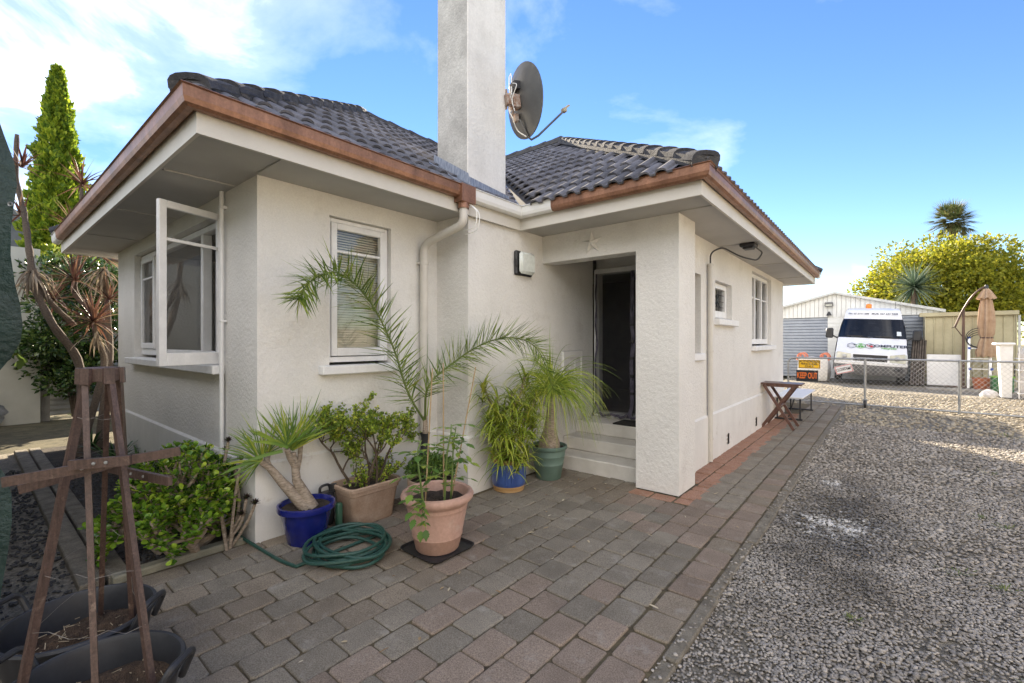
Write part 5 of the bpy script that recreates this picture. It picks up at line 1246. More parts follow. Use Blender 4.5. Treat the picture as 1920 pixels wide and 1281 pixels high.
# camellia
def bushy(name, label, c, rad, n, size, m, cat='bush', clumps=40, trunk=None, wid=.5, group=None, flat=.5):
    t = thing(name, (c[0], c[1], 0), label, cat, group); c = np.array(c); rad = np.array(rad); P, D = [], []; cl = []
    k = 0
    while k < clumps:
        v = np.random.normal(0, 1, 3); v /= np.linalg.norm(v); q = c+v*rad*np.random.uniform(.35, 1.0)**.6
        cl.append(q); k += 1
    cl = np.array(cl); idx = np.random.randint(0, clumps, n); cr_ = np.random.uniform(.7, 1.3, clumps)*rad.min()*.34
    v = np.random.normal(0, 1, (n, 3)); v /= np.linalg.norm(v, axis=1, keepdims=True); off = v*(cr_[idx]*np.random.uniform(.3, 1.1, n)**.5)[:, None]; off[:, 2] *= .75
    P = cl[idx]+off; D = v+np.random.normal(0, .5, (n, 3))+np.array([0, 0, flat*.3])
    if trunk:
        def f_(b):
            for i in range(0, clumps, max(1, clumps//14)):
                q = Vector(cl[i]); bs_ = Vector((c[0], c[1], 0)); b.tube(catm([bs_, bs_.lerp(q, .45)+Vector((0, 0, .1*q.z)), q], 6), [trunk*(1-.85*j/12) for j in range(13)], 6)
        part('trunk', M['bark_dark'], t, f_, True)
    leafcloud('crown', P, D, size, wid, m, t); return t
random.seed(2); np.random.seed(11)
cm = wp(140, 610, 9.2)
L_CAM = leafmat('camellia_leaf', [(.018,.045,.013), (.035,.08,.02), (.07,.13,.03), (.15,.20,.04)], .25, .15, .6)
bushy('camellia', 'dark glossy camellia shrub beside the house corner', (cm.x, cm.y, 1.85), (1.15,.95,1.3), 16000, .10, L_CAM, clumps=60, trunk=.05, wid=.5)
fl = leafmat('yellow_green_leaf', [(.10,.16,.02), (.20,.26,.03), (.38,.36,.04)], .4, .4)
q = wp(110, 495, 10.5); bushy('loquat_bush', 'yellow green bush showing above the camellia', (q.x, q.y, q.z-.2), (.7,.5,.5), 1500, .16, fl, clumps=16, trunk=.04, wid=.5)
q = wp(135, 765, 9.8); bushy('weedy_bush', 'small loose bush in front of the corrugated fence', (q.x, q.y, .45), (.5,.35,.45), 1100, .07, L_CAM, clumps=18, trunk=.015, wid=.45)
# cordylines
L_COR = leafmat('cordyline_leaf', [(.05,.022,.018), (.11,.045,.035), (.20,.10,.06), (.34,.26,.17)], .45, .3)
L_DEAD = leafmat('dead_leaf', [(.16,.12,.08), (.26,.21,.15), (.36,.31,.24)], .7, .3)
M['cord_bark'] = mat('cordyline_bark', (.075,.055,.042), (.15,.118,.09), scale=40, rough=.95, bump=.8, bscale=60, bdist=.015, stretch=(1,1,4))
def cordy(label, paths, heads, base, seed):
    random.seed(seed); t = thing('cordyline', tuple(base), label, 'tree', 'cordylines beside the front wall'); b = MB()
    for pth, r0, r1 in paths: q = catm([Vector(x) for x in pth], 6); b.tube(q, [r0+(r1-r0)*i/(len(q)-1)+.004*math.sin(i*1.9) for i in range(len(q))], 9)
    b.build('trunk', M['cord_bark'], t, True)
    for (c, n_, ln, dead) in heads:
        bl2 = MB(); c = Vector(c)
        for k in range(n_):
            a = random.uniform(0, 6.28); el = random.uniform(-.5, 1.4) if not dead else random.uniform(-1.2, -.2); d = Vector((math.cos(a)*math.cos(el), math.sin(a)*math.cos(el), math.sin(el)))
            bl2.leaf(c+rv()*.02-upv*(.12*random.random() if dead else 0), d, ln*random.uniform(.6, 1.1), .034, random.uniform(.1, .8) if not dead else 1.4, 5, fold=.18, prof=lambda u: .55+.6*u if u < .45 else max(.04, .82*(1-(u-.45)/.55)))
        tint_obj(bl2.build('leaves', L_DEAD if dead else L_COR, t, True), 18)
B1 = Vector((-8.35, 1.0, -.03))
D1 = 6.9
cordy('leaning cordyline with a bare stub top at the far left', [([B1, wp(150,690,6.6), wp(100,610,6.5), wp(66,540,6.5), wp(55,470,6.5), wp(45,400,6.5), wp(30,330,6.5), wp(32,252,6.5)], .058, .026), ([wp(64,505,6.5), wp(90,560,6.6), wp(140,610,6.9)], .03, .04)],
      [(wp(40,312,6.45), 26, .38, False), (wp(60,500,6.5), 40, .5, True), (wp(40,405,6.5), 14, .36, False)], B1, 41)
B2 = Vector((-8.62, 1.25, -.03))
cordy('slender cordyline with a spiky head above the gutter end', [([B2, wp(205,640,7.3), wp(175,585,7.3), wp(140,545,7.3), wp(150,470,7.3), wp(152,400,7.3), wp(153,352,7.3)], .06, .024), ([wp(205,640,7.3), wp(200,560,7.3), wp(197,500,7.3)], .045, .03)],
      [(wp(154,345,7.3), 40, .46, False), (wp(140,428,7.25), 30, .5, False), (wp(195,500,7.2), 45, .5, True), (wp(140,525,7.2), 50, .55, False), (wp(190,480,7.2), 40, .5, False), (wp(100,560,7.0), 40, .5, False), (wp(205,560,7.2), 36, .5, False)], B2, 42)
B3 = Vector((-8.2, .98, -.03))
cordy('low red cordyline in front of the camellia', [([B3, wp(195,690,6.6), wp(182,640,6.6), wp(176,610,6.6)], .05, .03)], [(wp(175,605,6.55), 80, .55, False), (wp(178,620,6.6), 14, .4, True)], B3, 43)
# big leaf on the wall (grape)
gv = thing('vine_leaf', tuple(wp(34,684,6)), 'single large green vine leaf hanging by the cream wall', 'leaf')
def vl(b):
    c = wp(37,662,6); out = []
    for k in range(22): a = 2*math.pi*k/22; r_ = .085*(1+.22*math.cos(5*a))*(1.25 if math.sin(a) < 0 else .9); out.append(c+rtv*(r_*.8*math.cos(a))+upv*(r_*math.sin(a)-.09)+Vector((*FW,0))*(.03*math.cos(2*a)))
    b.add([c+upv*-.09]+out, [(0, 1+k, 1+(k+1) % 22) for k in range(22)])
tint_obj(part('blade', leafmat('vine_leaf', [(.10,.17,.03), (.16,.22,.05)], .5, .35), gv, vl, True), 23); part('stalk', M['stem'], gv, lambda b: b.tube([wp(38,668,6), wp(30,640,6.05), wp(5,610,6.1)], .004, 5))
# ================================================================ RIGHT SIDE
def text_part(name, txt, size, m, parent, Mx, align='CENTER', sx=1.0, shear=0, bold=0, deform=None):
    cu = bpy.data.curves.new(name, 'FONT'); cu.body = txt; cu.size = size; cu.align_x = align; cu.align_y = 'CENTER'; cu.shear = shear; cu.offset = bold; cu.resolution_u = 3; cu.space_line = .95
    to = bpy.data.objects.new(name, cu); col.objects.link(to); bpy.context.view_layer.update()
    me = bpy.data.meshes.new_from_object(to.evaluated_get(bpy.context.evaluated_depsgraph_get())); bpy.data.objects.remove(to)
    for v in me.vertices:
        c = Vector((v.co.x*sx, v.co.y, 0)); c = Mx @ c
        if deform: c = deform(c)
        v.co = c
    me.materials.clear(); me.materials.append(m); o = bpy.data.objects.new(name, me); link(o, parent); return o
XZ = Matrix(((1,0,0,0),(0,0,-1,0),(0,1,0,0),(0,0,0,1)))     # text plane facing -Y
def flat(n, c, rough=.5): return mat(n, c, c, rough=rough)
M['ink'] = flat('black_ink', (.015,.015,.018)); M['orange_ink'] = flat('orange_ink', (.75,.16,.02)); M['red_ink'] = flat('red_ink', (.55,.03,.03)); M['yellow_sign'] = flat('yellow_sign', (.82,.48,.01)); M['green_ink'] = flat('green_ink', (.10,.36,.04)); M['slate_ink'] = flat('slate_ink', (.03,.035,.05))
# --- picnic table with crossed legs
tb1 = thing('folding_table', (-1.42, 9.2, 0), 'small brown slatted table on crossed legs against the wall', 'table')
M['tablewood'] = mat('dark_table_wood', (.085,.04,.028), (.15,.075,.055), scale=9, rough=.35, stretch=(6,1,1), fine=.1)
xa, xb = aty(1431, 708, 9.2).x, aty(1506, 708, 9.2).x
ys = [8.96, 9.075, 9.19, 9.305, 9.42]
for y in ys[:-1]: part('slat', M['tablewood'], tb1, lambda b: b.bbox(xa, xb, y, y+.107, .755, .778, .004))
for y in (8.975, 9.40): part('apron', M['tablewood'], tb1, lambda b: b.bbox(xa+.04, xb-.04, y-.012, y+.012, .715, .754, .003))
for y in (8.94, 9.43):
    part('leg', M['tablewood'], tb1, lambda b: b.bar((xa+.06, y, .745), (xb-.10, y, 0), .03, .045)); part('leg', M['tablewood'], tb1, lambda b: b.bar((xb-.10, y+.03, .745), (xa+.02, y+.03, 0), .03, .045))
part('stretcher', M['tablewood'], tb1, lambda b: b.bar(((xa+xb)/2-.01, 8.95, .385), ((xa+xb)/2-.01, 9.46, .385), .025, .025))
bn = thing('white_bench', (-1.5, 10.5, 0), 'low bench with pale top and black steel legs behind the table', 'bench')
part('seat', M['white'], bn, lambda b: b.bbox(-1.72, -1.22, 9.95, 11.9, .425, .455, .008))
for y in (10.1, 11.7):
    for x in (-1.66, -1.28): part('leg', M['black'], bn, lambda b: b.bar((x, y, .425), (x, y, .02), .025, .025, (1, 0, 0)))
    part('foot_bar', M['black'], bn, lambda b: b.bar((-1.70, y, .018), (-1.24, y, .018), .03, .03))
part('brace', M['black'], bn, lambda b: b.bar((-1.47, 10.12, .06), (-1.47, 11.0, .42), .018, .018))
# --- chain link gate
gt = thing('chain_link_gate', (.3, 13.1, 0), 'low galvanised chain link gate across the driveway', 'gate')
GL, GR = -1.93, 3.4; GY = lambda x: 13.22-.05*(x+1.93)
zt, zb = 1.10, .05
part('frame', M['steel'], gt, lambda b: [b.tube(smooth_path([(GL,GY(GL),zb),(GL,GY(GL),zt),(GR,GY(GR),zt)], 8, .16), .022, 10), b.tube([(GL,GY(GL),zb),(GR,GY(GR),zb)], .020, 10)], True)
px_ = [aty(1622, 700, GY(-.4)).x, aty(1799, 700, GY(1.1)).x, 2.62]
for x in px_: part('upright', M['steel'], gt, lambda b: b.tube([(x,GY(x)-.005,-.0 if x != px_[0] else .04),(x,GY(x)-.005,zt+.01)], .026, 10), True)
wh = part('wheel', M['black'], gt, lambda b: b.lathe([(.0,-.02),(.09,-.022),(.098,-.014),(.10,0),(.098,.014),(.09,.022),(0,.02)], 22, Tr(px_[0]+.0, GY(px_[0])-.03, .07) @ Euler((0, R(90), 0)).to_matrix().to_4x4()), True)
part('fork', M['steel'], wh, lambda b: b.bbox(px_[0]-.04, px_[0]+.04, GY(px_[0])-.05, GY(px_[0])-.01, .07, .19, .004))
def mesh_wires(b):
    p = .088; n = int((GR-GL)/p)+14
    for s in (1, -1):
        for i in range(-13, n+13):
            x0 = GL+i*p; x1 = x0+s*(zt-zb-.04)*.95
            a, c = (x0, zb+.02), (x1, zt-.02)
            def clip(a, c, X, lo):
                (xa_, za), (xc, zc) = a, c
                if lo and xa_ < X and xc < X or (not lo and xa_ > X and xc > X): return None
                if abs(xc-xa_) < 1e-6: return a, c
                if (xa_ < X) == lo and xa_ != X: t = (X-xa_)/(xc-xa_); a = (X, za+(zc-za)*t) if 0 < t < 1 else a
                (xa_, za), (xc, zc) = a, c
                if (xc < X) == lo and xc != X: t = (X-xa_)/(xc-xa_) if xc != xa_ else 2; c = (X, za+(zc-za)*t) if 0 < t < 1 else c
                return a, c
            r_ = clip(a, c, GL+.02, True)
            if r_: r_ = clip(*r_, GR-.02, False)
            if not r_: continue
            a, c = r_
            if a[0] < GL or c[0] < GL: continue
            k = 6; b.tube([(a[0]+(c[0]-a[0])*j/k, GY(a[0])+(.006 if (j+i) % 2 else -.006), a[1]+(c[1]-a[1])*j/k) for j in range(k+1)], .0026, 4, False)
tag(part('wire_mesh', mat('wire', (.42,.42,.42), (.55,.55,.54), rough=.4, metal=.5), gt, mesh_wires), kind='stuff')
# signs on the gate
def sign(name, cx, cz, w, h_, tilt, label, face, border, texts, mk=None):
    t = thing(name, (0, 0, 0), label, 'sign'); part('board', face, t, lambda b: b.bbox(-w/2, w/2, 0, .008, -h_/2, h_/2, .002))
    part('border', border, t, lambda b: [b.box(-w/2+.008, w/2-.008, -.003, -.0005, z, z+.010) for z in (-h_/2+.008, h_/2-.018)]+[b.box(x, x+.010, -.003, -.0005, -h_/2+.018, h_/2-.018) for x in (-w/2+.008, w/2-.018)])
    for s, sz, m_, x, z, sx, bo in texts: text_part('lettering', s, sz, m_, t, Tr(x, -.002, z) @ XZ, sx=sx, bold=bo)
    if mk: mk(t)
    t.location = (cx, GY(cx)-.045, cz); t.rotation_euler = (0, tilt, 0); return t
def sx_(px, py): q = aty(px, py, 13.15); return q.x, q.z
(a0, z0), (a1, z1) = sx_(1497, 674), sx_(1538, 691)
sign('warning_sign', (a0+a1)/2, (z0+z1)/2, a1-a0, z0-z1, 0, 'yellow sign reading AUTHORIZED PERSONNEL ONLY on the gate', M['yellow_sign'], M['ink'], [('AUTHORIZED', .062, M['ink'], 0, .055, 1.05, .0015), ('PERSONNEL', .062, M['ink'], 0, 0, 1.05, .0015), ('ONLY', .062, M['ink'], 0, -.055, 1.1, .0015)])
(a0, z0), (a1, z1) = sx_(1493, 693), sx_(1534, 716)
sign('warning_sign', (a0+a1)/2, (z0+z1)/2, a1-a0, z0-z1, 0, 'black sign with orange KEEP OUT letters on the gate', M['ink'], M['slate_ink'], [('KEEP OUT', .20, M['orange_ink'], 0, 0, .46, .005)])
(a0, z0), (a1, z1) = sx_(1563, 680), sx_(1598, 700)
def hand(t): part('pictogram', M['ink'], t, lambda b: [b.box(.07, .13, -.003, -.0015, -.03, .0), b.box(.05, .15, -.003, -.0015, .005, .014), b.bar((.06,-.002,-.03), (.14,-.002,.03), .003, .008)])
sign('closed_sign', (a0+a1)/2+.02, (z0+z1)/2-.02, .34, .19, R(-17), 'tilted white and red CLOSED sign hanging on the gate', flat('white_sign', (.78,.78,.78)), M['red_ink'], [('CLOSED!', .085, M['ink'], -.04, .0, .62, .002)], hand)

# --- van
van = thing('van', (0, 0, 0), 'white high roof van parked behind the gate', 'van')
M['vanwhite'] = mat('van_paint', (.70,.70,.71), (.76,.76,.77), scale=2, rough=.28, coat=.4, fine=.03, fscale=20); M['darkglass'] = mat('windscreen', (.02,.024,.032), (.035,.04,.05), scale=1.5, rough=.06, spec=.8); M['trim'] = mat('grey_bumper', (.10,.10,.105), (.16,.155,.15), scale=6, rough=.6)
ST = [(.12,.28,.84),(.02,.40,.92),(.0,.62,.945),(.04,.66,.94),(.10,.97,.93),(.22,1.06,.92),(.70,1.46,.91),(.76,1.50,.90),(1.30,2.16,.80),(1.36,2.22,.79),(1.46,2.45,.745),(1.66,2.55,.70),(4.9,2.55,.70)]
def bul(x, w): return .17*(abs(x)/w)**4
def vrow(i, n=12): y, z, w = ST[i]; return [(w*(2*k/n-1), y+(bul(w*(2*k/n-1), w) if i < 12 else 0), z) for k in range(n+1)]
def strip(b, i0, i1, off=0):
    n = 13; v = []
    for i in range(i0, i1+1): v += [(x, y-off, z+off*.3) for x, y, z in vrow(i)]
    b.add(v, [((i)*n+k, i*n+k+1, (i+1)*n+k+1, (i+1)*n+k) for i in range(i1-i0) for k in range(n-1)])
def vbody(b):
    strip(b, 3, 7); strip(b, 8, 12)
    for s in (0, 12):
        e = [vrow(i)[s] for i in range(13)]; sg = -1 if s == 0 else 1
        low = [(sg*.95, .55, .38), (sg*.95, 4.9, .38)]
        top = [(sg*.97, max(.3, y+.06), z) for x, y, z in e[3:8]]
        # lower side, waist and upper side as strips
        v = []; 
        ysamp = [.18, .45, .8, 1.3, 1.8, 2.6, 3.6, 4.9]
        for y in ysamp:
            zt_ = np.interp(y, [p[1] for p in e[3:]], [p[2] for p in e[3:]])
            zs_ = [.40, .8, min(1.2, zt_*.9), min(1.5, zt_*.97), min(2.1, zt_*.985), zt_]
            for zq in zs_:
                w = np.interp(zq, [.4, .62, 1.0, 1.5, 2.16, 2.45, 2.55], [.96, .965, .955, .93, .83, .76, .71]); v.append((sg*w, y, zq))
        m_ = 6; b.add(v, [(i*m_+k, (i+1)*m_+k, (i+1)*m_+k+1, i*m_+k+1) for i in range(len(ysamp)-1) for k in range(m_-1)])
    b.box(-.9, .9, 4.88, 4.9, .4, 2.4)
part('body', M['vanwhite'], van, vbody, True)
part('windscreen', glass('van_glass', (.40,.44,.48), .3), van, lambda b: strip(b, 7, 8, .004), True)
cabm = mat('cab_interior', (.05,.05,.055), (.09,.09,.095), rough=.8)
part('dashboard', cabm, van, lambda b: b.bbox(-.84, .84, .95, 1.35, 1.38, 1.52, .03)); part('bulkhead', cabm, van, lambda b: b.box(-.78, .78, 2.15, 2.2, .7, 2.3))
for x in (-.5, .12, .52): part('seat', cabm, van, lambda b: [b.bbox(x-.21, x+.21, 1.75, 1.9, 1.0, 1.72, .04), b.bbox(x-.12, x+.12, 1.78, 1.86, 1.74, 1.92, .03)])
part('steering_wheel', M['black'], van, lambda b: b.tube([(.42+.19*math.cos(k*.3142), 1.38+.08*math.sin(k*.3142), 1.58+.17*math.sin(k*.3142)) for k in range(21)], .014, 6)); part('papers', M['white'], van, lambda b: [b.bbox(-.55, -.28, 1.0, 1.2, 1.525, 1.545, .004), b.bbox(-.1, .05, 1.0, 1.15, 1.525, 1.54, .004)])
part('rear_mirror', M['black'], van, lambda b: b.bbox(-.11, .11, 1.30, 1.33, 1.98, 2.05, .01))
part('bumper', M['trim'], van, lambda b: [strip(b, 0, 3, .012), b.box(-.9, .9, .3, 4.8, .28, .42)], True)
part('bumper_strip', M['vanwhite'], van, lambda b: b.add([(x, y-.02, z) for x, y, z in vrow(2)]+[(x, y-.03, z+.07) for x, y, z in vrow(2)]+[(x, y+.01, z+.08) for x, y, z in vrow(2)], [(r_*13+k, r_*13+k+1, (r_+1)*13+k+1, (r_+1)*13+k) for r_ in range(2) for k in range(12)]), True)
part('grille', M['black'], van, lambda b: [b.box(-.42, .42, .03, .075, .76+i*.055, .79+i*.055) for i in range(3)] and b.box(-.44, .44, .055, .07, .74, .95))
part('grille_bar', M['vanwhite'], van, lambda b: b.bbox(-.46, .46, .03, .06, .83, .852, .006))
M['lamp'] = mat('headlamp_lens', (.42,.42,.36), (.55,.55,.48), scale=12, rough=.15, coat=.8)
for s in (-1, 1):
    hl = part('headlight', M['lamp'], van, lambda b: b.add([(s*.50,.052,.74),(s*.90,.15,.72),(s*.92,.22,.98),(s*.86,.17,1.02),(s*.50,.085,.96),(s*.50,.12,.74),(s*.90,.22,.72),(s*.92,.29,.98),(s*.86,.26,1.02),(s*.50,.16,.96)], [(0,1,2,3,4),(0,5,6,1),(1,6,7,2),(2,7,8,3),(3,8,9,4),(4,9,5,0)]))
    part('reflector', M['steel'], hl, lambda b: b.lathe([(.07,0),(.05,.01),(0,.015)], 16, Tr(s*.68, .075, .86) @ Euler((R(90),0,0)).to_matrix().to_4x4()), True)
    part('fog_recess', M['black'], van, lambda b: b.bbox(s*.72-.11, s*.72+.11, .025, .06, .46, .56, .01))
    mr_ = part('mirror', M['black'], van, lambda b: b.bbox(s*1.16-.11, s*1.16+.11, .86, .98, 1.46, 1.80, .03), True)
    part('mirror_arm', M['black'], mr_, lambda b: b.bar((s*1.1,.94,1.56), (s*.9,.98,1.46), .06, .05))
    for y in (.88, 3.9):
        w_ = part('wheel', mat('tyre', (.015,.015,.015), (.03,.028,.026), rough=.85) if 'tyre' not in M else M['tyre'], van, lambda b: b.lathe([(.19,-.10),(.30,-.10),(.325,-.07),(.325,.07),(.30,.10),(.19,.10)], 28, Tr(s*.83, y, .325) @ Euler((0, R(90), 0)).to_matrix().to_4x4()), True)
        part('rim', M['steel'], w_, lambda b: b.lathe([(.0,.07*s),(.10,.075*s),(.19,.10*s),(.2,.09*s)], 20, Tr(s*.83, y, .325) @ Euler((0, R(90), 0)).to_matrix().to_4x4()), True)
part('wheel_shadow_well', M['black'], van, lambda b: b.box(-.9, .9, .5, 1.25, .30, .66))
part('beacon', mat('orange_lens', (.75,.20,.01), (.8,.25,.02), rough=.25), van, lambda b: b.lathe([(.085,2.55),(.085,2.66),(.075,2.71),(0,2.73)], 18, Tr(-.12, 1.95)), True)
part('aerial', M['black'], van, lambda b: b.tube([(.60,1.75,2.53),(.60,1.72,2.78)], .006, 5))
for x0, x1 in ((-.62,-.02),(.12,.72)): part('wiper', M['black'], van, lambda b: [b.bar((x1,.74,1.505), (x0,.80,1.56), .02, .02), b.bar((x0-.05,.81,1.55), (x0+.4,.80,1.565), .015, .025)])
part('windscreen_sticker', flat('pale_sticker', (.6,.65,.68)), van, lambda b: b.add([(.66,.86,1.60),(.78,.90,1.60),(.765,1.0,1.74),(.655,.96,1.74)], [(0,1,2,3)]))
hoodM = Tr(0, .40, 1.215) @ Matrix.Rotation(math.atan2(.40, .48), 4, 'X') @ Matrix.Identity(4)
def dfm(c):
    w = .915; return Vector((c.x, c.y+bul(c.x, w)-.018, c.z+.012))
text_part('lettering', 'COMPUTER', .18, M['slate_ink'], van, hoodM @ Tr(.45, .03, 0), sx=1.05, bold=.004, deform=dfm)
text_part('lettering', 'recycle', .115, M['green_ink'], van, hoodM @ Tr(.46, -.075, .004), sx=1.15, shear=.3, bold=.003, deform=dfm)
def hexlogo(cx, r_, m_, inner):
    def f_(b):
        ps = [dfm(hoodM @ Vector((cx+r_*math.cos(R(30+60*k)), r_*math.sin(R(30+60*k)), .004))) for k in range(7)]; b.tube(ps, .007, 4)
    part('logo', m_, van, f_)
    part('logo', inner[0], van, lambda b: [b.add([dfm(hoodM @ Vector((cx+x, y, .006))) for x, y in q], [tuple(range(len(q)))]) for q in inner[1]])
hexlogo(-.50, .13, M['slate_ink'], (M['slate_ink'], [[(-.085,-.045),(-.075,-.045),(-.075,.05),(-.085,.05)], [(-.085,.05),(.05,.05),(.05,.06),(-.085,.06)], [(.06,.02),(.10,.04),(.085,.09),(.045,.07)], [(-.085,-.055),(.07,-.055),(.07,-.045),(-.085,-.045)]]))
hexlogo(-.26, .13, M['green_ink'], (M['green_ink'], [[(-.09,-.02),(-.02,-.09),(0,-.03),(-.04,.02)], [(.09,-.03),(.02,-.09),(.01,-.02),(.05,.02)], [(-.05,.06),(.05,.06),(.03,.10),(-.03,.10)], [(-.02,-.02),(.03,-.01),(.0,.04)]]))
hexlogo(-.02, .13, M['slate_ink'], (M['red_ink'], [[(.0,-.04),(.05,-.06),(.09,-.02),(.06,.04),(.02,.03)], [(-.09,.05),(-.02,-.02),(-.01,.0),(-.075,.07)]]))
roofM = Tr(0, 1.385, 2.335) @ Matrix.Rotation(math.atan2(.23, .10), 4, 'X')
text_part('lettering', 'PH: 07 5711 688   MOB: 027 543 9308', .085, M['slate_ink'], van, roofM, sx=1.0, bold=.002, deform=lambda c: Vector((c.x, c.y+bul(c.x, .78)-.02, c.z+.01)))
for o in van.children: pass
van.scale = (1.07, 1.07, 1.07); van.location = (-.53, 20.0, .02); van.rotation_euler = (0, R(3.0), R(1.5))

# --- garage
gr = thing('garage', (-1.7, 22.7, 0), 'white weatherboard garage with grey roller doors behind the van', 'garage')
M['boardwhite'] = mat('weatherboard_paint', (.66,.66,.63), (.74,.74,.71), scale=3, rough=.65); M['roller'] = mat('roller_door', (.30,.33,.38), (.36,.39,.44), scale=3, rough=.5, metal=.2)
ga, gb_, gy = -4.8, 1.45, 22.7; gm = (ga+gb_)/2; ge, gpk = 2.64, 3.46
part('wall', M['boardwhite'], gr, lambda b: [b.prism([(ga,2.50),(gb_,2.50),(gb_,ge),(gm,gpk),(ga,ge)], gy+.035, gy+.06, Matrix(((1,0,0,0),(0,0,1,0),(0,1,0,0),(0,0,0,1)))), b.box(ga, -3.62, gy, gy+.1, 0, 2.5), b.box(-1.91, .30, gy, gy+.1, 0, 2.5), b.box(1.30, gb_, gy, gy+.1, 0, 2.5), b.box(ga, ga+.1, gy+.1, 27.5, 0, ge), b.box(gb_-.1, gb_, gy+.1, 27.5, 0, ge), b.box(ga, gb_, 27.4, 27.5, 0, ge)])
xs_ = []
x = ga; k = 0
while x < gb_-.01:
    x2 = min(x+.152, gb_); zf = lambda q: ge+(gpk-ge)*(1-abs(q-gm)/((gb_-ga)/2))
    part('gable_board', M['boardwhite'], gr, lambda b: b.prism([(x+.006,2.50),(x2-.006,2.50),(x2-.006,zf(x2-.006)),(x+.006,zf(x+.006))], gy-.025, gy+.03, Matrix(((1,0,0,0),(0,0,1,0),(0,1,0,0),(0,0,0,1))))); x = x2
for z in [.15*i for i in range(16)]:
    part('weatherboard', M['boardwhite'], gr, lambda b: b.add([(-1.91,gy-.028,z),(.30,gy-.028,z),(.30,gy-.008,z+.149),(-1.91,gy-.008,z+.149),(-1.91,gy,z),(.30,gy,z)], [(0,1,2,3),(4,5,1,0)]))
for x0_, x1_ in ((-3.62,-1.91),(.30,1.30)):
    rd = empty_part('roller_door', gr)
    for i in range(20):
        z = .125*i; part('slat', M['roller'], rd, lambda b: b.add([(x0_,gy+.06,z),(x1_,gy+.06,z),(x1_,gy+.025,z+.03),(x0_,gy+.025,z+.03),(x1_,gy+.025,z+.10),(x0_,gy+.025,z+.10),(x1_,gy+.06,z+.125),(x0_,gy+.06,z+.125)], [(0,1,2,3),(3,2,4,5),(5,4,6,7)]))
M['ironroof'] = mat('iron_roof', (.45,.46,.45), (.6,.6,.58), scale=8, rough=.6, fine=.1)
def groof(b):
    for s in (-1, 1):
        xe = gm+s*((gb_-ga)/2+.15); ze = ge-.04
        b.add([(gm,gy-.18,gpk+.06),(xe,gy-.18,ze+.06),(xe,27.7,ze+.06),(gm,27.7,gpk+.06),(gm,gy-.18,gpk-.02),(xe,gy-.18,ze-.04),(xe,27.7,ze-.04),(gm,27.7,gpk-.02)], [(0,1,2,3),(0,4,5,1),(1,5,6,2),(4,7,6,5)])
part('roof', M['ironroof'], gr, groof); 
fl_ = part('flood_light', M['trim'], gr, lambda b: b.bbox(-2.0, -1.72, gy-.22, gy-.08, 2.92, 3.10, .02)); part('lens', M['lamp'], fl_, lambda b: b.bbox(-1.97, -1.75, gy-.225, gy-.221, 2.94, 3.02, .001))
part('security_lamp', M['black'], gr, lambda b: b.lathe([(.0,2.72),(.03,2.72),(.09,2.58),(.08,2.56),(0,2.56)], 12, Tr(-1.86, gy-.12)), True)
part('number_plate', M['trim'], gr, lambda b: b.bbox(-1.88, -1.74, gy-.05, gy-.03, 1.98, 2.06, .003))
# --- garden shed, cream steel
gs = thing('cream_shed', (2, 21.5, 0), 'cream ribbed steel garden shed right of the van', 'shed')
M['cream'] = mat('cream_steel', (.40,.36,.23), (.47,.43,.28), scale=3, rough=.5, fine=.05, fscale=20)
for i in range(9):
    x = 1.03+i*.236; part('wall_panel', M['cream'], gs, lambda b: b.add([(x,21.53,0),(x+.19,21.53,0),(x+.205,21.50,0),(x+.225,21.50,0),(x+.236,21.53,0),(x,21.53,2.40),(x+.19,21.53,2.40),(x+.205,21.50,2.40),(x+.225,21.50,2.40),(x+.236,21.53,2.40)], [(k, k+1, k+6, k+5) for k in range(4)]))
part('side_wall', M['cream'], gs, lambda b: [b.box(1.0, 1.03, 21.5, 22.6, 0, 2.4), b.box(3.155, 3.19, 21.5, 22.6, 0, 2.4), b.box(1.03, 3.155, 22.57, 22.6, 0, 2.4)])
part('roof_trim', M['cream'], gs, lambda b: [b.bbox(.86, 3.22, 21.42, 21.50, 2.36, 2.50, .01), b.add([(.86,21.42,2.50),(3.22,21.42,2.50),(3.22,22.68,2.42),(.86,22.68,2.42)], [(0,1,2,3)])])
# lattice fence further right
lf = thing('side_fence', (4.4, 21.6, 0), 'grey board fence to the right of the cream shed', 'fence')
for i in range(12): part('board', M['corrugated'] if i == 0 else mat('fence_board', (.20,.18,.15), (.27,.25,.21), scale=6, rough=.9) if 'fb' not in M else M['fb'], lf, lambda b: b.bbox(3.22 if i == 0 else 3.25+i*.2, 3.28 if i == 0 else 3.44+i*.2, 21.6, 21.63, 0, 2.35 if i == 0 else 2.1, .003)); M.setdefault('fb', bpy.data.materials.get('fence_board'))
# --- bulk bag
bb = thing('bulk_bag', (-2.25, 21.1, 0), 'white woven bulk bag with orange lifting loops by the garage', 'bag'); random.seed(6)
def bagf(b):
    cx, cy = -2.22, 21.2; v = []; n = 32; rows = [(.44,.0),(.50,.08),(.53,.35),(.52,.62),(.50,.80),(.47,.88),(.36,.86),(.02,.84)]
    for i, (r_, z) in enumerate(rows):
        for k in range(n):
            a = 2*math.pi*k/n; sq = 1/max(abs(math.cos(a)), abs(math.sin(a)))**.7; q = r_*sq*(1+.03*math.sin(3*a+i)+.025*math.sin(8*a+2*i)); v.append((cx+q*math.cos(a), cy+q*math.sin(a), z+.03*math.sin(5*a+i) if 0 < i else z))
    b.add(v, [(i*n+k, i*n+(k+1) % n, (i+1)*n+(k+1) % n, (i+1)*n+k) for i in range(7) for k in range(n)])
part('sack', mat('woven_sack', (.62,.60,.57), (.74,.72,.69), scale=6, rough=.75, bump=.5, bscale=14, bdist=.04), bb, bagf, True)
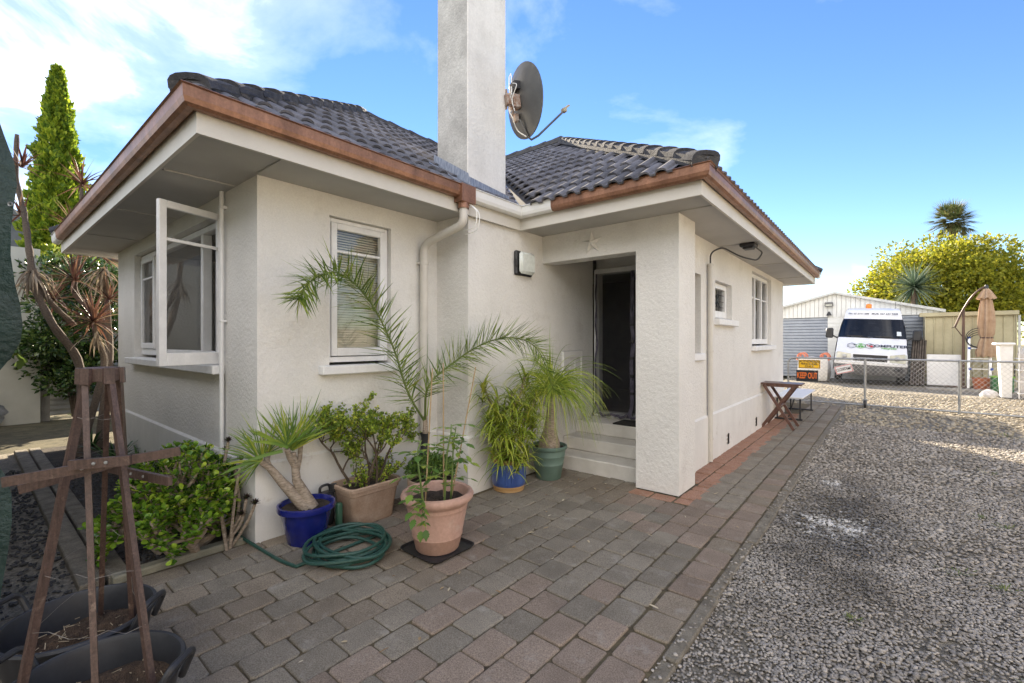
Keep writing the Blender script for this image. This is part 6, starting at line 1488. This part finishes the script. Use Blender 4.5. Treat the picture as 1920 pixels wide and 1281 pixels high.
M['strap'] = mat('orange_strap', (.62,.16,.08), (.72,.3,.2), scale=18, rough=.7)
for x in (-2.60, -1.86):
    for y in (20.78, 21.5): part('lifting_loop', M['strap'], bb, lambda b: b.tube(smooth_path([(x-.14,y+.02,.78),(x-.10,y,1.0),(x+.02,y,1.06),(x+.12,y-.01,.98),(x+.14,y,.78)], 4, .12), .032, 6), True)
# --- odds along the shed
pn = MB(); pn.bbox(1.02, 1.86, 20.98, 21.04, .02, 1.06, .012); tag(pn.build('white_tabletop', M['white'], None), 'white rectangular tabletop leaning on the cream shed', 'tabletop')
pk = thing('plank_stack', (.8, 21.1, 0), 'dark weathered planks leaning beside the van', 'planks')
for i in range(6): part('plank', mat('old_plank', (.06,.05,.042), (.12,.10,.085), scale=9, rough=.9) if 'opl' not in M else M['opl'], pk, lambda b: b.bar((.58+i*.065, 20.75+.02*i, .0), (.70+i*.06, 21.35, 1.62-.05*(i % 3)), .17, .045, (1, .2, 0))); M.setdefault('opl', bpy.data.materials.get('old_plank'))
ld = thing('step_ladder', (2.3, 20.9, 0), 'aluminium folding ladder with blue joints before the shed', 'ladder')
M['alu'] = mat('aluminium', (.55,.56,.57), (.66,.67,.68), rough=.35, metal=.6); M['bluej'] = flat('blue_joint', (.03,.08,.35))
l0, l1 = 2.03, 2.52
for x in (l0, l1): part('rail', M['alu'], ld, lambda b: b.bar((x-.05, 20.55, 0), (x, 20.85, 1.62), .035, .06, (1, 0, 0))); part('rail', M['alu'], ld, lambda b: b.bar((x, 21.25, 0), (x, 20.92, 1.62), .035, .06, (1, 0, 0)))
for z in (.30, .62, .95, 1.28): part('rung', M['alu'], ld, lambda b: b.bar((l0-.03, 20.55+.19*z, z), (l1-.01, 20.55+.19*z, z), .045, .035))
for z in (.62, 1.28, 1.62):
    for x in (l0, l1): part('joint', M['bluej'], ld, lambda b: b.bbox(x-.035, x+.035, 20.52+.19*z, 20.60+.19*z, z-.04, z+.04, .006))
hc_ = thing('wall_hose', (2.3, 21.3, 1.1), 'black hose looped over the top of the ladder', 'hose')
part('loop', M['black'], hc_, lambda b: [b.tube([(2.25+(.22+.03*j)*math.cos(t*.35), 20.86-.03*j, 1.52+.03*j+(.20+.04*j)*math.sin(t*.35)) for t in range(19)], .012, 6) for j in range(4)], True)
# cantilever umbrella, folded
um = thing('cantilever_umbrella', (1.89, 20.6, 0), 'folded beige cantilever umbrella on a brown pole', 'umbrella')
M['brownmetal'] = mat('brown_metal', (.07,.04,.03), (.11,.065,.05), rough=.4, metal=.2); ux, uy = 1.89, 20.75
part('pole', M['brownmetal'], um, lambda b: b.tube([(ux,uy,0),(ux,uy,2.52)], .035, 12), True); part('base', M['brownmetal'], um, lambda b: [b.bbox(ux-.45, ux+.45, uy-.04, uy+.04, .01, .05, .005), b.bbox(ux-.04, ux+.04, uy-.45, uy+.45, .011, .049, .005)])
part('arm', M['brownmetal'], um, lambda b: b.tube(catm([Vector(q) for q in ((ux-.20,uy,1.98),(ux-.02,uy,2.50),(ux+.18,uy,2.92),(ux+.36,uy,3.15),(ux+.50,uy,3.25))], 6), .028, 10), True)
part('strut', M['brownmetal'], um, lambda b: [b.tube([(ux-.20,uy,1.98),(ux+.0,uy,1.62)], .014, 8), b.tube([(ux-.28,uy,1.94),(ux-.16,uy,2.0)], .012, 8)], True)
def fold(b, cx, prof, n=40, lob=8):
    v = []
    for i, (r_, z) in enumerate(prof):
        for k in range(n): a = 2*math.pi*k/n; q = r_*(1+.22*math.cos(lob*a+.4*i)*(1 if i > 0 else .2)); v.append((cx+q*math.cos(a), uy+q*math.sin(a), z+.03*math.cos(lob*a)*(i == len(prof)-1)))
    b.add(v, [(i*n+k, i*n+(k+1) % n, (i+1)*n+(k+1) % n, (i+1)*n+k) for i in range(len(prof)-1) for k in range(n)])
M['beige'] = mat('beige_canvas', (.42,.28,.18), (.52,.37,.25), scale=5, rough=.85, bump=.2, bscale=30, trans=.2)
cx_ = ux+.52
part('canopy', M['beige'], um, lambda b: fold(b, cx_, [(.03,3.12),(.10,2.95),(.15,2.5),(.17,2.1),(.16,1.75),(.12,1.62),(.15,1.5),(.22,1.15),(.20,1.02)]), True); part('vent_flap', M['beige'], um, lambda b: fold(b, cx_, [(.035,3.20),(.10,3.10),(.20,2.86)]), True)
part('tie', M['brownmetal'], um, lambda b: b.lathe([(.135,1.60),(.145,1.62),(.135,1.64)], 24, Tr(cx_, uy)), True); part('hub', M['black'], um, lambda b: b.lathe([(0,3.16),(.05,3.17),(.05,3.25),(.03,3.30),(0,3.3)], 12, Tr(cx_, uy)), True)
# white chest, crate, bag and green box at the right edge
cw = thing('white_chest', (2.52, 18.0, 0), 'tall white plastic chest with a flared lid at right', 'chest')
part('body', M['white'], cw, lambda b: b.add([(2.36,17.8,0),(2.54,17.8,0),(2.54,18.15,0),(2.36,18.15,0),(2.30,17.74,1.40),(2.56,17.74,1.40),(2.56,18.2,1.40),(2.30,18.2,1.40)], [(0,3,2,1),(4,5,6,7),(0,1,5,4),(1,2,6,5),(2,3,7,6),(3,0,4,7)])); part('lid', M['white'], cw, lambda b: b.bbox(2.22, 2.60, 17.68, 18.26, 1.40, 1.47, .02))
ck = thing('wire_crate', (2.9, 17.9, 0), 'white wire crate stacked with pale cloth at right edge', 'crate')
for z in (.15, .45, .75, 1.05): part('hoop', M['white'], ck, lambda b: b.tube([(2.62,17.45,z),(3.3,17.45,z),(3.3,18.0,z),(2.62,18.0,z),(2.62,17.45,z)], .014, 6))
for x in (2.62, 2.85, 3.08, 3.3): part('bar', M['white'], ck, lambda b: b.tube([(x,17.45,.02),(x,17.45,1.35)], .012, 6))
b = MB(); b.lathe([(.001,.0),(.24,.02),(.27,.3),(.25,.8),(.30,1.15),(.2,1.32),(.001,1.38)], 18, Tr(2.97, 17.76, .03), sx=1.15, sy=.85); tag(b.build('cloth_heap', mat('pale_cloth', (.6,.55,.5), (.72,.68,.62), scale=5, rough=.9, bump=.8, bscale=12, bdist=.06), None, True), 'pale folded cloth heap inside the wire crate', 'cloth')
b = MB(); b.lathe([(.001,-.10),(.2,-.08),(.26,.0),(.2,.08),(.001,.1)], 16, Tr(3.02, 17.75, 1.5)); tag(b.build('moss_cushion', mat('moss_green', (.16,.17,.03), (.24,.23,.05), scale=9, rough=.95, bump=.6, bscale=30), None, True), 'mossy green cushion on top of the wire crate', 'cushion')
b = MB(); n = 16; v = []
for i, (r_, z) in enumerate(((.13,0),(.15,.06),(.11,.15),(.04,.2),(.001,.21))):
    for k in range(n): a = 2*math.pi*k/n; q = r_*(1+.15*math.sin(3*a+i)+.1*math.sin(7*a)); v.append((2.10+q*math.cos(a)*1.2, 17.7+q*math.sin(a), z))
b.add(v, [(i*n+k, i*n+(k+1) % n, (i+1)*n+(k+1) % n, (i+1)*n+k) for i in range(4) for k in range(n)]); tag(b.build('plastic_bag', mat('white_bag', (.7,.68,.68), (.78,.76,.76), rough=.4, bump=.7, bscale=15, bdist=.04), None, True), 'crumpled white plastic bag on the gravel by the chest', 'bag')
gx_ = thing('green_crate', (2.55, 19.6, 0), 'green plastic crate between the ladder and the chest', 'crate')
part('box', flat('green_crate', (.03,.14,.05)), gx_, lambda b: b.bbox(2.40, 2.85, 19.6, 20.0, 0, .42, .02)); part('lid', flat('lime_lid', (.18,.42,.03)), gx_, lambda b: b.bbox(2.38, 2.87, 19.58, 20.02, .421, .46, .01)); part('handle', M['black'], gx_, lambda b: b.tube(smooth_path([(2.70,19.7,.46),(2.70,19.7,.85),(2.86,19.7,.85),(2.86,19.7,.46)], 4, .05), .015, 6), True)
tc_ = MB(); tc_.lathe([(0,0),(.20,0),(.24,.35),(.25,.36),(.22,.36),(.001,.33)], 20, Tr(2.28, 20.35)); tag(tc_.build('orange_bucket', mat('orange_plastic', (.42,.12,.05), (.5,.16,.07), rough=.5), None, True), 'orange brown bucket behind the ladder', 'bucket')
kb2 = MB(); kb2.bbox(.95, 3.1, 19.75, 19.93, -.05, .03, .01); tag(kb2.build('concrete_step', M['concrete'], None), 'long concrete kerb on the ground before the white panel', 'kerb')

# --- unseen block added behind the house to cast shade on the drive
sl_ = thing('rear_shade_block', (-5.5, 15, 0), 'plain cream block added unseen behind the bungalow for its shadow', 'building')
part('wall', M['stucco'], sl_, lambda b: b.box(-8.5, -2.78, 13.6, 16.4, 0, 2.85)); part('roof', M['ironroof'], sl_, lambda b: b.box(-8.7, -2.62, 13.4, 16.6, 2.852, 3.0))  # walls and roof of the added shade block
# --- trees
random.seed(31); np.random.seed(31)
L_T = leafmat('golden_leaf', [(.13,.155,.015), (.23,.25,.02), (.34,.33,.026), (.45,.40,.034)], .6, .45)
bushy('golden_tree', 'broad golden green tree rising behind the garage', tuple(wp(1768, 545, 26)), (3.5,3.0,2.9), 52000, .19, L_T, 'tree', clumps=170, trunk=.16, wid=.6)
yc = thing('yucca', (.95, 28.4, 0), 'large spiky yucca rosette above the garage roof', 'yucca'); b = MB(); yh = Vector((.95, 28.4, 4.05))
part('trunk', M['bark_dark'], yc, lambda q: q.tube([(.95,28.4,0),(.95,28.4,4.0)], [.2,.12], 10), True)
for i in range(190): d = rv(); d.z = d.z*.95+.1; b.leaf(yh, d, random.uniform(1.0, 1.45), .085, .12, 4, fold=.2, prof=lambda t: .6+.8*t if t < .4 else max(.04, .92*(1-(t-.4)/.6)))
tint_obj(b.build('leaves', leafmat('yucca_leaf', [(.05,.085,.05), (.08,.125,.075), (.13,.18,.11), (.25,.3,.22)], .45, .2), yc, True), 15)
fp = thing('fan_palm', (4.0, 47, 0), 'distant fan palm crown above the golden tree', 'palm'); random.seed(33); b = MB(); fh = Vector((3.7, 47.0, 10.4))
part('trunk', M['bark_dark'], fp, lambda q: q.tube([(3.7,47,0),(3.7,47,10.2)], [.3,.2], 8), True)
for i in range(120):
    a = random.uniform(0, 6.28); el = random.uniform(-.9, 1.4); d = Vector((math.cos(a)*math.cos(el), math.sin(a)*math.cos(el), math.sin(el))); c = fh+d*random.uniform(.1, 1.1); sd = d.cross(upv).normalized()
    for k in range(11): an = (k-5)*.24; b.leaf(c, d*math.cos(an)+sd*math.sin(an), .9, .10, .35, 3, prof=lambda t: max(.05, 1-t))
tint_obj(b.build('fronds', leafmat('fan_palm_leaf', [(.08,.11,.04), (.13,.17,.06), (.21,.23,.08), (.26,.19,.12)], .5, .35), fp, True), 8)
# --- fence, hedging and rear trees added out of view to bounce and block light
M['fence'] = mat('added_paling_fence', (.42,.36,.28), (.52,.46,.36), scale=4, rough=.85, stretch=(4,4,.5))
fr_ = thing('added_paling_fence', (4.6, 4, 0), 'unseen timber paling fence added right of the drive for bounced light', 'fence')  # added out of view to bounce sunlight and show in window reflections
part('added_palings', M['fence'], fr_, lambda b: [b.box(4.6, 4.62, y+.004, y+.146, -.05, 1.85) for y in [-8+.15*i for i in range(180)]])['kind'] = 'stuff'
part('rail', M['fence'], fr_, lambda b: b.box(4.62, 4.67, -8, 19, .4, .48)); part('rail', M['fence'], fr_, lambda b: b.box(4.62, 4.67, -8, 19, 1.4, 1.48))  # rails of the added paling fence
nb2 = thing('neighbour_house', (10, 1, 0), 'white neighbouring house beyond the added paling fence', 'house')
part('wall', M['boardwhite'], nb2, lambda b: b.box(8.0, 15, -7, 7.5, 0, 3.2)); part('roof', M['ironroof'], nb2, lambda b: b.prism([(-7.6,3.2),(8.1,3.2),(.25,6.0)], 7.5, 15.5, Matrix(((0,0,1,0),(1,0,0,0),(0,1,0,0),(0,0,0,1)))))
for y in (-4, 0, 4): w_ = part('window', M['darkglass'], nb2, lambda b: b.box(7.97, 7.995, y-.8, y+.8, 1.0, 2.2))
np.random.seed(8); random.seed(8)
bushy('unseen_tree', 'leafy green tree beyond the added paling fence', (7.2, 11.5, 4.0), (2.2,2.2,2.4), 7000, .2, L_T, 'tree', clumps=60, trunk=.14, wid=.6)
L_ST = leafmat('added_tree_leaf', [(.03,.06,.015), (.06,.10,.02), (.11,.16,.03)], .5, .3)
for i, (x, y, z, r_, lb) in enumerate(((-6.0,-8.5,4.2,3.0,'big leafy tree added to block sky light behind the unseen hedge'), (.5,-9.5,4.4,3.2,'broad unseen tree added at the drive entrance to block sky light'), (6.5,-9.0,4.2,3.0,'unseen tree added beyond the unseen paling fence corner to block sky light'))):
    np.random.seed(60+i); random.seed(60+i); bushy('unseen_tree', lb, (x, y, z), (r_,r_*.8,2.8), 5200, .32, L_ST, 'tree', clumps=70, trunk=.18, wid=.6)  # trees added behind the camera to darken the walls facing it
np.random.seed(5); random.seed(5)
hd_ = thing('unseen_hedge', (-6.5, -2.4, 0), 'clipped dark hedge added to shade the front wall', 'unseen_hedge')  # added out of view to keep sky light off the front wall
P = np.stack([np.random.uniform(-12, -2.8, 16000), np.random.normal(-2.4, .28, 16000), np.random.uniform(0, 2.6, 16000)], 1); leafcloud('crown', P, np.random.normal(0, 1, (16000, 3)), .14, .6, L_CAM, hd_); part('trunk', M['bark_dark'], hd_, lambda b: b.box(-12, -2.8, -2.55, -2.25, -.1, 2.3))
# --- fallen leaves, weeds
random.seed(77); b = MB()
for _ in range(120):
    if random.random() < .68: y = random.uniform(1.0, 8); x = random.uniform(-.75, .155*y+.2)
    else: x, y = random.uniform(-2.6, -.9), random.uniform(.9, 5)
    a = random.uniform(0, 6.28); b.leaf((x, y, .008), (math.cos(a), math.sin(a), random.uniform(-.1, .25)), random.uniform(.02, .055), random.uniform(.006, .018), random.uniform(-.5, .5), 4, fold=.2)
tint_obj(tag(b.build('fallen_leaves', leafmat('dry_leaf', [(.20,.11,.05), (.36,.26,.14), (.5,.42,.28), (.55,.5,.4)], .7, .1), None, True), 'small dry leaves scattered over gravel and pavers', 'leaves', kind='stuff'), 15)
b = MB()
for cx, cy, s in ((.35,4.15,.07),(.55,4.05,.05),(.75,5.4,.06),(.62,5.6,.05),(1.45,10.6,.16),(1.7,10.2,.12),(.2,2.7,.03),(-.15,3.1,.03),(.5,3.0,.03),(-.5,1.9,.03),(.9,7.5,.08)):
    for _ in range(26): a = random.uniform(0, 6.28); q = random.random()*s*1.6; b.leaf((cx+q*math.cos(a), cy+q*math.sin(a), -.02), (math.cos(a), math.sin(a), random.uniform(.2, 1)), random.uniform(.3, .7)*s+.01, .006, .5, 3)
tint_obj(tag(b.build('weeds', leafmat('weed_leaf', [(.08,.13,.03), (.16,.20,.05), (.25,.27,.08)], .6, .3), None, True), 'small green weeds sprouting through the gravel', 'weeds', kind='stuff'), 8)

# --- satellite dish on the chimney
sd_ = thing('satellite_dish', (-3.2, 3.8, 3.9), 'grey satellite dish bracketed to the chimney', 'satellite dish')
M['dish'] = mat('dish_grey', (.085,.087,.088), (.125,.127,.127), scale=4, rough=.45, metal=.3, fine=.1); M['rusty'] = mat('rusty_steel', (.22,.10,.05), (.45,.40,.36), scale=25, rough=.7, metal=.3)
dc = wp(984, 190, 5.0); dn = (rtv*.86+Vector((*FW,0))*.48+upv*.16).normalized()
du = (upv-dn*upv.dot(dn)).normalized(); dr_ = du.cross(dn)
DM = Matrix(((dr_.x,du.x,dn.x,dc.x),(dr_.y,du.y,dn.y,dc.y),(dr_.z,du.z,dn.z,dc.z),(0,0,0,1)))
prof = [(0.0001,-.07)]+[(.40*i/8, -.07+.07*(i/8)**2) for i in range(1, 9)]+[(.412,.004),(.412,-.008),(.395,-.012)]+[(.40*i/8, -.082+.07*(i/8)**2) for i in range(7, 0, -1)]+[(0.0001,-.082)]
part('reflector', M['dish'], sd_, lambda b: b.lathe(prof, 40, DM, sx=.86, sy=.94), True)
part('mount', M['rusty'], sd_, lambda b: [b.bbox(-.05,.05,-.09,.05,-.17,-.082,.008,DM), b.bbox(-.03,.03,-.06,.06,-.24,-.17,.006,DM), b.tube([(-.10,-.10,-.20),(.06,-.16,-.16)], .012, 7, M=DM), b.bbox(.03,.10,-.20,-.12,-.13,-.08,.005,DM)], True)
part('bracket', M['rusty'], sd_, lambda b: [b.tube([DM @ Vector((0,-.01,-.2)), Vector((-3.25, 3.80, (DM @ Vector((0,-.01,-.2))).z))], .02, 8), b.bbox(-3.32,-3.18,3.757,3.775,dc.z-.12,dc.z+.10,.004)], True)
part('arm', M['dish'], sd_, lambda b: b.tube([DM @ Vector(q) for q in ((0,-.20,-.10),(0,-.38,-.02),(0,-.41,.02),(0,-.36,.12),(0,-.06,.52))], .012, 8), True)
part('feed_horn', mat('brass_horn', (.30,.25,.14), (.38,.32,.2), rough=.5), sd_, lambda b: [b.bbox(-.03,.03,-.075,-.03,.50,.55,.006,DM), b.bar(DM @ Vector((0,-.04,.52)), DM @ Vector((.02,.02,.62)), .03, .02)])
part('receiver_box', M['black'], sd_, lambda b: b.bbox(-.06,.05,.10,.19,-.14,-.06,.006,DM)); part('wire_frame', M['plastic_white'], sd_, lambda b: [b.tube(smooth_path([DM @ Vector(q) for q in ((.06,.19,-.10),(.06,.32,-.09),(.14,.32,-.07),(.14,.19,-.09),(.06,.19,-.10))], 4, .02), .005, 6), b.tube(smooth_path([DM @ Vector(q) for q in ((.06,.08,-.12),(.06,-.06,-.13),(.14,-.06,-.12),(.14,.08,-.11),(.06,.08,-.12))], 4, .02), .005, 6), b.tube([DM @ Vector((.10,-.06,-.12)), DM @ Vector((.10,.2,-.10))], .01, 6)], True)
part('cable', M['plastic_white'], sd_, lambda b: [b.tube(catm([DM @ Vector(q) for q in ((0,.14,-.15),(-.05,.05,-.19),(.03,-.08,-.2),(-.02,-.2,-.2),(.04,-.30,-.12),(0,-.38,-.04))], 6), .006, 6), b.tube(catm([DM @ Vector(q) for q in ((-.04,.16,-.15),(-.12,.10,-.16),(-.06,-.02,-.2),(-.08,-.15,-.2))], 6), .005, 6)], True)
import OpenImageIO as oiio,sys
b=oiio.ImageBuf('/workdir/render_main.png');a=b.get_pixels(oiio.FLOAT)[:,:,:3]
s=a.shape[1]/1920
for n,(x,y) in dict(A2wall=(560,450),A1low=(300,740),X1wall=(930,600),pillar=(1230,650),rwall=(1390,650),chimR=(910,150),chimL=(845,150),paverfg=(900,1150),paverR=(1250,1010),gravel=(1600,1150),gravmid=(1750,900),sungrav=(1760,745),skyTR=(1750,60),skymid=(1500,300),fascia=(600,330),soffit=(450,270),tile=(600,250),copper=(600,270)).items():
    c=a[int(y*s)-6:int(y*s)+6,int(x*s)-6:int(x*s)+6].reshape(-1,3).mean(0)*255
    print(n,c.astype(int))
